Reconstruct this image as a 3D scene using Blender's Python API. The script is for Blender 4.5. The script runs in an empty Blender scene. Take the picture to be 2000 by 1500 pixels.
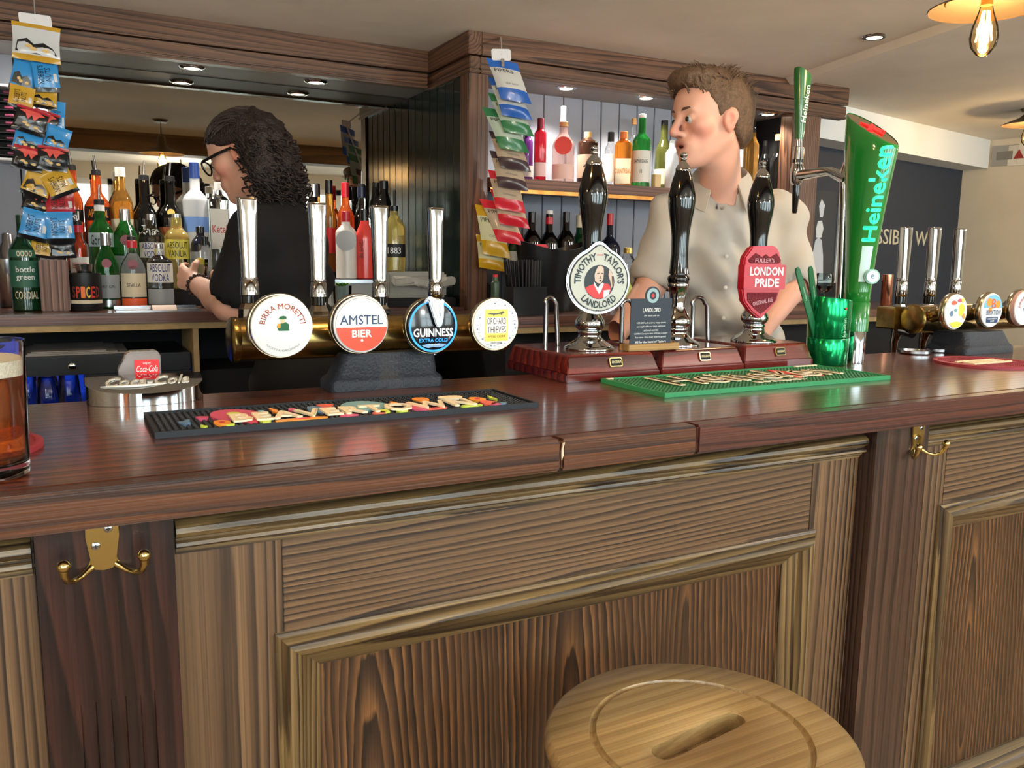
import bpy, bmesh, math, random
import numpy as np
from mathutils import Vector, Matrix, Euler
random.seed(7); rng = np.random.default_rng(7)
SC = bpy.context.scene
COL = SC.collection
PI = math.pi

# ------------------------------------------------------------------ camera
FPX, YAW, PITCH, ROLL = 1642.1485, math.radians(28.15519), math.radians(8.46020), math.radians(0.74052)
CAM = Vector((0.0, -0.946, 1.34))
_f = Vector((math.sin(YAW)*math.cos(PITCH), math.cos(YAW)*math.cos(PITCH), -math.sin(PITCH)))
_r0 = Vector((math.cos(YAW), -math.sin(YAW), 0)); _u0 = _r0.cross(_f)
_r = _r0*math.cos(ROLL) + _u0*math.sin(ROLL); _u = -_r0*math.sin(ROLL) + _u0*math.cos(ROLL)
cd = bpy.data.cameras.new('camera'); cam = bpy.data.objects.new('camera', cd); COL.objects.link(cam)
cd.sensor_width = 36; cd.sensor_fit = 'HORIZONTAL'; cd.lens = FPX/2000*36; cd.clip_start = 0.02
M = Matrix((( _r.x, _u.x, -_f.x, CAM.x), (_r.y, _u.y, -_f.y, CAM.y), (_r.z, _u.z, -_f.z, CAM.z), (0, 0, 0, 1)))
cam.matrix_world = M
SC.camera = cam
def _ray(x, y): return _f + _r*((x-1000)/FPX) - _u*((y-750)/FPX)
def at(x, y, Y):                       # survey point seen at photo pixel x, y on the upright plane Y
    d = _ray(x, y); return CAM + d*((Y-CAM.y)/d.y)
def atz(x, y, z):
    d = _ray(x, y); return CAM + d*((z-CAM.z)/d.z)
def atx(x, y, X):
    d = _ray(x, y); return CAM + d*((X-CAM.x)/d.x)
def mpp(p): return (Vector(p)-CAM).dot(_f)/FPX      # metres per photo pixel at a point

# ------------------------------------------------------------------ world, lights, exposure
def lin(r, g=None, b=None):
    if g is None: r, g, b = r
    f = lambda c: (c/255/12.92) if c/255 <= 0.04045 else ((c/255+0.055)/1.055)**2.4
    return (f(r), f(g), f(b), 1.0)
w = bpy.data.worlds.new('world'); SC.world = w; w.use_nodes = True
bg = w.node_tree.nodes['Background']; bg.inputs[0].default_value = (0.80, 0.92, 0.95, 1); bg.inputs[1].default_value = 1.2
SC.view_settings.view_transform = 'Standard'; SC.view_settings.look = 'None'
SC.view_settings.gamma = 1.0; SC.view_settings.use_curve_mapping = False
SC.view_settings.exposure = 0.47
ROOM_Y = -2.45                          # window wall behind the camera
WINDOWS = [(-1.75, -0.85), (-0.45, 0.45), (0.75, 1.65), (1.95, 2.85), (3.15, 4.05), (4.35, 5.25)]
WZ0, WZ1 = 0.92, 1.97
def area(name, loc, rot, sx, sy, e, col):
    l = bpy.data.lights.new(name, 'AREA'); l.shape = 'RECTANGLE'; l.size = sx; l.size_y = sy; l.energy = e; l.color = col
    o = bpy.data.objects.new(name, l); COL.objects.link(o); o.location = loc; o.rotation_euler = rot; return o
for i, (a, b) in enumerate(WINDOWS):
    area('window_daylight', ((a+b)/2, ROOM_Y-0.14, (WZ0+WZ1)/2), (PI/2, 0, 0), b-a, WZ1-WZ0, 23, (0.88, 0.96, 1.0))

# ------------------------------------------------------------------ mesh builder
class MB:
    def __init__(s): s.v = []; s.f = []
    def add(s, vs, fs):
        o = len(s.v); s.v += [tuple(p) for p in vs]; s.f += [tuple(i+o for i in f) for f in fs]; return s
    def box(s, a, b):
        x0, y0, z0 = a; x1, y1, z1 = b
        return s.add([(x0,y0,z0),(x1,y0,z0),(x1,y1,z0),(x0,y1,z0),(x0,y0,z1),(x1,y0,z1),(x1,y1,z1),(x0,y1,z1)],
                     [(0,3,2,1),(4,5,6,7),(0,1,5,4),(1,2,6,5),(2,3,7,6),(3,0,4,7)])
    def cbox(s, c, d): return s.box([c[i]-d[i]/2 for i in range(3)], [c[i]+d[i]/2 for i in range(3)])
    def loft(s, rings, cap=(True, True), closed=True):
        n = len(rings[0]); vs = [p for r in rings for p in r]; fs = []
        for i in range(len(rings)-1):
            for j in range(n if closed else n-1):
                k = (j+1) % n
                fs.append((i*n+j, i*n+k, (i+1)*n+k, (i+1)*n+j))
        if cap[0]: fs.append(tuple(range(n-1, -1, -1)))
        if cap[1]: fs.append(tuple((len(rings)-1)*n+j for j in range(n)))
        return s.add(vs, fs)
    def lathe(s, prof, c=(0, 0, 0), n=28, cap=(True, True), sx=1, sy=1, a0=0):
        return s.loft([[(c[0]+r*sx*math.cos(a0+2*PI*j/n), c[1]+r*sy*math.sin(a0+2*PI*j/n), c[2]+z) for j in range(n)] for z, r in prof], cap)
    def tube(s, pts, r, n=8, cap=(True, True), flat=1.0, up=(0, 0, 1)):
        pts = [Vector(p) for p in pts]; rs = r if isinstance(r, (list, tuple)) else [r]*len(pts)
        rings = []; ref = None
        for i, p in enumerate(pts):
            t = (pts[min(i+1, len(pts)-1)]-pts[max(i-1, 0)]).normalized()
            if ref is None:
                ref = Vector(up)
                if abs(t.dot(ref)) > 0.95: ref = Vector((1, 0, 0))
            a = (ref-t*ref.dot(t)).normalized(); b = t.cross(a); ref = a
            rings.append([tuple(p+a*(rs[i]*math.cos(2*PI*j/n))+b*(rs[i]*flat*math.sin(2*PI*j/n))) for j in range(n)])
        return s.loft(rings, cap)
    def prism(s, poly, o, ux, uy, un, t0, t1):        # polygon in the plane o + x ux + y uy, thick from t0 to t1 along un
        o, ux, uy, un = map(Vector, (o, ux, uy, un))
        ring = lambda t: [tuple(o+ux*x+uy*y+un*t) for x, y in poly]
        return s.loft([ring(t0), ring(t1)])
    def sphere(s, c, r, n=16, m=10, sc=(1, 1, 1)):
        return s.lathe([(-math.cos(PI*i/m)*r*sc[2], max(math.sin(PI*i/m), 0.001)*r) for i in range(m+1)], c, n, sx=sc[0], sy=sc[1])
    def xf(s, mat):
        s.v = [tuple(mat @ Vector(p)) for p in s.v]; return s
    def build(s, name, mat, parent=None, smooth=35, bevel=0, world=True, **tg):
        v = s.v; loc = (0, 0, 0)
        if world:
            A = np.array(v); loc = ((A[:,0].min()+A[:,0].max())/2, (A[:,1].min()+A[:,1].max())/2, A[:,2].min())
        if world: v = [(p[0]-loc[0], p[1]-loc[1], p[2]-loc[2]) for p in v]
        me = bpy.data.meshes.new(name); me.from_pydata(v, [], s.f); me.validate()
        bm = bmesh.new(); bm.from_mesh(me); bmesh.ops.recalc_face_normals(bm, faces=bm.faces)
        if bevel: 
            es = [e for e in bm.edges if len(e.link_faces) == 2 and e.calc_face_angle(0) > 0.5]
            bmesh.ops.bevel(bm, geom=es, offset=bevel, segments=2, affect='EDGES', clamp_overlap=True)
        bm.to_mesh(me); bm.free()
        if world and parent is not None: loc = Vector(loc)-wloc(parent)
        return link(name, me, mat, parent, smooth, loc if world else None, **tg)
def wloc(o):
    p = Vector((0, 0, 0))
    while o is not None: p = p+o.location; o = o.parent
    return p
def link(name, me, mat, parent=None, smooth=35, loc=None, **tg):
    if smooth:
        me.polygons.foreach_set('use_smooth', [True]*len(me.polygons)); me.set_sharp_from_angle(angle=math.radians(smooth))
    if mat is not None and not me.materials: me.materials.append(mat)
    o = bpy.data.objects.new(name, me); COL.objects.link(o)
    if parent is not None: o.parent = parent
    if loc is not None: o.location = loc
    tag(o, **tg); return o
def tag(o, label=None, cat=None, group=None, kind=None):
    if label: o['label'] = label
    if cat: o['category'] = cat
    if group: o['group'] = group
    if kind: o['kind'] = kind
    return o
def thing(name, label, cat, loc=(0, 0, 0), group=None, rz=0):
    o = bpy.data.objects.new(name, None); COL.objects.link(o); o.empty_display_size = 0.05
    o.location = loc; o.rotation_euler = (0, 0, rz); return tag(o, label, cat, group)
def copy_tree(o, parent=None):
    c = o.copy(); COL.objects.link(c); c.parent = parent
    for ch in o.children: copy_tree(ch, c)
    return c
def rot(axis, a, piv=(0, 0, 0)):
    p = Vector(piv); return Matrix.Translation(p) @ Matrix.Rotation(a, 4, axis) @ Matrix.Translation(-p)
def circle(r, n=32, a0=0, cx=0, cy=0): return [(cx+r*math.cos(a0+2*PI*i/n), cy+r*math.sin(a0+2*PI*i/n)) for i in range(n)]
def rrect(w, h, r, n=5, cx=0, cy=0):
    out = []
    for sx, sy, a in ((1, 1, 0), (-1, 1, PI/2), (-1, -1, PI), (1, -1, 1.5*PI)):
        for i in range(n+1):
            t = a+PI/2*i/n; out.append((cx+sx*(w/2-r)+r*math.cos(t), cy+sy*(h/2-r)+r*math.sin(t)))
    return out
def star(r, k=0.42, n=5, a0=PI/2, cx=0, cy=0):
    return [(cx+(r if i % 2 == 0 else r*k)*math.cos(a0+PI*i/n), cy+(r if i % 2 == 0 else r*k)*math.sin(a0+PI*i/n)) for i in range(2*n)]

# ------------------------------------------------------------------ materials
MATS = {}
def mat(name, col=(128, 128, 128), rough=0.5, metal=0.0, spec=0.5, coat=0.0, trans=0.0, ior=1.45, emit=None, es=0.0, noise=0.0, nscale=20, bump=0.0, bscale=60, sheen=0, sss=0, alpha=1):
    if name in MATS: return MATS[name]
    m = bpy.data.materials.new(name); m.use_nodes = True; nt = m.node_tree; b = nt.nodes['Principled BSDF']
    c = lin(col); b.inputs['Base Color'].default_value = c
    b.inputs['Roughness'].default_value = rough; b.inputs['Metallic'].default_value = metal
    b.inputs['Specular IOR Level'].default_value = spec; b.inputs['IOR'].default_value = ior
    b.inputs['Coat Weight'].default_value = coat; b.inputs['Coat Roughness'].default_value = 0.08
    b.inputs['Transmission Weight'].default_value = trans; b.inputs['Alpha'].default_value = alpha
    if sheen: b.inputs['Sheen Weight'].default_value = sheen
    if sss:
        b.inputs['Subsurface Weight'].default_value = sss; b.inputs['Subsurface Radius'].default_value = (0.012, 0.005, 0.003); b.inputs['Subsurface Scale'].default_value = 1
    if emit is not None:
        b.inputs['Emission Color'].default_value = lin(emit); b.inputs['Emission Strength'].default_value = es
    if noise or bump:
        tc = nt.nodes.new('ShaderNodeTexCoord')
        if noise:
            n = nt.nodes.new('ShaderNodeTexNoise'); n.inputs['Scale'].default_value = nscale; n.inputs['Detail'].default_value = 4
            nt.links.new(tc.outputs['Object'], n.inputs['Vector'])
            r = nt.nodes.new('ShaderNodeMapRange'); r.inputs[1].default_value = 0.3; r.inputs[2].default_value = 0.7
            r.inputs[3].default_value = 1-noise; r.inputs[4].default_value = 1+noise*0.6
            nt.links.new(n.outputs[0], r.inputs[0])
            mx = nt.nodes.new('ShaderNodeMix'); mx.data_type = 'RGBA'; mx.blend_type = 'MULTIPLY'; mx.inputs[0].default_value = 1
            mx.inputs[6].default_value = c; nt.links.new(r.outputs[0], mx.inputs[7]); nt.links.new(mx.outputs[2], b.inputs['Base Color'])
        if bump:
            n = nt.nodes.new('ShaderNodeTexNoise'); n.inputs['Scale'].default_value = bscale; n.inputs['Detail'].default_value = 3
            nt.links.new(tc.outputs['Object'], n.inputs['Vector'])
            bp = nt.nodes.new('ShaderNodeBump'); bp.inputs['Strength'].default_value = bump; bp.inputs['Distance'].default_value = 0.01
            nt.links.new(n.outputs[0], bp.inputs['Height']); nt.links.new(bp.outputs[0], b.inputs['Normal'])
    MATS[name] = m; return m

def wood(name, light, dark, axis='x', ring=40, along=0.10, tilt=0.10, pith=0.10, rough=0.45, coat=0.0, warp=0.35, mid=None, pore=0.35, blot=0.25, bump=0.15, line=0.55, crough=0.10, phase=1.0, fade=0.45):
    """Sawn board: annual rings about a tilted pith, plus pores stretched along the grain (object space, shifted per object)."""
    if name in MATS: return MATS[name]
    m = bpy.data.materials.new(name); m.use_nodes = True; nt = m.node_tree; b = nt.nodes['Principled BSDF']; N = nt.nodes.new; L = nt.links.new
    tc = N('ShaderNodeTexCoord'); oi = N('ShaderNodeObjectInfo')
    sh = N('ShaderNodeVectorMath'); sh.operation = 'SCALE'; sh.inputs[0].default_value = (3.7, 2.3, 5.1); L(oi.outputs['Random'], sh.inputs['Scale'])
    # swap so that grain runs along local Z of the pattern
    rotm = {'x': (0, -PI/2, 0), 'y': (PI/2, 0, 0), 'z': (0, 0, 0)}[axis]
    mp0 = N('ShaderNodeMapping'); mp0.inputs['Rotation'].default_value = rotm; L(tc.outputs['Object'], mp0.inputs['Vector'])
    sc = N('ShaderNodeVectorMath'); sc.operation = 'MULTIPLY'; sc.inputs[1].default_value = (1, 1, along); L(mp0.outputs[0], sc.inputs[0])
    ad0 = N('ShaderNodeVectorMath'); ad0.operation = 'ADD'; L(sc.outputs[0], ad0.inputs[0]); L(sh.outputs[0], ad0.inputs[1])
    nz = N('ShaderNodeTexNoise'); nz.inputs['Scale'].default_value = 5; nz.inputs['Detail'].default_value = 2; L(ad0.outputs[0], nz.inputs['Vector'])
    sub = N('ShaderNodeVectorMath'); sub.operation = 'SUBTRACT'; sub.inputs[1].default_value = (0.5, 0.5, 0.5); L(nz.outputs['Color'], sub.inputs[0])
    wp = N('ShaderNodeVectorMath'); wp.operation = 'SCALE'; wp.inputs['Scale'].default_value = warp*0.3; L(sub.outputs[0], wp.inputs[0])
    rn = N('ShaderNodeVectorMath'); rn.operation = 'SCALE'; rn.inputs[0].default_value = (0.05, 0.03, 0.02); L(oi.outputs['Random'], rn.inputs['Scale'])
    mp = N('ShaderNodeMapping'); mp.inputs['Location'].default_value = (pith*0.3, pith, 0); mp.inputs['Rotation'].default_value = (tilt, tilt*0.4, 0); L(sc.outputs[0], mp.inputs['Vector'])
    ad = N('ShaderNodeVectorMath'); ad.operation = 'ADD'; L(mp.outputs[0], ad.inputs[0]); L(wp.outputs[0], ad.inputs[1])
    ad2 = N('ShaderNodeVectorMath'); ad2.operation = 'ADD'; L(ad.outputs[0], ad2.inputs[0]); L(rn.outputs[0], ad2.inputs[1])
    wv = N('ShaderNodeTexWave'); wv.wave_type = 'RINGS'; wv.rings_direction = 'Z'; wv.wave_profile = 'SAW'
    wv.inputs['Scale'].default_value = ring; wv.inputs['Distortion'].default_value = 2.2; wv.inputs['Detail'].default_value = 3; wv.inputs['Detail Scale'].default_value = 2.5
    L(ad2.outputs[0], wv.inputs['Vector'])
    ph = N('ShaderNodeTexNoise'); ph.inputs['Scale'].default_value = 16; ph.inputs['Detail'].default_value = 2; L(ad2.outputs[0], ph.inputs['Vector'])
    pm_ = N('ShaderNodeMath'); pm_.operation = 'MULTIPLY'; pm_.inputs[1].default_value = phase*ring/3.0; L(ph.outputs[0], pm_.inputs[0]); L(pm_.outputs[0], wv.inputs['Phase Offset'])
    cr = N('ShaderNodeValToRGB'); e = cr.color_ramp.elements
    e[0].position = 0.0; e[0].color = lin(light); e[1].position = 1.0; e[1].color = lin(dark)
    k = cr.color_ramp.elements.new(line); k.color = lin(mid or tuple((light[i]*2+dark[i])/3 for i in range(3)))
    k = cr.color_ramp.elements.new(0.10); k.color = lin(light); e[0].color = lin(dark)
    k = cr.color_ramp.elements.new(0.90); k.color = lin(dark)
    L(wv.outputs['Fac'], cr.inputs[0])
    fs = N('ShaderNodeVectorMath'); fs.operation = 'MULTIPLY'; fs.inputs[1].default_value = (26, 26, 30); L(ad0.outputs[0], fs.inputs[0])
    fn = N('ShaderNodeTexNoise'); fn.inputs['Scale'].default_value = 1; fn.inputs['Detail'].default_value = 2; L(fs.outputs[0], fn.inputs['Vector'])
    fr = N('ShaderNodeMapRange'); fr.inputs[1].default_value = 0.38; fr.inputs[2].default_value = 0.66; fr.inputs[3].default_value = 0.0; fr.inputs[4].default_value = fade; L(fn.outputs[0], fr.inputs[0])
    fd = N('ShaderNodeMix'); fd.data_type = 'RGBA'; fd.inputs[7].default_value = lin(mid or tuple((light[i]*2+dark[i])/3 for i in range(3))); L(fr.outputs[0], fd.inputs[0]); L(cr.outputs[0], fd.inputs[6])
    ps = N('ShaderNodeVectorMath'); ps.operation = 'MULTIPLY'; ps.inputs[1].default_value = (420, 420, 60); L(ad0.outputs[0], ps.inputs[0])
    pn = N('ShaderNodeTexNoise'); pn.inputs['Scale'].default_value = 1; pn.inputs['Detail'].default_value = 2; L(ps.outputs[0], pn.inputs['Vector'])
    pr = N('ShaderNodeMapRange'); pr.inputs[1].default_value = 0.35; pr.inputs[2].default_value = 0.62; pr.inputs[3].default_value = 1-pore; pr.inputs[4].default_value = 1.06; L(pn.outputs[0], pr.inputs[0])
    bs = N('ShaderNodeVectorMath'); bs.operation = 'MULTIPLY'; bs.inputs[1].default_value = (9, 9, 14); L(ad0.outputs[0], bs.inputs[0])
    bn = N('ShaderNodeTexNoise'); bn.inputs['Scale'].default_value = 1; bn.inputs['Detail'].default_value = 3; L(bs.outputs[0], bn.inputs['Vector'])
    br = N('ShaderNodeMapRange'); br.inputs[1].default_value = 0.3; br.inputs[2].default_value = 0.7; br.inputs[3].default_value = 1-blot; br.inputs[4].default_value = 1+blot*0.6; L(bn.outputs[0], br.inputs[0])
    mu = N('ShaderNodeMath'); mu.operation = 'MULTIPLY'; L(pr.outputs[0], mu.inputs[0]); L(br.outputs[0], mu.inputs[1])
    mx = N('ShaderNodeMix'); mx.data_type = 'RGBA'; mx.blend_type = 'MULTIPLY'; mx.inputs[0].default_value = 1; L(fd.outputs[2], mx.inputs[6]); L(mu.outputs[0], mx.inputs[7])
    L(mx.outputs[2], b.inputs['Base Color'])
    b.inputs['Roughness'].default_value = rough; b.inputs['Coat Weight'].default_value = coat; b.inputs['Coat Roughness'].default_value = crough
    bp = N('ShaderNodeBump'); bp.inputs['Strength'].default_value = bump; bp.inputs['Distance'].default_value = 0.002; L(pn.outputs[0], bp.inputs['Height']); L(bp.outputs[0], b.inputs['Normal'])
    MATS[name] = m; return m

def pane_mat(name, tint=(235, 245, 245), gloss=0.12):
    if name in MATS: return MATS[name]
    m = bpy.data.materials.new(name); m.use_nodes = True; nt = m.node_tree; nt.nodes.remove(nt.nodes['Principled BSDF']); out = nt.nodes['Material Output']
    t = nt.nodes.new('ShaderNodeBsdfTransparent'); t.inputs[0].default_value = lin(tint); g = nt.nodes.new('ShaderNodeBsdfGlossy'); g.inputs['Roughness'].default_value = 0.03
    x = nt.nodes.new('ShaderNodeMixShader'); lw = nt.nodes.new('ShaderNodeLayerWeight'); lw.inputs[0].default_value = gloss
    nt.links.new(lw.outputs['Fresnel'], x.inputs[0]); nt.links.new(t.outputs[0], x.inputs[1]); nt.links.new(g.outputs[0], x.inputs[2]); nt.links.new(x.outputs[0], out.inputs[0])
    MATS[name] = m; return m

chrome = mat('chrome', (186, 188, 190), 0.06, 1)
steel = mat('brushed_steel', (175, 175, 178), 0.22, 1)
brass = mat('aged_brass', (150, 128, 78), 0.24, 1, noise=0.35, nscale=30)
gold = mat('polished_brass', (206, 184, 122), 0.16, 1)
black_gloss = mat('black_gloss', (7, 7, 9), 0.09, coat=0.6)
black_plastic = mat('black_plastic', (22, 23, 26), 0.42)
black_rubber = mat('black_rubber', (28, 32, 38), 0.55)
matt_black = mat('matt_black', (12, 12, 14), 0.7)
white_print = mat('white_print', (236, 236, 232), 0.5)
black_print = mat('black_print', (20, 20, 24), 0.5)
red_print = mat('red_print', (200, 32, 40), 0.45)
clear = mat('clear_glass', (250, 252, 252), 0.0, trans=1, ior=1.40); clear_b = mat('clear_bottle_glass', (252, 253, 253), 0.0, trans=1, ior=1.14, coat=0.8)
thin = pane_mat('thin_glass', (240, 246, 246), 0.25)

# ------------------------------------------------------------------ lettering
_TX = {}
def tdata(s, bold=0.0, shear=0.0, space=1.0, ext=0.0, lines=0.9):
    key = (s, bold, shear, space, ext, lines)
    if key in _TX: return _TX[key]
    cu = bpy.data.curves.new('lettering', 'FONT'); cu.body = s; cu.size = 1; cu.shear = shear; cu.space_character = space; cu.space_line = lines
    cu.align_x = 'CENTER'; cu.align_y = 'CENTER'; cu.resolution_u = 2; cu.extrude = ext
    ob = bpy.data.objects.new('lettering', cu); me = ob.to_mesh()
    V = np.array([v.co[:] for v in me.vertices]).reshape(-1, 3); Fc = [tuple(p.vertices) for p in me.polygons]
    ob.to_mesh_clear(); bpy.data.objects.remove(ob); bpy.data.curves.remove(cu)
    if len(V): V[:, 0] -= (V[:, 0].min()+V[:, 0].max())/2; V[:, 1] -= (V[:, 1].min()+V[:, 1].max())/2
    if bold and len(V):          # heavier weight: the same letters overprinted slightly apart
        n = len(V); V = np.concatenate([V+np.array((dx*bold, dy*bold, 0.00003*(1+dx+2*dy))) for dx, dy in ((0, 0), (1, 0), (-1, 0), (0, 1), (0, -1))]); Fc = [tuple(i+n*k for i in f) for k in range(5) for f in Fc]
    _TX[key] = (V, Fc); return V, Fc
def text(s, m, parent, o, ux, uy, w=None, h=None, bold=0.0, shear=0.0, space=1.0, ext=0.0, arc=0, cyl=0, lift=0.0006, name='lettering', lines=0.9, label=None, world=True):
    """w/h: finished width/height; arc: radius of a baseline circle (positive reads over the top, negative under); cyl: wrap round an upright cylinder."""
    V, Fc = tdata(s, bold, shear, space, 0.5 if ext else 0.0, lines); V = V.copy()
    if not len(V): return None
    W = V[:, 0].max()-V[:, 0].min(); H = max(V[:, 1].max()-V[:, 1].min(), 1e-6)
    k = w/W if w else h/H; ky = h/H if h else k; kx = k
    V[:, 0] *= kx; V[:, 1] *= ky
    o, ux, uy = Vector(o), Vector(ux).normalized(), Vector(uy).normalized(); un = ux.cross(uy)
    out = []
    for x, y, z in V:
        t = (z+0.5)*ext+lift if ext else lift+z
        if arc > 0: a = x/arc; x, y = (arc+y)*math.sin(a), (arc+y)*math.cos(a)
        elif arc < 0: R = -arc; a = x/R; x, y = (R-y)*math.sin(a), -(R-y)*math.cos(a)
        if cyl: a = x/cyl; out.append(o+ux*((cyl+t)*math.sin(a))+un*((cyl+t)*math.cos(a)-cyl)+uy*y)
        else: out.append(o+ux*x+uy*y+un*t)
    mb = MB(); mb.add(out, Fc); ob = mb.build(name, m, parent, smooth=0, world=world)
    if label: ob['label'] = label
    return ob
# ================================================================== the room
ZC, ZS = 2.09, 1.965                      # ceiling, soffit
plaster = mat('ceiling_plaster', (232, 224, 210), 0.9, noise=0.08, nscale=2.5, bump=0.25, bscale=9)
wall_cream = mat('cream_wall', (206, 196, 174), 0.85, noise=0.05, nscale=4)
wall_white = mat('white_wall', (225, 228, 228), 0.85)
wall_navy = mat('navy_wall', (48, 55, 68), 0.7, noise=0.06)
grey_blue = mat('grey_blue_paint', (138, 143, 156), 0.55, noise=0.06, nscale=8)
green_black = mat('dark_green_gloss_paint', (24, 34, 32), 0.16, noise=0.25, nscale=6, bump=0.03, bscale=14)
soffit_grey = mat('soffit_grey', (124, 122, 120), 0.5)
floor_wood = wood('floor_boards', (196, 164, 124), (140, 108, 76), 'x', 9, tilt=0.3)
def struct(o, label=None): o['kind'] = 'structure'; return tag(o, label)
def sbox(name, a, b, m, parent=None, bevel=0, label=None):
    o = MB().box(a, b).build(name, m, parent, bevel=bevel)
    if parent is None: struct(o, label)
    return o
def slab(name, x0, y0, x1, y1, z0, z1, t, m, label=None):      # upright wall from (x0,y0) to (x1,y1), thickness t to the left of its run
    d = Vector((x1-x0, y1-y0, 0)).normalized(); n = Vector((-d.y, d.x, 0))*t
    p = [(x0, y0), (x1, y1), (x1+n.x, y1+n.y), (x0+n.x, y0+n.y)]
    return struct(MB().loft([[(a, b, z0) for a, b in p], [(a, b, z1) for a, b in p]]).build(name, m), label)
sbox('floor', (-2.4, -2.7, -0.06), (6.4, 3.6, 0.0), floor_wood)
sbox('ceiling', (-2.4, -2.7, ZC), (6.4, 3.6, ZC+0.1), plaster)
sbox('wall_left', (-2.4, -2.6, 0), (-2.3, 2.4, ZC), wall_cream)
sbox('wall_back', (-2.3, 2.335, 0), (2.98, 2.42, ZC), matt_black)
slab('wall_right', 6.0, -2.6, 4.97, 2.72, 0, ZC, -0.1, wall_cream, 'beige plastered end wall')
slab('wall_end', 5.3, 2.545, 2.9, 2.10, 0, ZC, -0.08, wall_navy, 'dark navy wall below the white bulkhead')
# white bulkhead above the navy wall
bd = Vector((0.981, 0.194, 0)); bn = Vector((-0.194, 0.981, 0)); b0 = Vector((5.036, 2.342, 0))
ring = lambda z: [tuple(b0+bd*s+bn*t+Vector((0, 0, z))) for s, t in ((-1.9, 0), (0.0, 0), (0.0, 0.16), (-1.9, 0.16))]
struct(MB().loft([ring(1.922), ring(ZC)]).build('trim_9', wall_white), 'white boxed bulkhead along the top of the navy wall')
# plaster-covered ceiling beam
q0, q1 = atz(1480, 182, ZC), atz(1850, 56, ZC); dd = (q1-q0).normalized(); q1 = q1+dd*1.2; q0 = q0+dd*0.02; nn = Vector((-dd.y, dd.x, 0))*0.05
struct(MB().loft([[tuple(p+Vector((0, 0, z))) for p in (q0-nn*k, q1-nn*k, q1+nn*k, q0+nn*k)] for z, k in ((-0.022, 0.8), (0.0, 1.25))]).build('trim_8', plaster), 'shallow plastered beam across the ceiling')
# window wall behind the camera
g = MB(); xs = [-2.4]+[v for w_ in WINDOWS for v in w_]+[6.3]
for i in range(0, len(xs), 2): g.box((xs[i], ROOM_Y-0.12, 0), (xs[i+1], ROOM_Y, ZC))
for a, b in WINDOWS: g.box((a, ROOM_Y-0.12, 0), (b, ROOM_Y, WZ0)); g.box((a, ROOM_Y-0.12, WZ1), (b, ROOM_Y, ZC))
struct(g.build('wall_front', wall_cream))
white_paint = mat('white_gloss_paint', (226, 226, 220), 0.35)
for i, (a, b) in enumerate(WINDOWS):
    fr = MB(); y0, y1 = ROOM_Y-0.09, ROOM_Y-0.04
    for p, q in (((a, WZ0), (a+0.05, WZ1)), ((b-0.05, WZ0), (b, WZ1)), ((a, WZ0), (b, WZ0+0.05)), ((a, WZ1-0.05), (b, WZ1)), (((a+b)/2-0.025, WZ0), ((a+b)/2+0.025, WZ1)), ((a, 1.56), (b, 1.60))):
        fr.box((p[0], y0, p[1]), (q[0], y1, q[1]))
    o = struct(fr.build('window_%d' % (i+1), white_paint))
    for p, q in ((a+0.05, (a+b)/2-0.025), ((a+b)/2+0.025, b-0.05)):
        for z0, z1 in ((WZ0+0.05, 1.56), (1.60, WZ1-0.05)):
            MB().box((p, y0+0.02, z0), (q, y0+0.024, z1)).build('pane', thin, o)
brown_beam = wood('beam_oak', (120, 88, 52), (74, 50, 28), 'x', 16, rough=0.6)
sbox('trim_7', (-2.3, -0.46, 1.97), (5.2, -0.30, ZC), brown_beam, label='brown oak ceiling beam over the customer side')
# ---------------------------------------------------------------- cornices
cor = dict(light=(130, 90, 64), dark=(58, 36, 25), ring=26, along=0.05, tilt=0.5, pith=0.05, rough=0.38, coat=0.15, warp=0.22, line=0.7)
corx = wood('cornice_oak_x', axis='x', **cor); cory = wood('cornice_oak_y', axis='y', **cor); corz = wood('cornice_oak_z', axis='z', **cor)
YL, YR, XR = 2.05, 1.71, 1.24
def cornice_x(name, x0, x1, Y, label):
    o = struct(MB().box((x0, Y, 2.016), (x1, Y+0.05, ZC)).build(name, corx, bevel=0.003), label)
    MB().box((x0, Y+0.010, ZS+0.008), (x1, Y+0.05, 2.012)).build('lower_board', corx, o, bevel=0.003)
    MB().box((x0, Y+0.006, ZS-0.006), (x1, Y+0.05, ZS+0.006)).build('bead', corx, o, bevel=0.003); return o
cornice_x('trim_1', -2.3, XR, YL, 'stained oak cornice above the mirror')
o = struct(MB().box((XR, YR, 2.016), (XR+0.05, YL+0.05, ZC)).build('trim_2', cory, bevel=0.003), 'short oak cornice return stepping forward above the dark boarding')
MB().box((XR+0.010, YR+0.010, ZS+0.008), (XR+0.05, YL+0.05, 2.012)).build('lower_board', cory, o, bevel=0.003)
MB().box((XR+0.006, YR+0.006, ZS-0.006), (XR+0.05, YL+0.05, ZS+0.006)).build('bead', cory, o, bevel=0.003)
cornice_x('trim_3', XR+0.05, 3.06, YR, 'stained oak cornice above the bottle shelves')
sbox('trim_4', (-2.3, YL+0.05, ZS), (1.27, 2.335, ZC-0.001), soffit_grey, label='grey soffit with downlights above the mirror')
sbox('trim_5', (1.29, YR+0.05, ZS), (2.98, 2.335, ZC-0.001), soffit_grey, label='grey soffit with downlights above the bottle shelves')
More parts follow.
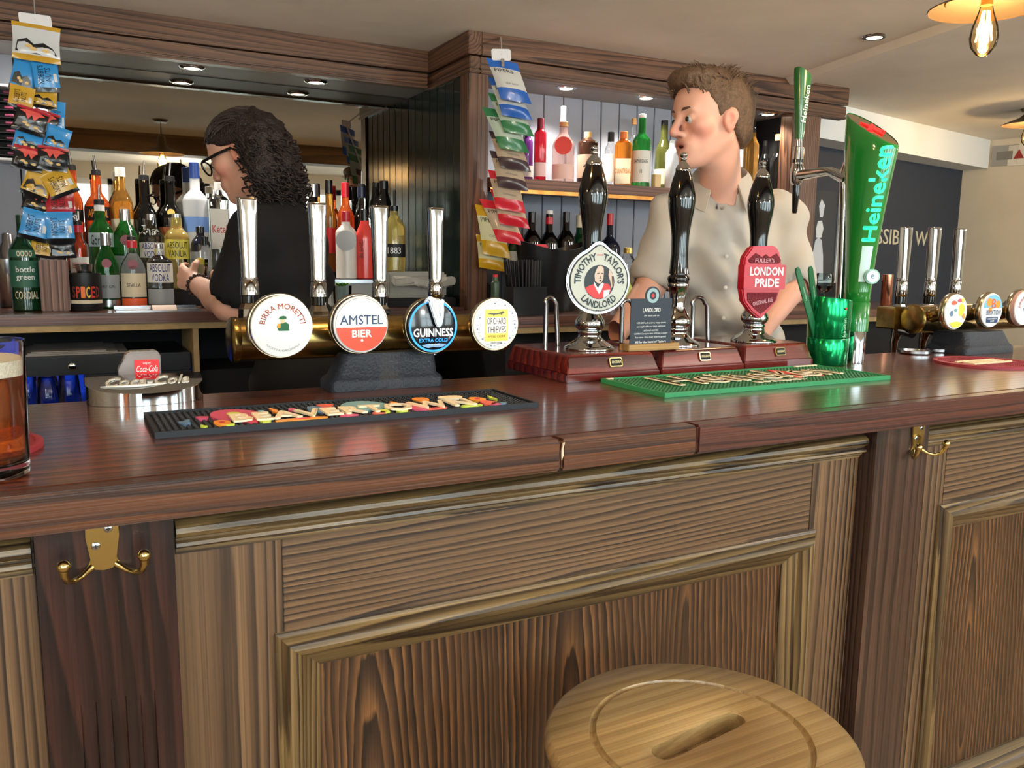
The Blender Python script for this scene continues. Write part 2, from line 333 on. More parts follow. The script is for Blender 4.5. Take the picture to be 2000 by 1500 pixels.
# ---------------------------------------------------------------- boarded walls
def boards_x(name, x0, x1, Y, z0, z1, wd, m, label):
    o = sbox(name, (x0, Y+0.012, z0), (x1, Y+0.03, z1), matt_black, label=label); n = max(1, round((x1-x0)/wd)); s = (x1-x0)/n
    me = None
    for i in range(n):
        mb = MB().box((x0+i*s+0.0022, Y, z0), (x0+(i+1)*s-0.0022, Y+0.0118, z1))
        mb.build('plank', m, o, bevel=0.0018)
    return o
boards_x('wall_panelled_left', -0.75, 0.0, 2.295, 1.17, ZS, 0.09, grey_blue, 'grey-blue boarded wall left of the mirror')
boards_x('wall_panelled_right', 1.33, 2.74, 1.965, 1.16, ZS, 0.0905, grey_blue, 'grey-blue boarded wall behind the bottle shelf')
o = sbox('wall_return', (1.272, 1.80, 1.16), (1.30, 2.31, ZS), matt_black, label='glossy dark green boarded side wall beside the mirror')
for i in range(7):
    s = 0.51/7; MB().box((1.26, 1.80+i*s+0.0018, 1.16), (1.2718, 1.80+(i+1)*s-0.0018, ZS)).build('plank', green_black, o, bevel=0.0016)
sbox('trim_10', (1.252, 1.735, 1.16), (1.33, 1.80, ZS), corz, label='oak corner post behind the crisp packets', bevel=0.003)
p0, p1 = at(1545, 300, 1.73), at(1600, 300, 1.73)
sbox('trim_11', (p0.x, 1.73, 1.16), (p1.x, 1.80, ZS), corz, label='oak end post right of the bottle shelves', bevel=0.003)
sbox('trim_12', (p0.x+0.05, 1.80, 1.16), (p0.x+0.07, 2.0, ZS), matt_black)
sbox('trim_13', (p1.x, 1.90, 1.18), (3.30, 2.06, 1.62), matt_black, label='dark recess right of the oak end post')
# mirror
mt = thing('wall_mirror', 'large wall mirror behind the back bar bottles', 'mirror', (0.63, 2.31, 1.17))
mirror_m = mat('mirror_silver', (152, 147, 136), 0.015, 1)
MB().box((0.022, 2.312, 1.172), (1.258, 2.332, ZS-0.002)).build('mirror_glass', mirror_m, mt, smooth=0)
dark_frame = wood('mirror_frame_wood', (70, 50, 36), (40, 26, 18), 'z', 30)
MB().box((-0.004, 2.285, 1.172), (0.022, 2.332, ZS-0.002)).build('frame', dark_frame, mt, bevel=0.002)
# ================================================================== the bar
top_m = dict(light=(146, 74, 38), dark=(36, 14, 9), ring=14, line=0.5, along=0.03, tilt=0.05, pith=0.5, rough=0.30, coat=0.8, crough=0.13, warp=0.3, pore=0.6, blot=0.35, bump=0.25)
topw = wood('varnished_top', axis='x', **top_m)
nosew = wood('nosing_oak', (108, 60, 28), (42, 19, 10), 'x', 30, 0.05, 0.5, 0.05, rough=0.34, coat=0.25, warp=0.3, line=0.7)
nosew2 = wood('nosing_mahogany', (94, 46, 31), (44, 18, 13), 'x', 34, 0.05, 0.3, 0.08, rough=0.34, coat=0.25, warp=0.3, line=0.7)
BT = 1.10; JX = atz(1096, 858, BT).x
wt = thing('bar_worktop', 'long varnished dark red-brown wooden bar top with square front edge', 'bar top', (0.6, 0.3, 1.056))
MB().box((-1.7, 0.0305, 1.056), (3.6, 0.585, BT)).build('top_board', topw, wt, bevel=0.002)
MB().box((-1.7, 0.0, 1.056), (JX-0.0006, 0.030, BT)).build('front_edge', nosew, wt, bevel=0.0035, label='golden brown grained front edge board')
MB().box((JX+0.0006, 0.0, 1.056), (JX+0.235, 0.030, BT)).build('front_edge', nosew, wt, bevel=0.0035)
MB().box((JX+0.236, 0.0, 1.056), (3.6, 0.030, BT)).build('front_edge', nosew2, wt, bevel=0.0035)
MB().prism([(-0.001, -0.012), (0.0018, -0.006), (0.001, 0.004), (0.0034, 0.012), (0.0006, 0.011), (-0.0016, 0)], (JX+0.001, 0.0, 1.084), (1, 0, 0), (0, 0, 1), (0, -1, 0), -0.002, 0.0006).build('chip', mat('bare_wood', (214, 190, 160), 0.8), wt, label='pale chip in the front edge')
fw = dict(light=(126, 96, 66), dark=(40, 28, 21), mid=(102, 75, 51), line=0.6, rough=0.42, coat=0.12, warp=0.28, pore=0.35, blot=0.25)
fx = wood('stained_ash_x', axis='x', ring=34, along=0.06, tilt=0.55, pith=0.03, **fw); fz = wood('stained_ash_z', axis='z', ring=30, along=0.04, tilt=0.10, pith=0.07, **fw)
fm = dict(light=(140, 112, 70), dark=(50, 36, 24), line=0.55, rough=0.38, coat=0.15, warp=0.35, pore=0.3, blot=0.4)
fmx = wood('moulding_ash_x', axis='x', ring=30, along=0.05, tilt=0.6, pith=0.03, **fm); fmz = wood('moulding_ash_z', axis='z', ring=30, along=0.05, tilt=0.6, pith=0.03, **fm)
panw = wood('panel_ash', (128, 86, 48), (32, 20, 13), 'z', 30, 0.14, 0.72, 0.008, mid=(76, 50, 31), line=0.5, rough=0.38, coat=0.3, warp=0.22, pore=0.35, blot=0.35)
pilw = wood('pilaster_mahogany', (66, 36, 31), (26, 16, 18), 'z', 20, 0.10, 0.7, 0.02, mid=(44, 25, 25), rough=0.3, coat=0.3, warp=0.3, pore=0.4, blot=0.4)
pilw2 = wood('pilaster_oak', (84, 58, 46), (40, 26, 22), 'z', 26, 0.04, 0.1, 0.12, line=0.7, rough=0.34, coat=0.3, warp=0.3, pore=0.5, blot=0.3)
bf = thing('bar_panelling', 'panelled wooden bar front with mouldings and dark pilasters', 'bar front', (0.6, 0.09, 0.0))
FY = 0.075
def bay(x0, x1, px0, px1, only=None):
    MB().box((x0, FY, 1.0), (x1, FY+0.03, 1.0555)).build('frieze_board', fx, bf)
    # ogee moulding under the counter
    zt, zb = 1.036, 0.992
    prof = [(FY, zt), (FY-0.006, zt), (FY-0.014, zt-0.003), (FY-0.020, zt-0.008), (FY-0.021, zt-0.014), (FY-0.018, zt-0.019), (FY-0.012, zt-0.022), (FY-0.012, zt-0.025), (FY-0.016, zt-0.027),
            (FY-0.017, zt-0.031), (FY-0.013, zt-0.034), (FY-0.008, zt-0.035), (FY-0.008, zt-0.0375), (FY-0.006, zt-0.0375), (FY-0.006, zt-0.040), (FY-0.003, zt-0.040), (FY-0.003, zb), (FY, zb)]
    MB().loft([[(x, y, z) for y, z in prof] for x in (x0+0.002, x1-0.002)]).build('ogee_moulding', fmx, bf, smooth=25)
    MB().box((x0, FY, 0.0), (px0+0.012, FY+0.03, 0.9995)).build('stile', fz, bf, bevel=0.001)
    MB().box((px1-0.012, FY, 0.0), (x1, FY+0.03, 0.9995)).build('stile', fz, bf, bevel=0.001)
    MB().box((px0+0.0125, FY, 0.85), (px1-0.0125, FY+0.03, 0.9995)).build('rail', fx, bf, bevel=0.001)
    MB().box((px0+0.0125, FY, 0.0), (px1-0.0125, FY+0.03, 0.22)).build('rail', fx, bf, bevel=0.001)
    zt, zb = 0.870, 0.20
    pr = [(0.0, 0.0), (0.0, 0.006), (0.004, 0.0085), (0.006, 0.0085), (0.008, 0.012), (0.014, 0.018), (0.021, 0.0195), (0.028, 0.016), (0.033, 0.009), (0.036, 0.004), (0.0365, 0.002), (0.046, -0.006), (0.060, -0.012), (0.060, -0.022), (0.0, -0.022)]
    R = lambda d, h, x, z: (x, FY-h, z)
    sides = [('x', [(px0+d, zt-d) for d, h in pr], [(px1-d, zt-d) for d, h in pr]), ('x', [(px0+d, zb+d) for d, h in pr], [(px1-d, zb+d) for d, h in pr]),
             ('z', [(px0+d, zb+d) for d, h in pr], [(px0+d, zt-d) for d, h in pr]), ('z', [(px1-d, zb+d) for d, h in pr], [(px1-d, zt-d) for d, h in pr])]
    for ax, A, B in sides:
        MB().loft([[(p[0], FY-h, p[1]) for p, (d, h) in zip(A, pr)], [(p[0], FY-h, p[1]) for p, (d, h) in zip(B, pr)]]).build('panel_moulding', fmx if ax == 'x' else fmz, bf, smooth=28)
    n = 3; s = (px1-px0-0.116)/n
    for i in range(n): MB().box((px0+0.058+i*s+0.0002, FY+0.016, zb+0.05), (px0+0.058+(i+1)*s-0.0002, FY+0.03, zt-0.05)).build('panel_board', panw, bf)
bay(0.0985, 1.2655, 0.212, 1.161)
bay(1.4125, 2.60, 1.505, 2.49)
bay(-1.20, -0.043, -1.09, -0.155)
def pilaster(x0, x1, m, flutes=True):
    Y = 0.042; rings = []
    for z, k in ((0.0, 1), (0.80, 1), (0.825, 0.8), (0.845, 0.0), (1.0555, 0.0)):
        ring = [(x0, Y+0.05, z), (x0, Y, z)]
        for cxr in (0.30, 0.52, 0.74):
            cx = x0+(x1-x0)*cxr
            for t in range(7):
                a = PI*t/6; ring.append((cx-0.008*math.cos(a), Y+(0.006*math.sin(a)*k if flutes else 0), z))
        ring += [(x1, Y, z), (x1, Y+0.05, z)]; rings.append(ring)
    MB().loft(rings).build('pilaster', m, bf, smooth=30, label='dark mahogany pilaster with three flutes' if flutes else None)
pilaster(-0.041, 0.0965, pilw); pilaster(1.268, 1.411, pilw2, False); pilaster(2.602, 2.74, pilw); pilaster(-1.34, -1.202, pilw2)
MB().box((-1.5, 0.30, 0.0), (3.5, 0.34, 1.0555)).build('back_board', matt_black, bf)
# brass double coat hooks
def hook(px, py, label, tilt=0):
    Y = 0.042; c = at(px, py, Y); t = thing('coat_hook', label, 'hook', (c.x, Y, c.z), 'brass coat hooks under the bar top')
    x, z = c.x, c.z
    pl = [(-0.016, 0.03), (-0.0165, 0.012), (-0.014, -0.004), (-0.013, -0.012), (-0.016, -0.020), (-0.008, -0.024), (0.0, -0.0255), (0.008, -0.024), (0.016, -0.020), (0.013, -0.012), (0.014, -0.004), (0.0165, 0.012), (0.016, 0.03)]
    MB().prism(pl, (x, Y, z), (1, 0, 0), (0, 0, 1), (0, -1, 0), 0.0005, 0.004).build('plate', gold, t, bevel=0.001)
    for s in (-1, 1):
        pts = [(x+s*0.012, Y-0.003, z-0.020), (x+s*0.022, Y-0.010, z-0.0265), (x+s*0.030, Y-0.018, z-0.028), (x+s*0.036, Y-0.026, z-0.024), (x+s*0.0385, Y-0.031, z-0.015), (x+s*0.0385, Y-0.033, z-0.008)]
        a = MB().tube(pts, [0.004, 0.003, 0.003, 0.0034, 0.0042, 0.005], 10).build('arm', gold, t, smooth=60)
        MB().sphere((x+s*0.0385, Y-0.0335, z-0.005), 0.0068, 14, 8).build('knob', gold, a, smooth=60)
    for dx, dz in ((0.006, 0.021), (-0.007, 0.003)):
        sc = MB().lathe([(0, 0.0048), (0.0012, 0.0044), (0.002, 0.003)], (0, 0, 0), 14).xf(Matrix.Translation((x+dx, Y-0.0036, z+dz)) @ Matrix.Rotation(PI/2, 4, 'X')).build('screw', steel, t)
        MB().cbox((x+dx, Y-0.0058, z+dz), (0.0045, 0.0006, 0.001)).cbox((x+dx, Y-0.0058, z+dz), (0.001, 0.0006, 0.0045)).build('slot', black_print, sc)
hook(201, 1068, 'brass double coat hook on the dark fluted pilaster at left')
hook(1790, 858, 'brass double coat hook on the oak pilaster at right')
# ---------------------------------------------------------------- stool
sx, sy, sz, sr = 0.667, -0.205, 0.76, 0.193
st = thing('bar_stool', 'round pale wooden bar stool with slotted grab hole in front of the bar', 'stool', (sx, sy, 0))
stw = wood('stool_wood', (164, 134, 88), (140, 110, 68), 'x', 16, 0.05, 0.3, 0.12, mid=(156, 126, 80), rough=0.33, coat=0.25, warp=0.2, pore=0.18, blot=0.18, bump=0.05)
stl = wood('stool_leg_wood', (170, 132, 80), (120, 88, 52), 'z', 9, 0.05, 0.03, 0.2, rough=0.4)
# seat with grab slot: ring of quads between slot outline and rim
ang = math.radians(8)
nseg = 64; L_, W_ = 0.078, 0.0155
def slotpt(a):
    c, s = math.cos(a), math.sin(a); k = min(L_/max(abs(c), 1e-6), 1e9)
    # stadium support by marching
    lo, hi = 0, L_+0.01
    for _ in range(30):
        mid = (lo+hi)/2; x, y = mid*c, mid*s; dx = max(abs(x)-(L_-W_), 0)
        if math.hypot(dx, y) < W_: lo = mid
        else: hi = mid
    return lo*c, lo*s
As = [2*PI*i/nseg for i in range(nseg)]
# denser sampling near slot ends
As = sorted(set(As + [s*0.2*i/8+o_ for i in range(9) for s in (-1, 1) for o_ in (0, PI)]))
As = [a % (2*PI) for a in As]; As = sorted(set(round(a, 6) for a in As))
slot = [slotpt(a) for a in As]
def rr(r, z): return [(r*math.cos(a), r*math.sin(a), z) for a in As]
rings = [[(x, y, -0.026) for x, y in slot], rr(sr-0.012, -0.026), rr(sr-0.003, -0.022), rr(sr, -0.013), rr(sr-0.002, -0.005), rr(sr-0.008, 0.0), rr(0.137, 0.0), rr(0.1355, -0.0035), rr(0.1325, -0.005), rr(0.1295, -0.0035), rr(0.128, 0.0), [(x*1.03, y*1.12, 0.0) for x, y in slot], [(x, y, -0.0015) for x, y in slot], [(x, y, -0.026) for x, y in slot]]
mb = MB().loft(rings, cap=(False, False)); mb.xf(Matrix.Translation((sx, sy, sz)) @ Matrix.Rotation(ang, 4, 'Z')); mb.build('seat', stw, st, smooth=40)
MB().lathe([(sz-0.058, 0.135), (sz-0.0265, 0.140)], (sx, sy, 0), 40).build('slot_shade_disc', stl, st)  # disc added beneath the seat so the grab slot looks dark
for i in range(4):
    a = ang+PI/4+i*PI/2; d = Vector((math.cos(a), math.sin(a), 0)); b0_ = Vector((sx, sy, 0))
    MB().tube([b0_+d*0.215+Vector((0, 0, 0.0)), b0_+d*0.185+Vector((0, 0, 0.25)), b0_+d*0.158+Vector((0, 0, sz-0.0265))], [0.016, 0.019, 0.018], 12).build('leg', stl, st)
for i in range(4):
    a = ang+PI/4+i*PI/2; a2 = a+PI/2; z = 0.25 if i % 2 == 0 else 0.31; r_ = 0.183
    MB().tube([(sx+r_*math.cos(a), sy+r_*math.sin(a), z), (sx+r_*math.cos(a2), sy+r_*math.sin(a2), z)], 0.010, 10).build('rung', stl, st)
# ================================================================== back bar counters and under-counter units
bbw = wood('back_bar_top_wood', (120, 74, 56), (60, 34, 26), 'x', 22, 0.06, 0.04, 0.15, rough=0.3, coat=0.5)
ply = mat('raw_plywood_edge', (176, 148, 104), 0.7, noise=0.15, nscale=30)
BL, BR = 1.17, 1.16; YBL, YBR = 1.75, 1.36
t = thing('back_bar_counter', 'dark wooden back bar counter below the mirror', 'counter', (0.0, 2.0, 0))
MB().box((-1.5, YBL, BL-0.032), (1.25, 2.29, BL)).build('top', bbw, t, bevel=0.002)
MB().box((-1.5, YBL+0.012, BL-0.052), (1.25, YBL+0.05, BL-0.0325)).build('edge_strip', ply, t)
for px in (383, 982):
    c = at(px, 690, YBL+0.03); MB().box((c.x-0.008, YBL+0.02, 0.1), (c.x+0.008, YBL+0.30, BL-0.0525)).build('upright', ply, t)
MB().box((-1.5, 2.2, 0.0), (1.25, 2.25, BL-0.0525)).build('back_panel', matt_black, t)
MB().box((-1.5, YBL+0.06, 0.0), (1.25, 2.2, 0.10)).build('plinth', matt_black, t)
t = thing('back_bar_counter', 'dark wooden back bar counter under the bottle shelf with black bucket', 'counter', (2.1, 1.7, 0))
MB().prism([(1.195, YBR), (3.45, YBR), (3.45, 1.88), (2.95, 1.88), (2.95, 1.962), (1.262, 1.962), (1.262, 1.745), (1.195, 1.745)], (0, 0, BR), (1, 0, 0), (0, 1, 0), (0, 0, 1), -0.032, 0.0).build('top', bbw, t, bevel=0.002)
MB().box((1.20, YBR+0.012, BR-0.052), (3.44, YBR+0.05, BR-0.0325)).build('edge_strip', ply, t)
MB().box((1.262, YBR+0.10, 0.0), (3.44, YBR+0.14, BR-0.0525)).build('front_panel', matt_black, t)
MB().box((1.262, YBR+0.14, 0.0), (1.28, 1.95, BR-0.0525)).build('side_panel', matt_black, t)
# under-counter fridge with blue-lit glasses
fz0, fz1 = 0.62, at(300, 690, 1.80).z
t = thing('glass_fridge', 'black under-counter fridge lit blue inside with upturned glasses', 'fridge', (0.0, 1.95, 0.10))
fb = mat('fridge_black', (26, 27, 30), 0.35); blue = mat('blue_lit_panel', (20, 50, 150), 0.4, emit=(30, 70, 220), es=0.35)
xa, xb = -0.75, at(372, 700, 1.80).x
MB().box((xa, 1.80, fz1-0.055), (xb, 2.19, fz1)).build('top_rail', fb, t, bevel=0.003)
MB().box((xa, 2.15, 0.101), (xb, 2.19, fz1-0.056)).build('back_panel', blue, t)
MB().box((xa, 1.80, 0.101), (xb, 2.149, 0.60)).build('body', fb, t)
for x in (xa, at(176, 760, 1.80).x): MB().box((x-0.01, 1.80, 0.601), (x+0.02, 2.149, fz1-0.056)).build('side_panel', fb, t)
MB().box((at(172, 760, 1.80).x+0.021, 1.801, 0.601), (xb, 1.82, fz1-0.056)).build('door', fb, t)
c = at(141, 716, 1.80)
MB().lathe([(0, 0.011), (0.004, 0.011), (0.006, 0.007)], (0, 0, 0), 16).xf(Matrix.Translation((c.x, 1.80, c.z)) @ Matrix.Rotation(PI/2, 4, 'X')).build('lock', chrome, t)
sh = sbox
for i, px in enumerate((10, 52, 94, 136)):
    c = at(px, 775, 1.86)
    MB().lathe([(0.0, 0.034), (0.09, 0.027), (0.096, 0.024), (0.096, 0.0)], (c.x, 1.86+0.05*(i % 2), fz1-0.157), 20, cap=(False, False)).build('tumbler', clear, None, label='upturned clear tumbler in the blue-lit fridge, '+('nearest the pint of beer', 'second from the pint of beer', 'third from the pint of beer', 'nearest the chrome dispenser')[i], cat='glass', group='tumblers in the blue-lit fridge')
MB().box((xa+0.03, 1.81, fz1-0.162), (at(170, 760, 1.80).x, 2.14, fz1-0.158)).build('shelf', thin, t)
pw = mat('paper_grey', (150, 145, 140), 0.8)
c0, c1 = at(45, 682, 1.84), at(250, 676, 1.84)
MB().box((c0.x, 1.83, fz1+0.0005), (c1.x, 2.10, fz1+0.005)).box((c0.x+0.01, 1.834, fz1+0.0055), (c1.x-0.03, 2.10, fz1+0.009)).box((c0.x+0.02, 1.838, fz1+0.0095), (c1.x-0.06, 2.10, fz1+0.0125)).build('paper_stack', pw, None, label='stack of grey papers lying on the fridge under the counter', cat='paper')
# the rest of the under-counter space
MB().box((xb+0.03, 1.83, 0.101), (1.16, 2.15, 0.98)).build('cooler_cabinet', matt_black, None, bevel=0.004, label='black cooler cabinet below the counter behind the woman', cat='cabinet')
# ================================================================== things on the bar top
def lpx(x, Y, pts):
    """survey (y_px, half_width_px) pairs along an upright axis into (z, r) pairs; returns X and the profile"""
    ps = [at(x, y, Y) for y, hw in pts]
    X = sum(p.x for p in ps)/len(ps)
    return X, [(p.z, hw*mpp(p)) for p, (y, hw) in zip(ps, pts)]
UX, UZ = Vector((1, 0, 0)), Vector((0, 0, 1)); FR = Vector((0, -1, 0))
# ---------------------------------------------------------------- pint of beer
cx, cy = at(-32, 805, 0.105).x, 0.105
t = thing('pint_glass', 'straight pint glass of amber beer with foam head at the bar edge', 'glass', (cx, cy, BT))
beer_m = mat('amber_beer', (196, 96, 22), 0.02, trans=0.92, ior=1.34); foam_m = mat('beer_foam', (238, 226, 204), 0.9, bump=0.4, bscale=300)
gl = MB().lathe([(0.0, 0.0), (0.0, 0.037), (0.002, 0.0395), (0.008, 0.0400), (0.145, 0.0435), (0.1475, 0.0432), (0.1475, 0.0418), (0.145, 0.0415), (0.022, 0.0380), (0.016, 0.036), (0.013, 0.030), (0.012, 0.0)], (cx, cy, BT), 48)
gl.build('glass', clear, t, smooth=50)
MB().lathe([(0.0126, 0.0), (0.0136, 0.0298), (0.0165, 0.0352), (0.022, 0.0374), (0.109, 0.0398), (0.1092, 0.0)], (cx, cy, BT), 48).build('beer', beer_m, t, smooth=50)
MB().lathe([(0.1094, 0.0), (0.1095, 0.0398), (0.126, 0.0403), (0.1262, 0.036), (0.125, 0.02), (0.1255, 0.0)], (cx, cy, BT), 48).build('foam', foam_m, t, smooth=50)
# ---------------------------------------------------------------- red drip mats
red_rub = mat('red_rubber', (146, 44, 56), 0.55); cream_rub = mat('cream_rubber', (232, 214, 176), 0.55)
def red_mat(cx, cy, r, label, flip):
    t = thing('drip_mat', label, 'bar mat', (cx, cy, BT), 'round red rubber drip mats')
    MB().lathe([(0.0, r), (0.006, r), (0.0072, r-0.002), (0.0072, r-0.008), (0.0055, r-0.009), (0.004, r-0.010), (0.004, 0.0)], (cx, cy, BT+0.0002), 64).build('base', red_rub, t)
    st_ = MB(); n = 21
    for i in range(n):
        y = -r+0.012+(2*r-0.024)*i/(n-1); hw = math.sqrt(max((r-0.012)**2-y*y, 0)); m_ = int(2*hw/0.0085)
        for k in range(m_):
            x = -hw+(k+0.5)*2*hw/m_
            if abs(y) > 0.030: st_.cbox((cx+x, cy+y, BT+0.0052), (0.0055, 0.0055, 0.0024))
    st_.build('studs', red_rub, t, smooth=0, kind='stuff')
    for dy, wd in ((0.022, 0.15), (-0.022, 0.15)):
        MB().box((cx-wd/2, cy+dy-0.004, BT+0.0042), (cx+wd/2, cy+dy+0.004, BT+0.0078)).build('stripe', cream_rub, t, bevel=0.001)
    for k in range(-2, 3):
        MB().prism(rrect(0.022, 0.026, 0.008), (cx+k*0.028, cy, BT), UX, (0, 1, 0), UZ, 0.0042, 0.0078).build('raised_letter', cream_rub, t)
p = atz(86, 868, BT); red_mat(p.x-0.100, p.y, 0.100, 'round red rubber drip mat behind the pint of beer', 0)
p = atz(1848, 715, BT); red_mat(p.x+0.128, p.y-0.01, 0.112, 'round red rubber drip mat below the right-hand beer font', 0)
# ---------------------------------------------------------------- chrome soft drinks dispenser top
c0 = atz(172, 790, BT); 
xl, xr, yb = 0.024, 0.204, 0.578; cx = (xl+xr)/2; a_ = (xr-xl)/2
yf = 0.497
t = thing('drinks_dispenser_top', 'chrome half-moon drinks dispenser top with embossed script lettering', 'dispenser', (cx, 0.54, BT))
poly = [(xr, yb), (xl, yb)] + [(cx-a_*math.cos(PI*i/32), yb-0.018-(yb-0.018-yf)*math.sin(PI*i/32)**0.8) for i in range(33)]
zt = lambda y: BT+0.021+(y-yf)*0.24
MB().loft([[(x, y, BT+0.0004) for x, y in poly], [(x, y, zt(y)-0.001) for x, y in poly], [(cx+(x-cx)*0.985, yb+(y-yb)*0.98, zt(y)) for x, y in poly]]).build('body', chrome, t, smooth=40)
sl = Vector((0, 1, 0.24)).normalized(); letter_m = mat('polished_letter', (238, 236, 226), 0.35, 0.2)
text('Coca-Cola', letter_m, t, (cx+0.004, 0.548, zt(0.548)), (0.998, 0.05, 0), sl, w=0.128, h=0.038, bold=0.012, shear=0.45, ext=0.0016, lift=0.0)
MB().tube([(cx-0.068+0.1*s, 0.530-0.006*math.sin(s*PI)*1.5+0.004*s, zt(0.53)+0.0008) for s in [i/12 for i in range(13)]], [0.0006+0.0016*math.sin(PI*i/12) for i in range(13)], 6).build('swash', letter_m, t)
# acrylic badge behind it
c = at(283, 728, 0.575)
c = at(281, 712, 0.60)
t = thing('dispenser_badge', 'small clear acrylic block with red soft drink badge behind the chrome dispenser', 'badge', (c.x, 0.605, BT-0.1))
acr = mat('acrylic', (240, 232, 230), 0.08, trans=0.75, ior=1.3)
MB().prism([(-0.040, -0.16), (-0.040, -0.005), (-0.030, 0.012), (-0.027, 0.020), (-0.020, 0.0235), (0.020, 0.0235), (0.026, 0.018), (0.028, -0.16)], (c.x, 0.592, c.z), UX, UZ, FR, -0.03, 0.0).build('block', acr, t, bevel=0.002)
b = MB().prism(rrect(0.038, 0.026, 0.002, cx=0.004, cy=-0.004), (c.x, 0.592, c.z), UX, UZ, FR, 0.0004, 0.0016).build('badge', mat('coke_red', (206, 28, 34), 0.35, emit=(206, 28, 34), es=0.25), t)
text('Coca-Cola', white_print, b, (c.x+0.004, 0.5904, c.z-0.006), UX, UZ, w=0.033, h=0.011, bold=0.01, shear=0.4); text('enjoy', white_print, b, (c.x+0.004, 0.5904, c.z+0.003), UX, UZ, w=0.012)
# ---------------------------------------------------------------- black bar mat
t = thing('bar_mat', 'long black rubber bar mat with colourful raised pattern and cream letters', 'bar mat', (0.386, 0.307, BT))
x0, x1, y0, y1 = 0.097, 0.677, 0.226, 0.388
def mat_base(t, x0, x1, y0, y1, m, sm, pitch=0.0085):
    h = 0.009
    MB().box((x0, y0, BT+0.0003), (x1, y1, BT+0.005)).build('base', m, t)
    rim = MB()
    for a, b in (((x0, y0), (x1, y0+0.005)), ((x0, y1-0.005), (x1, y1)), ((x0, y0+0.005), (x0+0.005, y1-0.005)), ((x1-0.005, y0+0.005), (x1, y1-0.005))): rim.box((a[0], a[1], BT+0.005), (b[0], b[1], BT+h))
    rim.build('rim', m, t)
    s = MB(); nx = int((x1-x0-0.014)/pitch); ny = int((y1-y0-0.014)/pitch)
    for i in range(nx):
        for j in range(ny):
            x = x0+0.008+(i+0.5)*pitch; y = y0+0.008+(j+0.5)*pitch
            s.loft([[(x-k, y-k, z), (x+k, y-k, z), (x+k, y+k, z), (x-k, y+k, z)] for z, k in ((BT+0.005, pitch*0.36), (BT+0.0082, pitch*0.22))], cap=(False, True))
    s.build('studs', sm, t, smooth=0, kind='stuff')
mat_base(t, x0, x1, y0, y1, black_rubber, mat('black_rubber_studs', (16, 17, 20), 0.45))
def mp2(x, y): p = atz(260+x/2.381, 700+y/2.381, BT+0.010); return p.x, p.y
cols = {'pink': (206, 84, 116), 'orange': (240, 150, 50), 'teal': (120, 168, 178), 'coral': (228, 100, 78), 'lime': (200, 220, 80), 'blue': (96, 130, 160), 'crimson': (200, 50, 70), 'cream': (244, 226, 190)}
CM = {k: mat('rubber_'+k, v, 0.5) for k, v in cols.items()}
def blob(c, px0, py0, px1, py1, wob=0.12, h=0.0102, hole=False):
    a, b_, d_, e_ = mp2(px0, (py0+py1)/2), mp2(px1, (py0+py1)/2), mp2((px0+px1)/2, py0), mp2((px0+px1)/2, py1)
    cx, cy = (d_[0]+e_[0])/2, min(max((d_[1]+e_[1])/2, y0+0.014), y1-0.014); rx = abs(b_[0]-a[0])/2; ry = min(abs(e_[1]-d_[1])/2, y1-0.006-cy, cy-y0-0.006)
    ph = random.random()*6; poly = [(cx+rx*math.cos(t_)*(1+wob*math.sin(3*t_+ph)), cy+ry*math.sin(t_)*(1+wob*math.cos(2*t_+ph))) for t_ in [2*PI*i/22 for i in range(22)]]
    poly = [(x, min(max(y, y0+0.0055), y1-0.0055)) for x, y in poly]
    o = MB().prism(poly, (0, 0, BT), UX, (0, 1, 0), UZ, 0.005, h).build('motif', CM[c], t)
    if hole: MB().prism([(cx+(x-cx)*0.3, cy+(y-cy)*0.3) for x, y in poly], (0, 0, BT), UX, (0, 1, 0), UZ, h-0.001, h+0.0008).build('motif_centre', CM['lime' if c == 'pink' else 'crimson'], o)
for a in (('pink', 345, 236, 590, 282, .06, .0100, True), ('orange', 372, 286, 456, 310, .05, .0103, True), ('orange', 655, 262, 925, 298, .06, .0100, True), ('crimson', 500, 270, 590, 296), ('teal', 950, 198, 1195, 240, .06), ('blue', 805, 222, 905, 250), ('coral', 1345, 218, 1470, 246, .1, .0101, True), ('pink', 1260, 205, 1370, 240),
          ('orange', 1300, 180, 1380, 200), ('orange', 1560, 178, 1640, 198, .05, .01, True), ('cream', 1410, 172, 1540, 188, .05), ('lime', 1530, 214, 1650, 234, .08), ('coral', 1610, 195, 1690, 212), ('lime', 1120, 236, 1200, 252), ('lime', 1230, 240, 1290, 254), ('lime', 432, 308, 482, 320), ('pink', 720, 230, 762, 244),
          ('coral', 1130, 254, 1200, 268), ('pink', 1670, 205, 1720, 220), ('orange', 1195, 200, 1230, 214), ('teal', 580, 240, 612, 252), ('blue', 1690, 200, 1740, 214, .3), ('blue', 220, 285, 270, 305, .5), ('lime', 315, 303, 342, 328, .5), ('pink', 290, 268, 348, 280, .2), ('lime', 590, 284, 640, 298, .3), ('orange', 640, 230, 668, 252, .3), ('lime', 1660, 172, 1680, 192, .4), ('coral', 850, 212, 930, 222, .2), ('pink', 960, 256, 1050, 268, .2)):
    blob(*a)
ax, ay = mp2(455, 283); bx, by = mp2(1570, 205); dv = Vector((bx-ax, by-ay, 0))
text('BEAVERTOWN', CM['cream'], t, ((ax+bx)/2, (ay+by)/2, BT+0.0100), dv, (-dv.y, dv.x, 0), w=dv.length, h=0.056, bold=0.02, ext=0.0030, lift=0)
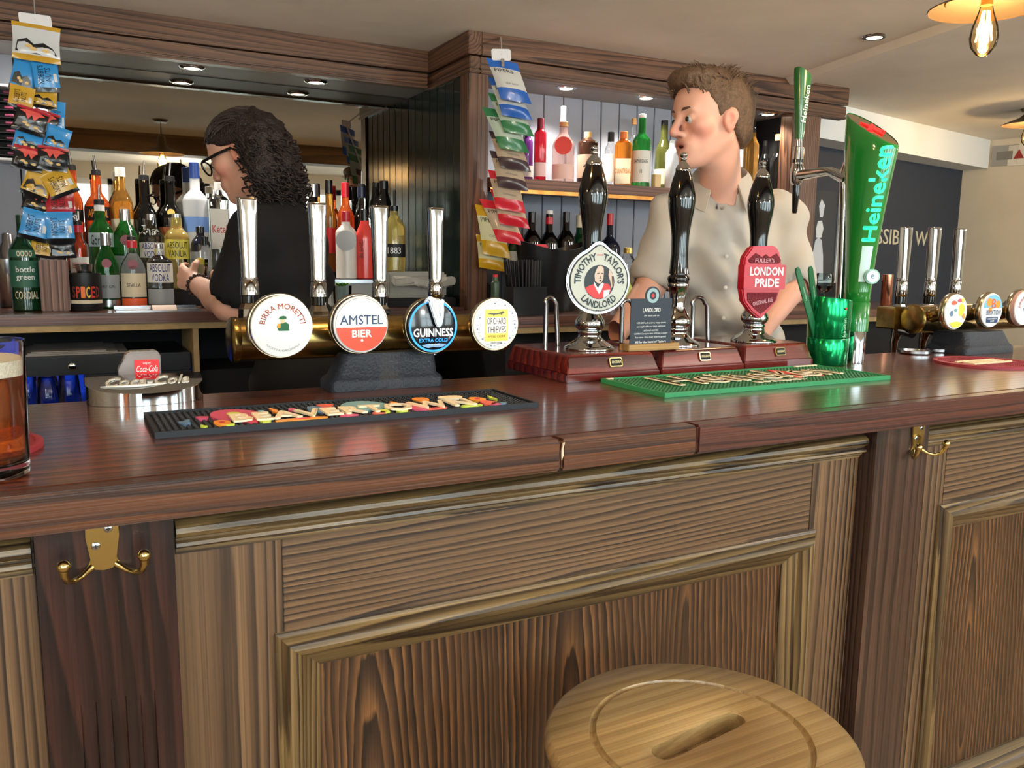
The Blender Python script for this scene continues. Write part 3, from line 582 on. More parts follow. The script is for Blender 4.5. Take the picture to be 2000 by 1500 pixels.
# ---------------------------------------------------------------- green bar mat
t = thing('bar_mat', 'green rubber bar mat with cream lettering and red star in front of the hand pumps', 'bar mat', (1.22, 0.322, BT))
x0, x1, y0, y1 = 0.930, 1.522, 0.219, 0.420
grn = mat('green_rubber', (52, 142, 88), 0.5); mat_base(t, x0, x1, y0, y1, grn, mat('green_rubber_studs', (34, 104, 56), 0.5), 0.0095)
MB().prism(star(0.064, 0.5, cx=1.345, cy=0.322, a0=PI/2+0.1), (0, 0, BT), UX, (0, 1, 0), UZ, 0.005, 0.0098).build('star', mat('red_rubber_star', (222, 62, 48), 0.5), t)
text('Heineken', CM['cream'], t, (1.228, 0.330, BT+0.0098), UX, (0, 1, 0), w=0.44, h=0.115, bold=0.022, ext=0.0016, lift=0)
text('EXPERIENCE', CM['cream'], t, (1.24, 0.252, BT+0.0098), UX, (0, 1, 0), w=0.13, h=0.018, bold=0.03, ext=0.0012, lift=0)
for a, b in (((x0+0.008, y1-0.012), (x0+0.022, y1-0.006)), ((x1-0.075, y1-0.013), (x1-0.008, y1-0.006))): MB().box((a[0], a[1], BT+0.005), (b[0], b[1], BT+0.0098)).build('corner_mark', CM['cream'], t)
# ================================================================== beer fonts on brass T bars
def lit(name, col, es): return mat('lit_'+name, col, 0.25, emit=col, es=es)
lit_white = lit('white', (226, 226, 224), 0.10); lit_black = mat('badge_black', (10, 14, 24), 0.15, coat=0.5); lit_orange = lit('orange', (220, 62, 26), 0.2); lit_yellow = lit('yellow', (232, 204, 80), 0.12)
lit_blue = lit('blue', (40, 140, 220), 0.7); nick = mat('nickel_rim', (190, 176, 150), 0.2, 1)
def badge_frame(t, X, Z, Yf, R, depth, rim_m, face_m, drum_m):
    """drum badge facing -Y; returns badge part, and the face plane origin"""
    Mx = Matrix.Translation((X, Yf, Z)) @ Matrix.Rotation(PI/2, 4, 'X')
    b = MB().lathe([(-depth-0.03, 0.018), (-depth-0.012, 0.026), (-depth, R*0.97), (-depth+0.003, R), (-depth+0.012, R), (-depth+0.014, R*0.97)], (0, 0, 0), 48).xf(Mx).build('badge', rim_m, t, smooth=40)
    MB().lathe([(-depth+0.013, R*0.955), (-0.004, R*0.93)], (0, 0, 0), 48).xf(Mx).build('drum', drum_m, b, smooth=40)
    MB().lathe([(-0.0039, R*0.925), (-0.001, R*0.915), (0.0, R*0.88), (0.0012, 0.0)], (0, 0, 0), 48).xf(Mx).build('face', face_m, b, smooth=40)
    return b, Vector((X, Yf-0.0016, Z))
def tap(t, px, Yt, ytop, hw_top, ybot_handle, zc=None, mirror_front=True, wpx=None):
    """chrome tap: tapered flat-fronted handle on a collar, hex body behind the bar and a spout below"""
    pT, pB = at(px, ytop, Yt), at(px, ybot_handle, Yt); X = pB.x; k = mpp(pB)
    zt, zb = pT.z, pB.z; w1, w0 = hw_top*k, hw_top*k*0.74
    hb = [(-w0, -w0*0.8), (w0, -w0*0.8), (w0, w0*0.8), (-w0, w0*0.8)]
    def ring(w, d, z, y0=0): return [(X+x*w, Yt+y0+y*d, z) for x, y in rrect(2, 2, 0.55, 4)]
    tp = MB().loft([ring(w0, w0, zb), ring(w0*1.02, w0*1.02, zb+0.02), ring(w1*0.98, w1*0.75, zt-0.006), ring(w1, w1*0.72, zt-0.002), ring(w1*0.96, w1*0.66, zt)]).build('handle', chrome, t, smooth=40)
    cz = lambda f: zb-f*k
    MB().lathe([(cz(0), w0*1.12), (cz(4), w0*1.18), (cz(5), w0*1.02), (cz(8), w0*1.2), (cz(34), w0*1.28), (cz(36), w0*1.15)][::-1], (X, Yt, 0), 24).build('collar', chrome, tp, smooth=40)
    MB().lathe([(cz(50), w0*1.22), (cz(36.2), w0*1.22)], (X, Yt, 0), 24).build('bushing', black_gloss, tp)
    MB().lathe([(cz(84), w0*1.35), (cz(80), w0*1.7), (cz(62), w0*1.62), (cz(52), w0*1.25), (cz(50.2), w0*1.2)], (X, Yt, 0), 8).build('tap_body', chrome, tp, smooth=20)
    MB().tube([(X, Yt-0.012, cz(100)), (X, Yt-0.05, cz(104))], [w0*1.2, w0*1.2], 14).build('shank', chrome, tp, smooth=40)
    MB().tube([(X, Yt, cz(82)), (X, Yt+0.004, cz(108)), (X, Yt+0.01, cz(125)), (X, Yt+0.01, cz(150))], [w0*1.3, w0*1.1, w0*0.8, w0*0.62], 14).build('spout', chrome, tp, smooth=50)
    return X
def font_bar(t, X0, X1, Yb, Zb, R):
    Mx = lambda x: Matrix.Translation((x, Yb, Zb)) @ Matrix.Rotation(PI/2, 4, 'Y')
    L_ = X1-X0
    MB().lathe([(0.004, R), (L_-0.004, R)], (0, 0, 0), 40).xf(Mx(X0)).build('brass_bar', brass, t)
    for x, s in ((X0, 1), (X1, -1)):
        c_ = MB().lathe([(-0.0035, 0.0), (-0.003, R*0.7), (0.0, R*0.98), (0.003, R*1.05), (0.012, R*1.05), (0.014, R*1.01)], (0, 0, 0), 40).xf(Mx(x) @ Matrix.Scale(s, 4, (0, 0, 1))).build('end_cap', brass, t, smooth=40)
def font_base(t, x0, x1, y0, y1, ztop, inset, inset_r=None):
    ir = inset if inset_r is None else inset_r
    def ring(i, ir_, fy, z, r=0.014): return [(x, y, z) for x, y in rrect(x1-x0-i-ir_, (y1-y0)-fy, r, 4, cx=(x0+i+x1-ir_)/2, cy=(y0+y1)/2)]
    MB().loft([ring(0, 0, 0, BT+0.0004), ring(0, 0, 0, BT+0.016), ring(0.004, 0.004, 0.006, BT+0.022), ring(0.010, 0.010, 0.012, BT+0.026), ring(inset, ir, 0.03, ztop)]).build('base', mat('font_base_leatherette', (34, 38, 46), 0.5, bump=0.25, bscale=220), t, smooth=35)
# ---- main font
TB_Y, TB_Z, TB_R = 0.585, at(452, 664, 0.585).z, 0.0385
t = thing('beer_font', 'brass T-bar beer font with four chrome taps and round lit badges', 'beer tap', (0.52, 0.57, BT))
font_bar(t, at(449, 660, TB_Y).x, 0.80, TB_Y, TB_Z, TB_R)
font_base(t, 0.412, 0.632, 0.506, 0.585, TB_Z-TB_R+0.012, 0.030, 0.012)
TX = [tap(t, 487, 0.665, 386, 19, 541), tap(t, 622, 0.665, 396, 17.5, 545), tap(t, 742, 0.665, 402, 16.5, 545), tap(t, 850, 0.665, 406, 15.5, 545)]
YB = 0.475
BX = [at(x, y, YB) for x, y in ((552, 638), (706, 634), (846, 637), (969, 634))]
RB = [0.0555, 0.0535, 0.0525, 0.051]
for X_, q in zip(TX, BX): MB().tube([(q.x, YB+0.045, q.z), (q.x, TB_Y-0.01, TB_Z)], 0.017, 14).build('badge_stem', brass, t)
mor, moc = badge_frame(t, BX[0].x, BX[0].z, YB, RB[0], 0.030, nick, lit_white, nick)
brick = mat('print_brick', (150, 50, 34), 0.5); green_p = mat('print_green', (14, 92, 50), 0.5); skin_p = mat('print_skin', (236, 196, 150), 0.5); amber_p = mat('print_amber', (216, 160, 50), 0.5); navy_p = mat('print_navy', (34, 66, 110), 0.5); grey_p = mat('print_grey', (150, 150, 150), 0.5)
text('BIRRA MORETTI', brick, mor, moc, UX, UZ, w=0.098, h=0.0095, bold=0.006, arc=0.0345)
def flat(poly, m, parent, o, k=1.0, lift=0.0004, name='print', ux=UX, uy=UZ):
    un = Vector(ux).cross(Vector(uy)); return MB().prism([(x*k, y*k) for x, y in poly], o, ux, uy, un, lift-0.0003, lift).build(name, m, parent, smooth=0)
k = 0.001
flat([(-9, -8), (9, -8), (8, 3), (3, 7), (-3, 5), (-8, 4), (-12, 0), (-11, -4)], green_p, mor, moc+Vector((0.002, 0, 0.001)), k)
flat(circle(4.2, 14, cy=9), skin_p, mor, moc+Vector((0.000, 0, 0.001)), k, 0.0006)
flat([(-9, 12), (-6, 13), (-5, 16), (2, 17.5), (6, 16), (6.5, 12), (0, 11.5)], green_p, mor, moc+Vector((0.000, 0, 0.001)), k, 0.0008)
flat([(-9, -3), (-4, -3), (-3.5, 5), (-9, 4.5)], amber_p, mor, moc+Vector((0.000, 0, 0.001)), k, 0.0009); flat([(-9.5, 4.3), (-3.4, 4.6), (-4, 7), (-9, 6.5)], white_print, mor, moc+Vector((0.000, 0, 0.001)), k, 0.001)
text('RICETTA ORIGINALE', grey_p, mor, moc, UX, UZ, w=0.060, h=0.0035, arc=-0.040)
am, ac = badge_frame(t, BX[1].x, BX[1].z, YB, RB[1], 0.026, nick, lit_white, mat('drum_dark', (40, 40, 46), 0.3))
Rf = RB[1]*0.875; half = [(Rf*math.cos(a), Rf*math.sin(a)) for a in [PI+math.asin(0.10/1)+(PI-2*math.asin(0.10))*i/30 for i in range(31)]]
flat(half, lit_orange, am, ac, 1, 0.0003)
text('AMSTEL', navy_p, am, ac+Vector((0, 0, 0.0085)), UX, UZ, w=0.078, h=0.0165, bold=0.004); text('BIER', white_print, am, ac+Vector((0, 0, -0.0155)), UX, UZ, w=0.036, h=0.0135, bold=0.03); flat(circle(0.0024, 12, cy=-0.0275), white_print, am, ac, 1, 0.0006)
rr_ = MB()
for i in range(48):
    a, b = 2*PI*i/48, 2*PI*(i+1)/48; r0_, r1_ = Rf*0.985, Rf*0.995+0.0004
    rr_.add([tuple(ac+UX*(r*math.cos(q))+UZ*(r*math.sin(q))+FR*0.0005) for q, r in ((a, r0_), (b, r0_), (b, r1_), (a, r1_))], [(0, 1, 2, 3)])
rr_.build('ring_line', grey_p, am, smooth=0)
gu, gc = badge_frame(t, BX[2].x, BX[2].z, YB, RB[2], 0.022, nick, lit_black, mat('drum_black', (14, 14, 18), 0.25))
rr_ = MB()
for i in range(48):
    a, b = 2*PI*i/48, 2*PI*(i+1)/48; r0_, r1_ = RB[2]*0.83, RB[2]*0.90
    rr_.add([tuple(gc+UX*(r*math.cos(q))+UZ*(r*math.sin(q))+FR*0.0004) for q, r in ((a, r0_), (b, r0_), (b, r1_), (a, r1_))], [(0, 1, 2, 3)])
rr_.build('blue_ring', lit_blue, gu, smooth=0)
text('GUINNESS', mat('lit_lettering', (250, 250, 250), 0.3, emit=(255, 255, 255), es=0.6), gu, gc+Vector((0, 0, -0.0115)), UX, UZ, w=0.078, h=0.0150, bold=0.016); text('EXTRA COLD', lit_blue, gu, gc+Vector((0, 0, -0.0255)), UX, UZ, w=0.056, h=0.0068, bold=0.02)
flat([(-24, -34), (-16, -33), (-10, -31.5), (0, -33), (10, -31.5), (22, -33), (26, -34.5), (18, -38), (8, -39), (0, -38), (-10, -39.5), (-18, -37.5)], mat('print_sky', (130, 170, 210), 0.5), gu, gc, k); text('Cold Brew', white_print, gu, gc+Vector((0.001, 0, -0.0335)), UX, UZ, w=0.022, bold=0.01, shear=0.4, lift=0.001)
# harp emblem standing on the badge
ho = gc+Vector((0.002, -0.002, 0.012))
hp = MB().prism([(-17, 41), (-21, 36), (-24, 29), (-20, 31), (-15, 35), (-13, 27), (-6, 6), (0, -11), (4, -14), (9, -13), (12, -9), (15, 4), (16, 18), (15, 28), (17, 35), (14, 38), (6, 35), (-4, 39), (-10, 43)], ho, UX*k, UZ*k, FR, 0.0, 0.007).build('harp', steel, gu, bevel=0.0015)
flat([(-11.5, 35), (-5, 35), (6, 31.5), (11, 33), (9.5, 20), (4, 2)], white_print, hp, ho, k, 0.0076)
for i in range(6): MB().box((ho.x+(-8+i*3.2)*k-0.0003, ho.y-0.0082, ho.z+(24-i*3.4)*k), (ho.x+(-8+i*3.2)*k+0.0003, ho.y-0.0076, ho.z+33*k)).build('string', steel, hp)
orr, oc = badge_frame(t, BX[3].x, BX[3].z, YB, RB[3], 0.018, nick, lit_white, nick)
flat(rrect(0.048, 0.060, 0.001, cy=-0.001), lit_yellow, orr, oc, 1, 0.0004); flat(rrect(0.042, 0.030, 0.001, cy=-0.001), lit_white, orr, oc, 1, 0.0006)
brown_p = mat('print_brown', (84, 62, 36), 0.5)
text('ORCHARD', brown_p, orr, oc+Vector((0, 0, 0.007)), UX, UZ, w=0.040, h=0.0125, lift=0.001); text('THIEVES', brown_p, orr, oc+Vector((0, 0, -0.009)), UX, UZ, w=0.040, h=0.0125, lift=0.001); text('APPLE CIDER', brown_p, orr, oc+Vector((0, 0, -0.022)), UX, UZ, w=0.038, h=0.0042, lift=0.001)
flat([(-20, 20), (-14, 23), (-7, 22), (4, 22.5), (10, 24), (14, 26), (15, 23.5), (18, 22), (13, 21), (10, 18), (8, 20), (-4, 19), (-6, 16), (-8, 19), (-14, 20)], mat('print_olive', (96, 100, 84), 0.5), orr, oc, k, 0.0008)
random.seed(11)
for i in range(34):
    a = 2*PI*i/34; r_ = RB[3]*(0.72+0.1*random.random()); s_ = 0.0025
    q = (r_*math.cos(a), r_*math.sin(a)); 
    if abs(q[0]) < 0.026 and abs(q[1]) < 0.034: continue
    flat(rrect(s_*(1+random.random()), 0.0007, 0.0002, 2) if i % 3 else circle(0.0016, 8), mat('print_steel_blue', (110, 130, 150), 0.5), orr, oc+UX*q[0]+UZ*q[1], 1, 0.0005, 'doodle')
text('CRAFT MADE', brown_p, orr, oc+Vector((0, 0, -0.0345)), UX, UZ, w=0.024, h=0.003)
# ---- right-hand font
t = thing('beer_font', 'brass T-bar beer font with black base at the far right of the bar', 'beer tap', (2.25, 0.55, BT))
B2Y = 0.575; z2 = at(1795, 623, B2Y).z
font_bar(t, at(1800, 622, B2Y).x-0.04, 2.78, B2Y, z2, 0.0385)
bb = MB().prism(rrect(0.07, 0.062, 0.006), (at(1762, 618, 0.62).x-0.01, 0.64, z2), UX, UZ, FR, -0.03, 0.03).build('end_block', brass, t, bevel=0.002)
font_base(t, 2.122, 2.338, 0.452, 0.580, z2-0.030, 0.012, 0.03)
for px, yt_, hw, yb_ in ((1762, 443, 12.5, 543), (1818, 444, 12.5, 543), (1868, 446, 12, 542)): tap(t, px, 0.655, yt_, hw, yb_)
YB2 = 0.47; Q = [at(x, y, YB2) for x, y in ((1868, 609), (1938, 606), (2003, 602))]
for q in Q: MB().tube([(q.x, YB2+0.02, q.z), (q.x, B2Y, z2)], 0.018, 14).build('badge_stem', brass, t)
pa, po = badge_frame(t, Q[0].x, Q[0].z, YB2, 0.050, 0.020, nick, lit_white, nick)
random.seed(5)
for i, (dx, dy, w_, h_, c_) in enumerate(((0.0, -0.034, 0.05, 0.016, 'yellow'), (0.018, 0.005, 0.024, 0.034, 'yellow'), (-0.015, 0.024, 0.022, 0.012, 'coral'), (0.008, 0.03, 0.016, 0.01, 'pink'), (-0.022, -0.004, 0.012, 0.016, 'blue'), (0.03, -0.012, 0.01, 0.014, 'orange'), (-0.006, 0.004, 0.012, 0.01, 'teal'), (0.02, 0.03, 0.012, 0.012, 'lime'))):
    m_ = lit_yellow if c_ == 'yellow' else CM[c_]
    flat([(dx+w_/2*math.cos(a)*(1+0.2*math.sin(3*a+i)), dy+h_/2*math.sin(a)) for a in [2*PI*j/12 for j in range(12)]], m_, pa, po, 1, 0.0004+0.0001*i)
br_, bo = badge_frame(t, Q[1].x, Q[1].z, YB2, 0.050, 0.020, nick, lit_white, nick)
flat([(0.042*math.cos(a), 0.042*math.sin(a)) for a in [PI*0.05+PI*0.9*i/20 for i in range(21)]], mat('print_light_blue', (120, 190, 220), 0.5), br_, bo, 1, 0.0004)
for dx, dz, r_ in ((-0.018, 0.022, 0.012), (0.02, 0.016, 0.011), (-0.012, 0.002, 0.007)): flat(circle(r_, 18, cx=dx, cy=dz), CM['orange'], br_, bo, 1, 0.0007)
text('B', mat('print_vermilion', (226, 100, 50), 0.5), br_, bo+Vector((0.002, 0, 0.018)), UX, UZ, h=0.026, bold=0.01, lift=0.0012); text('BRIXTON', navy_p, br_, bo+Vector((0.003, 0, -0.006)), UX, UZ, w=0.062, h=0.013, bold=0.004, lift=0.0012)
flat(rrect(0.05, 0.016, 0.002, cy=-0.026), navy_p, br_, bo, 1, 0.0006); text('COLDHARBOUR\nLAGER', white_print, br_, bo+Vector((0.0, 0, -0.026)), UX, UZ, w=0.042, h=0.011, lift=0.0012, bold=0.01)
b3, o3 = badge_frame(t, Q[2].x, Q[2].z, YB2, 0.052, 0.028, nick, lit_white, mat('drum_pink', (190, 150, 140), 0.3))
text('BIRRA MORETTI', brick, b3, o3, UX, UZ, w=0.098, h=0.0095, bold=0.006, arc=0.0325)
flat([(-9, -8), (9, -8), (8, 3), (3, 7), (-3, 5), (-8, 4), (-12, 0)], green_p, b3, o3, k)
# ================================================================== hand pumps
mah = wood('mahogany_box', (120, 38, 30), (66, 16, 16), 'x', 12, 0.06, 0.04, 0.2, rough=0.2, coat=0.9, warp=0.3, pore=0.2, blot=0.25, bump=0.03)
PZ = 1.154
def hand_pump(x0, x1, yf, axpx, pts_h, pts_c, label):
    t = thing('hand_pump', label, 'beer pump', ((x0+x1)/2, 0.56, BT), 'hand pumps on the bar')
    yb_ = 0.69
    def ring(i, z): return [(x0+i, yf+i, z), (x1-i, yf+i, z), (x1-i, yb_-i*0.3, z), (x0+i, yb_-i*0.3, z)]
    MB().loft([ring(0, BT+0.0004), ring(0, BT+0.017)]).build('plinth', mah, t, bevel=0.002)
    MB().loft([ring(0.002, BT+0.0172), ring(0.004, BT+0.022), ring(0.012, PZ-0.006), ring(0.014, PZ-0.003), ring(0.018, PZ)]).build('box', mah, t, bevel=0.0015)
    # maker's plate on the sloping front
    c = Vector(((x0+x1)/2+0.005, yf+0.0072, BT+0.036)); n = Vector((0, -1, 0.3)).normalized(); up = Vector((0, 0.3, 1)).normalized()
    pl = MB().prism(rrect(0.031, 0.019, 0.004), c, UX, up, n, 0.0005, 0.003).build('maker_plate', gold, t, bevel=0.0006)
    MB().prism(rrect(0.027, 0.015, 0.003), c, UX, up, n, 0.0029, 0.0034).build('plate_field', matt_black, pl); text('ANGRAM', mat('print_gold', (230, 214, 160), 0.4), pl, c+n*0.0034, UX, up, w=0.023, h=0.0058, bold=0.01)
    Yp = 0.535; X, pr = lpx(axpx, Yp, pts_c); dz = pr[-1][0]-PZ
    pr = [(z-dz*max(0, (pr[0][0]-z))/(pr[0][0]-pr[-1][0]), r) for z, r in pr]
    MB().lathe(pr[::-1], (X, Yp, 0), 36).build('pedestal', chrome, t, smooth=60)
    Xh, ph = lpx(axpx, Yp, [q for q in pts_h if q[2] == 'h' and True] and [(q[0], q[1]) for q in pts_h if q[2] == 'h'])
    MB().lathe(ph[::-1], (X, Yp, 0), 36).build('handle', black_gloss, t, smooth=60)
    _, pf = lpx(axpx, Yp, [(q[0], q[1]) for q in pts_h if q[2] == 'f'])
    MB().lathe(pf[::-1], (X, Yp, 0), 24).build('finial', chrome, t, smooth=60)
    return t, X, Yp
def handle_pts(y0, y1, s):
    """finial + black handle between px rows y0 (tip) and y1 (foot); s scales half widths"""
    L_ = y1-y0; f = lambda u: y0+u*L_
    F_ = [(f(0), 1), (f(0.006), 5), (f(0.020), 8), (f(0.034), 7), (f(0.040), 4), (f(0.048), 6.5), (f(0.060), 6.5), (f(0.066), 5), (f(0.085), 8.5), (f(0.105), 13), (f(0.120), 15), (f(0.124), 16), (f(0.146), 16), (f(0.148), 14)]
    H_ = [(f(0.148), 15.5), (f(0.20), 20.5), (f(0.26), 25), (f(0.33), 28.5), (f(0.38), 29), (f(0.45), 27), (f(0.54), 22.5), (f(0.64), 18.8), (f(0.76), 17.8), (f(0.88), 19.5), (f(0.930), 21.5), (f(0.936), 18), (f(0.944), 18), (f(0.955), 22.5), (f(0.975), 23.5), (f(0.985), 22), (f(1.0), 22)]
    return [(y, w*s, 'f') for y, w in F_]+[(y, w*s, 'h') for y, w in H_]
ped = lambda y0, y1, s: [(y0+u*(y1-y0), w*s) for u, w in ((0, 21), (0.03, 22.5), (0.07, 22), (0.08, 20), (0.25, 17), (0.36, 16), (0.42, 17), (0.50, 23), (0.57, 28.5), (0.62, 30), (0.66, 29), (0.70, 25), (0.715, 22), (0.73, 23.5), (0.76, 23.5), (0.775, 21.5), (0.82, 23), (0.87, 30), (0.925, 42), (0.965, 48.5), (0.985, 50), (1.0, 49))]
# pump with the landlord clip (nearest), plain middle pump, pump with the red shield clip
pa_, XA, YA = hand_pump(0.862, 1.090, 0.438, 1152, handle_pts(283, 550, 1.0), ped(550, 684, 1.0), 'hand pump wearing the round cream pump clip')
pb_, XB, YB_ = hand_pump(1.104, 1.334, 0.450, 1322, handle_pts(296, 552, 0.93), ped(552, 680, 0.93), 'middle hand pump with a bare handle behind the small card')
pc_, XC, YC = hand_pump(1.346, 1.562, 0.462, 1474, handle_pts(312, 545, 0.90), ped(545, 668, 0.88), 'hand pump wearing the red shield pump clip')
for t_, X_, pxs in ((pa_, XA, None), (pb_, XB, 1), (pc_, XC, 1)): pass
# swan-neck spouts behind the boxes
def swan(t_, pxl, pxr, ytop, ybot, Y):
    a, b, m_ = at(pxl, ybot, Y), at(pxr, ybot, Y), at((pxl+pxr)/2, ytop, Y); w_ = (b.x-a.x)/2; zt_ = m_.z-w_
    pts = [(a.x, Y, PZ+0.0003), (a.x, Y, zt_)]+[(m_.x-w_*math.cos(PI*i/10), Y, zt_+w_*math.sin(PI*i/10)) for i in range(1, 10)]+[(b.x, Y, zt_), (b.x+0.006, Y-0.002, PZ+0.0005)]
    MB().tube(pts, 0.0052, 10).build('swan_neck', steel, t_, smooth=60)
swan(pa_, 1065, 1084, 582, 672, 0.62); swan(pb_, 1213, 1236, 586, 668, 0.63); swan(pc_, 1351, 1378, 580, 662, 0.60)
# landlord clip
cream_f = mat('clip_cream', (192, 194, 182), 0.45); cc = at(1170, 543, 0.478); k = mpp(cc)
nrm = Vector((-0.10, -1, 0.0)).normalized(); cu_ = Vector((1, -0.10, 0)).normalized()
def clip_outline(r, bx=0.0):
    out = []
    for i in range(72):
        a = 2*PI*i/72; x, y = r*math.cos(a), r*0.92*math.sin(a)
        d = abs(a-PI/2)
        if d < 0.46: y += 0.17*r*(0.5+0.5*math.cos(PI*d/0.46))
        out.append((x, y))
    return out
R_ = 70*k; co = cc+Vector((0, 0, -0.006))
cl = MB().prism(clip_outline(R_), co, cu_, UZ, nrm, -0.012, 0.0).build('pump_clip', chrome, pa_, bevel=0.0025, label='round cream pump clip with chrome border and portrait')
MB().prism(clip_outline(R_*0.93), co, cu_, UZ, nrm, 0.0, 0.0008).build('border', black_print, cl, smooth=0); MB().prism(clip_outline(R_*0.885), co, cu_, UZ, nrm, 0.0008, 0.0014).build('field', cream_f, cl, smooth=0)
fo = co+nrm*0.0014
dark_t = mat('clip_dark', (22, 30, 34), 0.4); 
o_ = fo
def fl(poly, m_, lift, kk=1.0): return MB().prism([(x*kk, y*kk) for x, y in poly], o_, cu_, UZ, nrm, lift-0.0004, lift).build('print', m_, cl, smooth=0)
fl(circle(R_*0.50, 40, cy=-0.03*R_), mat('clip_silver', (190, 190, 186), 0.3), 0.0004); fl(circle(R_*0.475, 40, cy=-0.03*R_), dark_t, 0.0006)
u = R_/100
def clipc(poly): # keep figure inside the round field
    return [((x, y) if math.hypot(x, y+3) < 46.5 else tuple(np.array((x, y+3))*46.5/math.hypot(x, y+3)-np.array((0, 3)))) for x, y in poly]
figure = [('red', [(-46, -20), (-30, -12), (-14, -8), (-6, -20), (4, -14), (12, -6), (30, -8), (36, -18), (36, -30), (20, -44), (0, -50), (-20, -46), (-40, -32)]), ('white', [(-16, -2), (-10, -12), (-4, -20), (0, -12), (10, -4), (14, -8), (6, -28), (0, -36), (-6, -28), (-16, -12)]),
          ('skin', [(-14, 0), (-16, 18), (-14, 34), (-6, 42), (4, 43), (12, 36), (13, 22), (12, 8), (8, -2), (2, -8), (-4, -6)]), ('skin', [(30, 30), (36, 38), (42, 34), (46, 18), (46, -10), (38, -20), (34, 0), (28, 16)]), ('white', [(14, -26), (34, -24), (34, -44), (14, -48)]), ('dark', [(-14, 34), (-8, 42), (0, 44), (-6, 40), (-12, 30), (-17, 16), (-15, 6), (-18, 10), (-18, 26)]),
          ('dark', [(-8, 22), (-1, 23), (-1, 21), (-8, 20)]), ('dark', [(4, 23), (11, 22), (11, 20), (4, 21)]), ('dark', [(-4, 8), (2, 9.5), (8, 8), (2, 7)]), ('dark', [(0, 19), (2, 12), (5, 11), (3, 10), (0, 11)]), ('dark', [(-1, 3), (6, 3), (5, -1), (1, -2)]), ('brown', [(38, 14), (42, 14), (46, -14), (42, -20)])]
pm = {'red': mat('clip_red', (206, 44, 44), 0.4), 'white': white_print, 'skin': mat('clip_skin', (206, 180, 162), 0.4), 'dark': dark_t, 'brown': brown_p}
for i, (c_, poly) in enumerate(figure): fl(clipc(poly), pm[c_], 0.0008+0.0001*i, u)
text('TIMOTHY', dark_t, cl, fo+cu_*0+UZ*0, (cu_+UZ*0.0), UZ, w=1, h=1) if False else None
def arct(s, a_mid, rad, w_, h_, m_=dark_t, bold=0.02, under=False):
    V, Fc = tdata(s, bold); V = V.copy(); W = V[:, 0].max()-V[:, 0].min(); H = V[:, 1].max()-V[:, 1].min()
    V[:, 0] *= w_/W; V[:, 1] *= h_/H; out = []
    for x, y, z in V:
        if not under: a = a_mid-x/rad; r_ = rad+y
        else: a = a_mid+x/rad; r_ = rad-y
        out.append(fo+cu_*(r_*math.cos(a))+UZ*(r_*math.sin(a))+nrm*(0.0005+z))
    MB().add(out, Fc).build('lettering', m_, cl, smooth=0)
arct('TIMOTHY', math.radians(143), R_*0.68, R_*1.02, R_*0.22, bold=0.035); arct("TAYLOR'S", math.radians(37), R_*0.68, R_*1.04, R_*0.22, bold=0.035); arct('LANDLORD', math.radians(270), R_*0.66, R_*1.14, R_*0.21, bold=0.035, under=True)
arct('STRONG PALE ALE', math.radians(270), R_*0.83, R_*0.9, R_*0.06, mat('clip_pale_grey', (176, 178, 170), 0.4), 0.0, True)
text('KNOWLE SPRING', red_print, cl, fo+UZ*(R_*0.72), cu_, UZ, w=R_*0.2, h=R_*0.05, shear=0.3); text('TT', mat('clip_pale_grey'), cl, fo+UZ*(R_*0.90), cu_, UZ, w=R_*0.16, h=R_*0.16)
MB().tube([cc-nrm*0.012, (XA, YA-0.016, cc.z)], 0.012, 10).build('clip_bracket', black_plastic, pa_)
# red shield clip
sc_ = at(1489, 545, 0.478); k = mpp(sc_); redc = mat('shield_red', (184, 22, 42), 0.38, coat=0.1); reds = mat('shield_dark_red', (122, 26, 44), 0.35, bump=0.8, bscale=420)
n2 = Vector((-0.10, -1, 0)).normalized(); u2 = Vector((1, -0.10, 0)).normalized()
S = [(-48, 42), (-30, 64), (24, 66), (36, 56), (44, 30), (44, -20), (38, -42), (20, -62), (-2, -80), (-26, -64), (-44, -44), (-50, -20)]
sh_ = MB().prism([(x*k*0.98, y*k*0.98) for x, y in S], sc_, u2, UZ, n2, -0.016, 0.004).build('pump_clip', redc, pc_, bevel=0.003, label='glossy red shield-shaped pump clip')
MB().prism([(x*k, y*k) for x, y in [(-40, 36), (-22, 50), (-6, 42), (2, 48), (12, 42), (28, 50), (40, 36), (34, 30), (-34, 30)]], sc_, u2, UZ, n2, 0.004, 0.0052).build('upper_field', reds, sh_, bevel=0.0004)
MB().prism([(x*k, y*k) for x, y in [(-38, -26), (36, -26), (32, -42), (14, -56), (-2, -68), (-20, -56), (-36, -42)]], sc_, u2, UZ, n2, 0.004, 0.0052).build('lower_field', reds, sh_, bevel=0.0004)
MB().prism(rrect(100*k, 48*k, 3*k, 3, cy=4*k), sc_, u2, UZ, n2, -0.014, 0.009).build('banner', redc, sh_, bevel=0.0015)
text('LONDON', white_print, sh_, sc_+n2*0.009+UZ*(15*k)+u2*(3*k), u2, UZ, w=80*k, h=17*k, bold=0.03, lift=0.001); text('PRIDE', white_print, sh_, sc_+n2*0.009-UZ*(7*k)+u2*(5*k), u2, UZ, w=58*k, h=17*k, bold=0.03, lift=0.001)
silv = mat('clip_pink_silver', (206, 150, 160), 0.4)
text("FULLER'S", silv, sh_, sc_+n2*0.0052+UZ*(36*k), u2, UZ, w=46*k, h=8*k, bold=0.01); text('ORIGINAL ALE', silv, sh_, sc_+n2*0.0052-UZ*(44*k), (u2+UZ*0.18), (UZ-u2*0.18), w=48*k, h=8*k, bold=0.01)
MB().prism(rrect(0.030, 0.065, 0.010), sc_+Vector((-0.030, 0.020, -0.002)), u2, UZ, n2, -0.01, 0.006).build('clip_bracket', black_plastic, pc_, bevel=0.002)
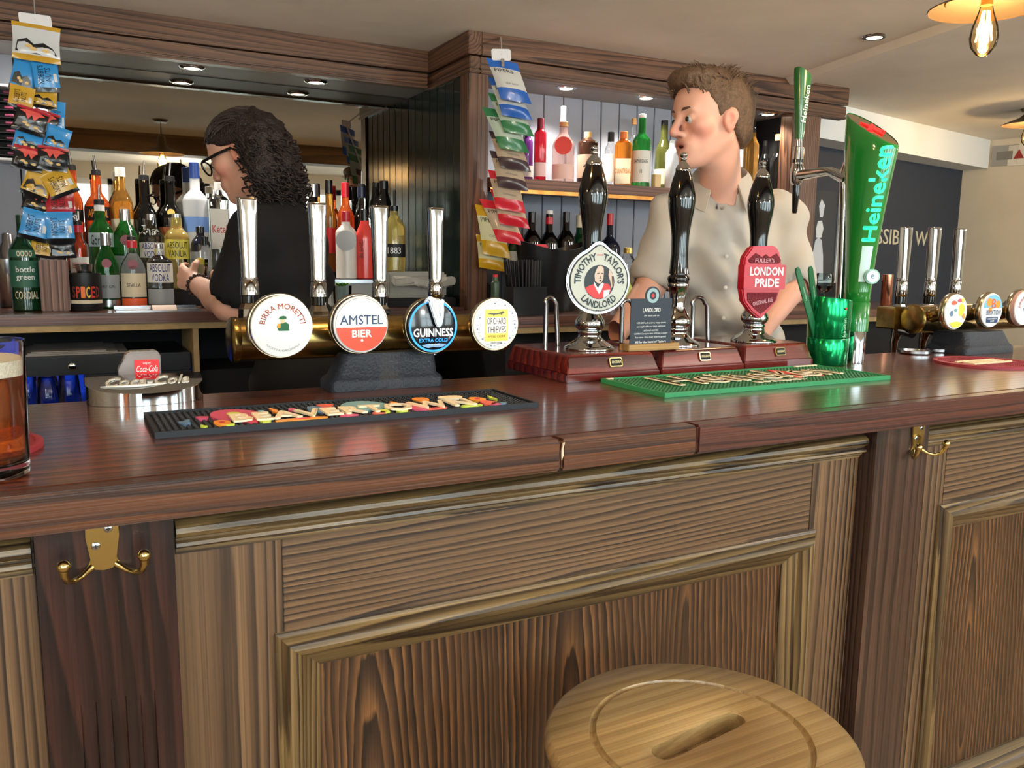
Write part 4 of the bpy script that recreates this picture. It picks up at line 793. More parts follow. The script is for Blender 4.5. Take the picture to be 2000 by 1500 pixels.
# ---------------------------------------------------------------- little card standing on the pump boxes
Yc = 0.475; cA, cB = at(1222, 672, Yc), at(1315, 668, Yc); k = mpp(cA); w_ = (cB.x-cA.x); cxm = (cA.x+cB.x)/2
t = thing('tent_card', 'small slate-grey card in a wooden block between the first two pumps', 'card', (cxm, Yc, PZ))
MB().box((cxm-0.066, Yc-0.017, PZ+0.0006), (cxm+0.066, Yc+0.017, PZ+0.014)).build('block', wood('card_block_wood', (176, 136, 76), (130, 94, 48), 'x', 10, rough=0.5), t, bevel=0.001)
slate = mat('slate_card', (44, 54, 66), 0.6); hh = 0.098
pol = [(-0.053, 0), (0.053, 0), (0.053, hh), (0.020, hh)]+[(0.002+0.019*math.cos(a), hh+0.006+0.019*math.sin(a)) for a in [-0.2+(PI+0.4)*i/16 for i in range(17)]]+[(-0.016, hh), (-0.053, hh)]
MB().prism(pol, (cxm, Yc-0.002, PZ+0.010), UX, UZ, FR, -0.002, 0.0).build('card', slate, t, smooth=0)
co_ = Vector((cxm, Yc-0.002, PZ+0.010))
flat(circle(0.0155, 24, cx=0.002, cy=hh+0.006), mat('print_pale_teal', (150, 176, 180), 0.5), t, co_, 1, 0.0004); flat(circle(0.0085, 20, cx=0.002, cy=hh+0.006), slate, t, co_, 1, 0.0006); flat(circle(0.004, 12, cx=0.002, cy=hh+0.006), pm['red'], t, co_, 1, 0.0008)
for s_, z_, w1, h1, b_ in (('LANDLORD', 0.074, 0.046, 0.0085, 0.012), ('The classic pale ale', 0.062, 0.040, 0.0042, 0), ('4.3% ABV with a citrus, hoppy aroma', 0.047, 0.076, 0.0045, 0), ('and depth of flavour that\'s well-loved', 0.0395, 0.074, 0.0045, 0), ('and much-awarded.', 0.032, 0.038, 0.0045, 0), ('CAMRA Champion Beer of Britain a record', 0.0245, 0.086, 0.0045, 0), ('four times. Once tried, never forgotten!', 0.017, 0.080, 0.0045, 0)):
    text(s_, white_print, t, co_+UZ*z_, UX, UZ, w=w1, h=h1, bold=b_)
text("All for that taste of Taylor's", white_print, t, co_+UZ*0.0068, UX, UZ, w=0.080, h=0.0062, bold=0.012)
# ---------------------------------------------------------------- green tumbler with skimmers
tx, ty = 1.6145, 0.470; k = 0.00118
t = thing('green_tumbler', 'shiny green metal tumbler beside the tall green beer tower', 'tumbler', (tx, ty, BT))
gmet = mat('green_anodised', (22, 146, 84), 0.16, 0.85); r0, r1 = 0.0475, 0.0515; zt_ = at(1610, 583, ty).z-BT
def slant(z, r, n=40, tilt=0.0): return [(tx+r*math.cos(2*PI*j/n), ty+r*math.sin(2*PI*j/n), BT+z+tilt*math.cos(2*PI*j/n)) for j in range(n)]
MB().loft([slant(0.0005, r0-0.002), slant(0.003, r0), slant(zt_*0.40, r0+0.0012), slant(zt_*0.41, r0+0.0002), slant(zt_*0.42, r0+0.0012), slant(zt_-0.002, r1, tilt=-0.006), slant(zt_, r1-0.0008, tilt=-0.006), slant(zt_-0.002, r1-0.0018, tilt=-0.006), slant(0.006, r0-0.0025), ], cap=(True, True)).build('body', gmet, t, smooth=40)
text('Heineken', mat('print_pale_green', (170, 214, 180), 0.4), t, (tx-0.0515*math.sin(0.12), ty-0.0515*math.cos(0.12), BT+zt_*0.56), (0, 0, 1), (-1, 0.12, 0), w=0.05, h=0.009, lift=0.0012); flat(star(0.0045), red_print, t, (tx-0.0055, ty-0.0515, BT+zt_*0.86), 1, 0.0012)
gpl = mat('green_plastic', (26, 96, 54), 0.3)
for i, (pxt, pyt, dx, lb) in enumerate(((1556, 522, -0.012, 'left green plastic beer skimmer leaning out of the tumbler'), (1582, 520, 0.0, 'right green plastic beer skimmer standing in the tumbler'))):
    tp = at(pxt, pyt, ty-0.005); bt = Vector((tx-0.012+0.016*i, ty+0.002+0.016*i, BT+0.012)); d = tp-bt; up_ = d.normalized(); sd = Vector((1, 0.0, 0)); sd = (sd-up_*sd.dot(up_)).normalized(); nn_ = sd.cross(up_)
    s_ = thing('beer_skimmer', lb, 'skimmer', bt, 'green beer skimmers in the tumbler')
    b_ = MB().prism([(-0.009, 0), (0.009, 0), (0.0085, d.length-0.03), (0.0075, d.length-0.008), (0.004, d.length-0.001), (-0.004, d.length-0.001), (-0.0075, d.length-0.008), (-0.0085, d.length-0.03)], bt, sd, up_, nn_, -0.002, 0.002).build('blade', gpl, s_, bevel=0.0008)
    text('Heineken', mat('print_pale_green'), s_, bt+up_*(d.length*0.72)+nn_*0.002, up_, -sd, w=0.034, h=0.005)
# ---------------------------------------------------------------- tall green beer tower
tx, ty = 1.697, 0.462
t = thing('beer_tower', 'tall glossy green beer tower with slanted star top and lit lettering', 'beer tap', (tx, ty, BT))
gpaint = mat('tower_green_gloss', (30, 122, 44), 0.10, coat=1.0)
zz = lambda y: at(1668, y, ty).z
zt_ = at(1690, 246, ty).z; z1 = zz(643)
def tw(f):   # f 0..1 up the column: half width in X, back and front reach in Y
    e = max(0, (f-0.12)/0.88)**1.35
    return 0.0285+0.012*e, 0.031+0.030*e, 0.031+0.046*e
def tring(z, f, tilt=0.0, grow=0.0, n=44):
    wx, yb_, yf_ = tw(f); out = []
    for j in range(n):
        a = 2*PI*j/n; y = (yb_+grow if math.sin(a) > 0 else yf_+grow)*math.sin(a)
        out.append((tx+(wx+grow)*math.cos(a), ty+y, z+tilt*(y-0.0)))
    return out
TILT = 0.66
MB().loft([tring(BT+0.0005, 0, 0, -0.004), tring(BT+0.004, 0, 0, -0.0035), tring(z1+0.006, 0, 0, -0.0035)]).build('chrome_foot', chrome, t)
MB().loft([tring(z1-0.004+0.012*i, 0.02*i, 0, 0) for i in range(2)][:1]+[tring(z1-0.004, 0.0), tring(z1+0.065, 0.06), tring(z1+0.066, 0.06, 0, -0.001), tring(z1+0.067, 0.065, 0, 0)]+[tring(z1+0.067+(zt_-0.06-z1-0.067)*f, 0.065+0.935*f) for f in [i/14 for i in range(1, 15)]]+[tring(zt_-0.003, 1.0, TILT, 0.0), tring(zt_, 1.0, TILT, -0.002)], cap=(False, False)).build('column', gpaint, t, smooth=50)
MB().loft([tring(zt_-0.0015, 1.0, TILT, -0.0025), tring(zt_-0.001, 1.0, TILT, -0.012)], cap=(True, True)).build('top_plate', mat('top_plate_champagne', (200, 186, 150), 0.18, 1), t, smooth=50)
tn = Vector((0, -TILT, 1)).normalized(); tv = Vector((0, 1, TILT)).normalized()
MB().prism(star(0.034, 0.42, a0=-PI/2), (tx, ty-0.010, zt_-0.010*TILT-0.001), UX, tv, tn, 0.0006, 0.004).build('star', mat('lit_red_star', (226, 30, 40), 0.25, emit=(255, 20, 30), es=0.25), t)
# lettering wrapped on the customer side of the column
neon = mat('neon_green_letter', (40, 200, 140), 0.3, emit=(20, 236, 150), es=1.15)
V, Fc = tdata('Heineken', 0.025); V = V.copy(); W = V[:, 0].max()-V[:, 0].min(); H = V[:, 1].max()-V[:, 1].min(); zl0, zl1 = at(1715, 472, ty-0.06).z, at(1730, 285, ty-0.06).z
out = []
for x, y, z in V:
    zz_ = (zl0+zl1)/2+x/W*(zl1-zl0); f = min(1, 0.065+0.935*(zz_-z1-0.067)/(zt_-0.06-z1-0.067)); wx, yb_, yf_ = tw(f)
    a = PI*1.5-0.62+(y/H)*0.80*-1
    out.append((tx+(wx+0.003+z)*math.cos(a), ty+(yf_+0.003+z)*math.sin(a), zz_))
MB().add(out, Fc).build('lettering', neon, t, smooth=0)
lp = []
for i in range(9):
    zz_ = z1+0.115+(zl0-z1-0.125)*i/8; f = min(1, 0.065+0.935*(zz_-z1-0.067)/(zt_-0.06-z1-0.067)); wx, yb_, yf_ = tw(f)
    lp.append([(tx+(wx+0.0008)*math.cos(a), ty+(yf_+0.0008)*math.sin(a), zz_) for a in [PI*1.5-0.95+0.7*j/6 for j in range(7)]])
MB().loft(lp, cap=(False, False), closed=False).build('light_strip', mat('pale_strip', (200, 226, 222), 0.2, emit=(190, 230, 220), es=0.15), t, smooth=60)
bo_ = Vector((tx-0.006, ty-0.040, at(1697, 540, ty-0.04).z)); bn_ = Vector((-0.55, -0.83, 0)).normalized(); bu = Vector((0.83, -0.55, 0)).normalized()
bt_ = MB().prism(circle(0.0175, 28), bo_, bu, UZ, bn_, -0.012, 0.010).build('button', gpaint, t, bevel=0.002); MB().prism(circle(0.0135, 28), bo_, bu, UZ, bn_, 0.010, 0.0115).build('button_face', mat('button_grey', (176, 190, 196), 0.3, 0.6), bt_)
text('e', mat('button_letter', (120, 140, 150), 0.4), bt_, bo_+bn_*0.0115, bu, UZ, h=0.011, bold=0.02)
# chrome spine and tap on the bartender's side
sp = [(tx-0.004, ty+0.045, BT+0.012), (tx-0.004, ty+0.050, BT+0.25), (tx-0.004, ty+0.054, zz(400)), (tx-0.004, ty+0.060, zz(330)), (tx-0.004, ty+0.048, zz(285))]
MB().tube(sp, [0.010, 0.011, 0.012, 0.012, 0.006], 14).build('spine', chrome, t, smooth=60)
yt_ = atx(1556, 345, tx).y; zt2 = at(1556, 343, yt_).z
MB().tube([(tx-0.004, ty+0.05, zz(345)), (tx-0.002, (ty+yt_)/2, zt2+0.002), (tx, yt_, zt2)], [0.016, 0.011, 0.014], 14).build('tap_arm', chrome, t, smooth=60)
k = mpp((tx, yt_, zt2)); zy = lambda y: at(1553, y, yt_).z
tb = MB().lathe([(zy(362), 8*k), (zy(355), 12*k), (zy(330), 13*k), (zy(322), 11*k), (zy(318), 11*k)], (tx, yt_, 0), 20).build('tap_body', chrome, t, smooth=50)
MB().lathe([(zy(318), 10.5*k), (zy(311), 10.5*k)], (tx, yt_, 0), 20).build('bushing', black_gloss, tb); MB().lathe([(zy(311), 11*k), (zy(288), 10.5*k), (zy(286), 8*k), (zy(270), 7.5*k)], (tx, yt_, 0), 20).build('collar', chrome, tb, smooth=50)
MB().lathe([(zy(417), 3.5*k), (zy(414), 5*k), (zy(362), 8*k)], (tx, yt_, 0), 16).build('nozzle', black_gloss, tb, smooth=50)
zh0, zh1 = zy(272), zy(140)
def hr(z, w_, d_, tl=0): return [(tx+x*w_, yt_+y*d_+0.0, z+tl*x) for x, y in rrect(2, 2, 0.8, 5)]
hd = MB().loft([hr(zh0, 7*k, 8*k), hr(zh0+(zh1-zh0)*0.3, 10*k, 10*k), hr(zh1-0.02, 17*k, 13*k, -0.010), hr(zh1, 17.5*k, 13*k, -0.012)]).build('tap_handle', mat('handle_green', (40, 100, 52), 0.25, coat=0.5), t, smooth=40)
text('Heineken', white_print, hd, (tx-0.004, yt_-13.8*k, (zh0+zh1)/2+0.004), (0.10, 0, 1), (-1, 0, 0.10), w=0.092, h=0.016, bold=0.01, lift=0.0014)
# ================================================================== bottles
def facing(X, Y):
    n = Vector((CAM.x-X, CAM.y-Y, 0)).normalized(); return n, Vector((-n.y, n.x, 0))   # outward normal, rightward tangent (seen from the camera)
gl_green = mat('green_glass', (40, 150, 60), 0.02, trans=0.85, ior=1.18, coat=0.8); gl_dkgreen = mat('dark_green_glass', (24, 74, 44), 0.04, trans=0.6, ior=1.18, coat=0.8); gl_black = mat('black_glass', (10, 9, 9), 0.06, coat=0.4)
gl_olive = mat('olive_glass', (120, 124, 60), 0.03, trans=0.85, ior=1.18, coat=0.8); gl_amber = mat('amber_liquid', (214, 128, 40), 0.03, trans=0.8, ior=1.18, coat=0.8); gl_orange = mat('orange_liquid', (240, 110, 50), 0.03, trans=0.7, ior=1.18, coat=0.8)
gl_red = mat('red_liquid', (214, 40, 60), 0.04, trans=0.6, ior=1.18, coat=0.8); gl_purple = mat('purple_liquid', (120, 60, 140), 0.04, trans=0.6, ior=1.18, coat=0.8); gl_pink = mat('pale_pink_liquid', (244, 206, 196), 0.02, trans=0.85, ior=1.18, coat=0.8)
gl_frost = mat('frosted_glass', (216, 220, 226), 0.35, trans=0.3, ior=1.4); gl_yellow = mat('pale_yellow_liquid', (240, 220, 130), 0.02, trans=0.75, ior=1.18, coat=0.8); gl_coral = mat('coral_plastic', (236, 74, 66), 0.25, coat=0.4); gl_blueblack = mat('blue_black_glass', (24, 28, 44), 0.08, coat=0.3)
gl_whisky = mat('whisky_liquid', (206, 150, 70), 0.03, trans=0.8, ior=1.18, coat=0.8)
P = lambda n, c, r=0.5, **k: mat('paint_'+n, c, r, **k)
BOT = 'bottles on the back bar'
def bottle(label, px, ytop, Y, hw, z0=None, ybase=None, gm=None, neck=(7, 30), shoulder=22, cap=None, labs=(), pour=None, sq=False, group=BOT, cat='bottle', foot=None):
    gm = gm or clear_b
    pT = at(px, ytop, Y)
    if z0 is None: z0 = at(px, ybase, Y).z
    k = mpp(at(px, ytop+40, Y)); X = at(px, ytop+60, Y).x; H = pT.z-z0; r = hw*k; nr = neck[0]*k; nl = neck[1]*k; shl = shoulder*k
    cl = (cap[1]*k if cap else 0)
    n, tg = facing(X, Y)
    t = thing('bottle', label, cat, (X, Y, z0), group)
    zn = H-nl-cl*0.0; zs = max(zn-shl, H*0.25)
    prof = [(0.0005, r*0.88), (0.004, r), (zs, r)]+[(zs+shl*(1-math.cos(PI/2*i/5)) if False else zs+(zn-zs)*i/5, nr+(r-nr)*math.cos(PI/2*i/5)**1.1) for i in range(1, 5)]+[(zn, nr*1.06), (H-cl*0.5-0.002 if cap else H, nr)]
    rings = []
    for z, q in prof:
        if sq:
            cs = rrect(2*q, 2*q, q*(0.3 if q > nr*1.5 else 0.95), 4); rings.append([(X+tg.x*a+n.x*b, Y+tg.y*a+n.y*b, z0+z) for a, b in cs])
        else: rings.append([(X+q*math.cos(2*PI*j/24), Y+q*math.sin(2*PI*j/24), z0+z) for j in range(24)])
    MB().loft(rings).build('glass_body', gm, t, smooth=45)
    if cap:
        cm, cl_, chw = cap[0], cap[1]*k, (cap[2] if len(cap) > 2 else neck[0]*1.15)*k
        MB().lathe([(H-cl_, chw), (H-0.001, chw*0.98), (H, chw*0.9)], (X, Y, z0), 18).build('cap', cm, t)
    if pour:
        zp = H; a = MB().lathe([(zp-0.004, nr*1.1), (zp+0.012, nr*1.0), (zp+0.014, nr*0.7)], (X, Y, z0), 14).build('pourer', black_plastic, t)
        d = tg*pour
        MB().tube([(X, Y, z0+zp+0.012), Vector((X, Y, z0+zp+0.028))+d*0.002, Vector((X, Y, z0+zp+0.052))+d*0.011, Vector((X, Y, z0+zp+0.060))+d*0.015], [0.004, 0.0036, 0.003, 0.003], 8).build('pour_spout', steel, a, smooth=60)
    for lb in labs:
        f0, f1, lm = lb[0], lb[1], lb[2]; span = 1.25 if not sq else 0.5; rl = r+0.0006
        za, zb = z0+H*f0, z0+H*f1
        if sq: L_ = MB().prism([(-r*0.86, 0), (r*0.86, 0), (r*0.86, zb-za), (-r*0.86, zb-za)], Vector((X, Y, za))+n*r, tg, UZ, n, 0.0003, 0.0009).build('label', lm, t, smooth=0)
        else:
            # follow the bottle wall where the label climbs the shoulder
            def rad(z):
                zz = z-z0
                for (z1_, q1), (z2_, q2) in zip(prof, prof[1:]):
                    if z1_ <= zz <= z2_: return q1+(q2-q1)*(zz-z1_)/max(z2_-z1_, 1e-6)
                return nr
            sh_ = lb[7] if len(lb) > 7 else None
            if sh_ == 'disc':
                zc = (za+zb)/2; rr_ = (zb-za)/2; L_ = MB().prism(circle(rr_, 20), Vector((X, Y, zc))+n*(rad(zc)+0.0004), tg, UZ, n, -0.004, 0.001).build('label', lm, t, smooth=0)
            else:
                mb = MB(); rows = [za+(zb-za)*i/3 for i in range(4)]
                mb.loft([[tuple(Vector((X, Y, z))+(n*math.cos(a)+tg*math.sin(a))*(rad(z)+0.0007)) for a in [-span+2*span*j/14 for j in range(15)]] for z in rows], cap=(False, False), closed=False); L_ = mb.build('label', lm, t)
        if len(lb) > 3 and lb[3]:
            tm = lb[4]; tw_, th = lb[5], lb[6]; zc = (za+zb)/2
            text(lb[3], tm, L_, Vector((X, Y, zc))+n*(r+(0.0009 if sq else 0.0007)), tg, UZ, w=r*2*tw_, h=(zb-za)*th, cyl=0 if sq else r+0.0007, lift=0.0005, bold=0.006)
    return t
lab_w = P('label_white', (226, 224, 216)); lab_c = P('label_cream', (216, 204, 176)); lab_s = P('label_silver', (170, 172, 174), 0.35); lab_r = P('label_red', (190, 34, 40)); lab_o = P('label_orange', (230, 96, 46)); lab_k = P('label_black', (20, 20, 22)); lab_y = P('label_yellow', (228, 216, 90)); lab_seal = P('seal_red', (130, 22, 36), 0.35); lab_teal = P('label_teal', (44, 96, 76)); lab_grey = P('label_grey', (150, 156, 160))
tx_b = P('ink_blue', (40, 54, 140)); tx_k = P('ink_black', (24, 24, 28)); tx_r = P('ink_red', (190, 40, 44)); tx_w = P('ink_white', (240, 240, 236)); tx_gold = P('ink_gold', (206, 170, 90), 0.35, metal=0.6)
cap_s = P('cap_silver', (176, 178, 180), 0.25, metal=0.9); cap_w = P('cap_white', (232, 230, 226), 0.3); cap_r = P('cap_red', (196, 34, 48), 0.3); cap_k = P('cap_black', (14, 14, 16), 0.25); cap_b = P('cap_blue', (50, 80, 160), 0.3); cap_dg = P('cap_dark_green', (22, 58, 40), 0.3); cap_gold = P('cap_gold', (196, 168, 96), 0.3, metal=0.8); cap_maroon = P('cap_maroon', (120, 24, 44), 0.3); cork_m = P('cork', (200, 150, 96), 0.8); cap_or = P('cap_orange', (230, 120, 50), 0.3)
# stepped risers under the bottle rows
Z1, Z2 = BL+0.055, BL+0.115
riser = thing('bottle_riser', 'stepped black riser carrying the bottle rows below the mirror', 'stand', (0.2, 2.15, BL))
MB().box((-0.05, 2.085, BL+0.0005), (0.56, 2.165, Z1)).build('lower_step', matt_black, riser, bevel=0.002); MB().box((-0.05, 2.166, BL+0.0005), (0.56, 2.275, Z2)).build('upper_step', matt_black, riser, bevel=0.002)
riser2 = thing('bottle_riser', 'stepped black riser carrying bottles right of the woman', 'stand', (0.98, 2.15, BL))
MB().box((0.80, 2.085, BL+0.0005), (1.245, 2.165, Z1+0.02)).build('lower_step', matt_black, riser2, bevel=0.002); MB().box((0.80, 2.166, BL+0.0005), (1.245, 2.275, Z2)).build('upper_step', matt_black, riser2, bevel=0.002)
Yf_, Ym_, Yb_ = 1.99, 2.125, 2.225
# front row
bottle('dark green cordial bottle with teal label at the far left', 46, 420, 1.93, 27, BL, gm=gl_dkgreen, neck=(10, 40), shoulder=34, cap=(cap_dg, 16, 10.5), labs=((0.25, 0.53, lab_teal, 'bottle\ngreen', tx_w, 0.62, 0.55), (0.12, 0.22, gl_dkgreen, 'CORDIAL', lab_c, 0.8, 0.8), (0.56, 0.64, lab_teal, 'oooo', lab_c, 0.5, 0.8)))
bottle('short green gin bottle with silver cap and red seal behind the spice pot', 208, 455, Yf_, 22, BL, gm=gl_green, neck=(8, 28), shoulder=40, cap=(cap_s, 24, 9), labs=((0.14, 0.45, lab_grey, 'DRY GIN', tx_k, 0.6, 0.12), (0.03, 0.12, cap_s, None), (0.54, 0.66, lab_seal, None, None, 0, 0, 'disc')))
bottle('clear gin bottle with orange base band and red seal', 260, 470, Yf_, 23, BL, gm=clear_b, neck=(8, 24), shoulder=34, cap=(cap_r, 14, 9.5), pour=-0.6, labs=((0.17, 0.52, lab_c, 'SEVILLA', tx_k, 0.55, 0.16), (0.02, 0.15, lab_o, None), (0.58, 0.72, lab_seal, None, None, 0, 0, 'disc')))
bottle('small clear vodka bottle with blue lettering beside the hand', 313, 476, Yf_, 24, BL, gm=clear_b, neck=(8, 22), shoulder=16, cap=(cap_s, 9, 8), labs=((0.40, 0.70, lab_w, 'ABSOLUT\nVODKA', tx_b, 0.86, 0.9), (0.06, 0.30, lab_grey, None)))
bottle('clear gin bottle with red collar and tilted pourer behind the snack strip', 155, 440, 2.03, 17, BL, gm=clear_b, neck=(8, 26), shoulder=18, cap=(cap_r, 14, 9), pour=-0.8, labs=((0.42, 0.62, lab_w, 'BEEFEATER', tx_r, 0.8, 0.35),))
bx_s = at(14, 470, 2.12); MB().lathe([(0.0005, 0.030), (0.004, 0.033), (0.15, 0.040), (0.152, 0.036), (0.19, 0.026), (0.20, 0.018), (0.225, 0.016), (0.23, 0.010)], (bx_s.x, 2.12, BL), 28).build('cocktail_shaker', steel, None, smooth=50, label='steel cocktail shaker behind the green cordial bottle', cat='shaker')
# middle row
bottle('green gin bottle with pale blue name band and white cap', 197, 398, Ym_, 23, Z1, gm=gl_green, neck=(9, 30), shoulder=26, cap=(cap_w, 14, 9.5), pour=0.2, labs=((0.50, 0.66, P('label_pale_blue', (176, 200, 204)), "Gordon's", tx_k, 0.85, 0.75),))
bottle('green gin bottle with grey cap and red seal in the middle row', 246, 409, Ym_, 23, Z1, gm=gl_green, neck=(9, 24), shoulder=34, cap=(cap_s, 22, 9.5), labs=((0.55, 0.68, lab_seal, None, None, 0, 0, 'disc'), (0.1, 0.42, lab_grey, None)))
bottle('clear vodka bottle with blue lettering in the middle row', 297, 418, Ym_, 23.5, Z1, gm=clear_b, neck=(10, 26), shoulder=20, cap=(cap_s, 12, 9), labs=((0.42, 0.62, lab_w, 'ABSOLUT\nVODKA', tx_b, 0.86, 0.95),))
bottle('clear vanilla vodka bottle with yellow label', 346, 418, Ym_, 23.5, Z1, gm=gl_yellow, neck=(10, 26), shoulder=20, cap=(cap_s, 12, 9), labs=((0.40, 0.66, lab_y, 'ABSOLUT\nVANILIA', tx_k, 0.86, 0.75),))
bottle('dark bottle with black stopper behind the raised hand', 393, 443, 2.10, 18, Z1, gm=gl_blueblack, neck=(7, 16), shoulder=18, cap=(cap_k, 12, 8), labs=((0.3, 0.6, lab_grey, None),))
# back row
bottle('orange aperitif bottle with steel pourer nearest the snack strip', 143, 330, Yb_, 17, Z2, gm=gl_orange, neck=(8, 40), shoulder=26, pour=-0.3, labs=((0.48, 0.60, lab_k, 'RI', tx_w, 0.5, 0.7),))
bottle('clear orange aperitif bottle with black name band and tall pourer', 191, 340, Yb_, 22, Z2, gm=gl_orange, neck=(8, 36), shoulder=26, pour=-0.3, labs=((0.52, 0.66, lab_k, 'APEROL', P('ink_orange', (240, 140, 40)), 0.9, 0.6),))
bottle('amber bottle with white cap and orange label', 237, 327, Yb_, 21, Z2, gm=gl_whisky, neck=(8, 40), shoulder=36, cap=(cap_w, 18, 9.5), labs=((0.16, 0.50, lab_c, "PIMM'S", tx_r, 0.8, 0.2),))
bottle('glossy black liqueur bottle with pourer and white script', 284, 350, Yb_, 23, Z2, gm=gl_black, neck=(9, 44), shoulder=34, pour=0.2, labs=((0.36, 0.50, gl_black, 'Tia\nMaria', tx_w, 0.6, 0.9),))
bottle('black cream liqueur bottle with oval label and pourer', 334, 352, Yb_, 23, Z2, gm=gl_black, neck=(9, 44), shoulder=30, pour=0.3, labs=((0.34, 0.48, P('label_russet', (150, 84, 44)), None), (0.60, 0.68, tx_gold, None, None, 0, 0, 'disc')))
bottle('tall frosted vodka bottle with blue and white neck', 381, 318, 2.215, 24, Z2, gm=gl_frost, neck=(9, 52), shoulder=22, cap=(cap_b, 30, 9.5), labs=((0.36, 0.50, P('label_sky', (120, 160, 230)), None), (0.14, 0.24, gl_frost, 'GREY GOOSE', tx_b, 0.85, 0.4)))
bottle('square clear vodka bottle with red initial beside the frosted one', 428, 357, 2.21, 19, Z2, gm=clear_b, neck=(7, 22), shoulder=14, cap=(cap_w, 14, 8), sq=True, labs=((0.25, 0.70, lab_w, 'Ketel', tx_r, 0.7, 0.2),))
bottle('small clear bottle with black pourer cap at the hand', 402, 462, 1.95, 12, BL, gm=clear_b, neck=(6, 16), shoulder=14, cap=(cap_k, 16, 6.5))
# right of the woman, back
bottle('clear whisky bottle with long black cap near the curly hair', 643, 352, Yb_, 12, Z2, gm=gl_whisky, neck=(7, 46), shoulder=24, cap=(cap_k, 26, 7.5), labs=((0.2, 0.48, lab_r, None),))
bottle('dark bottle with ornate silver stopper by the shoulder', 612, 360, Yb_, 13, Z2, gm=gl_black, neck=(8, 30), shoulder=24, cap=(cap_s, 24, 11))
bottle('orange spirit bottle with red capsule', 675, 357, Yb_, 17, Z2, gm=gl_orange, neck=(7, 42), shoulder=28, cap=(cap_r, 28, 7.5), labs=((0.22, 0.46, lab_r, None),))
bottle('clear bottle with navy cap and pourer beside the dark boarding', 707, 366, Yb_, 17, Z2, gm=clear_b, neck=(7, 40), shoulder=26, cap=(P('cap_navy', (24, 30, 56), 0.3), 20, 8), pour=0.1, labs=((0.2, 0.46, P('label_navy', (44, 60, 120)), None),))
bottle('black liqueur bottle in front of the dark boarding', 750, 353, 2.14, 15, Z1+0.02, gm=gl_black, neck=(8, 24), shoulder=26, cap=(cap_k, 16, 9), labs=((0.45, 0.62, lab_c, None),))
bottle('second black liqueur bottle behind the first', 735, 357, 2.23, 14, Z2, gm=gl_black, neck=(8, 24), shoulder=26, cap=(cap_k, 16, 8))
# front group on a steel caddy
zc_ = at(690, 545, 1.93).z
cad = thing('steel_caddy', 'stainless caddy with clear tub below carrying the white and coral bottles', 'caddy', (0.93, 1.95, BL)); xa_, xb_ = at(640, 545, 1.9).x, at(742, 545, 1.9).x
MB().box((xa_, 1.86, zc_-0.012), (xb_, 2.02, zc_)).build('tray', steel, cad, bevel=0.002); MB().box((xa_+0.004, 1.87, BL+0.0006), (xb_-0.004, 2.01, zc_-0.0125)).build('tub', mat('clear_plastic', (226, 230, 226), 0.15, trans=0.55, ior=1.2), cad, bevel=0.004)
bottle('white frosted bottle with round silver label and red collar', 676, 413, 1.935, 20, zc_, gm=P('white_bottle', (226, 222, 216), 0.3), neck=(8, 26), shoulder=16, cap=(cap_r, 20, 8.5), labs=((0.42, 0.72, lab_s, None, None, 0, 0, 'disc'),))
bottle('coral red fruit blend bottle with black cap', 712, 409, 1.93, 18, zc_, gm=gl_coral, neck=(7.5, 26), shoulder=30, cap=(cap_k, 22, 8))
p_ = at(706, 486, 1.93); n_, tg_ = facing(p_.x, 1.93); text('BLEND', P('ink_maroon', (110, 20, 30)), [o for o in bpy.data.objects if o.get('label') == 'coral red fruit blend bottle with black cap'][0], p_+n_*0.0300, UZ, -tg_, w=0.062, h=0.014, bold=0.008)
s18 = bottle('clear syrup bottle of pale yellow syrup with dark pump beside the clear packs', 770, 402, 1.90, 22, ybase=530, gm=gl_yellow, neck=(8, 20), shoulder=26, cap=(cap_k, 18, 8), labs=((0.22, 0.42, lab_k, '1883', tx_w, 0.6, 0.5),))
MB().tube([at(770, 402, 1.90), at(770, 371, 1.90)], 0.005, 8).build('pump_tube', black_plastic, s18)
z18 = s18.location.z
packs = mat('clear_film', (224, 222, 214), 0.12, trans=0.6, ior=1.15, bump=0.6, bscale=40)
bx0, bx1 = at(752, 545, 1.85).x, at(885, 545, 1.85).x
MB().box((bx0, 1.82, BL+0.0006), (bx1, 2.0, BL+0.03)).build('black_tray', matt_black, None, bevel=0.004, label='low black tray under the clear film packs', cat='tray')
MB().box((bx0+0.004, 1.835, BL+0.0306), (bx1-0.03, 1.985, z18-0.0006)).build('film_pack', packs, None, bevel=0.008, label='stack of clear film packs below the syrup bottle', cat='pack')
for i in range(1): MB().loft([[(bx0+0.01+a*(bx1-bx0-0.03), 1.78+b_*0.075, z18-0.05+z_*0.02+0.012*math.sin(7*a+3*b_)) for a, b_ in ((0, 0), (0.3, -0.05), (0.7, 0.02), (1, 0), (1, 0.5), (1, 0.5), (0.6, 0.52), (0, 0.5))] for z_ in (0, 1.3)]).build('film_pack', packs, None, bevel=0.004, label='crumpled clear film pack leaning at the tray edge', cat='pack')
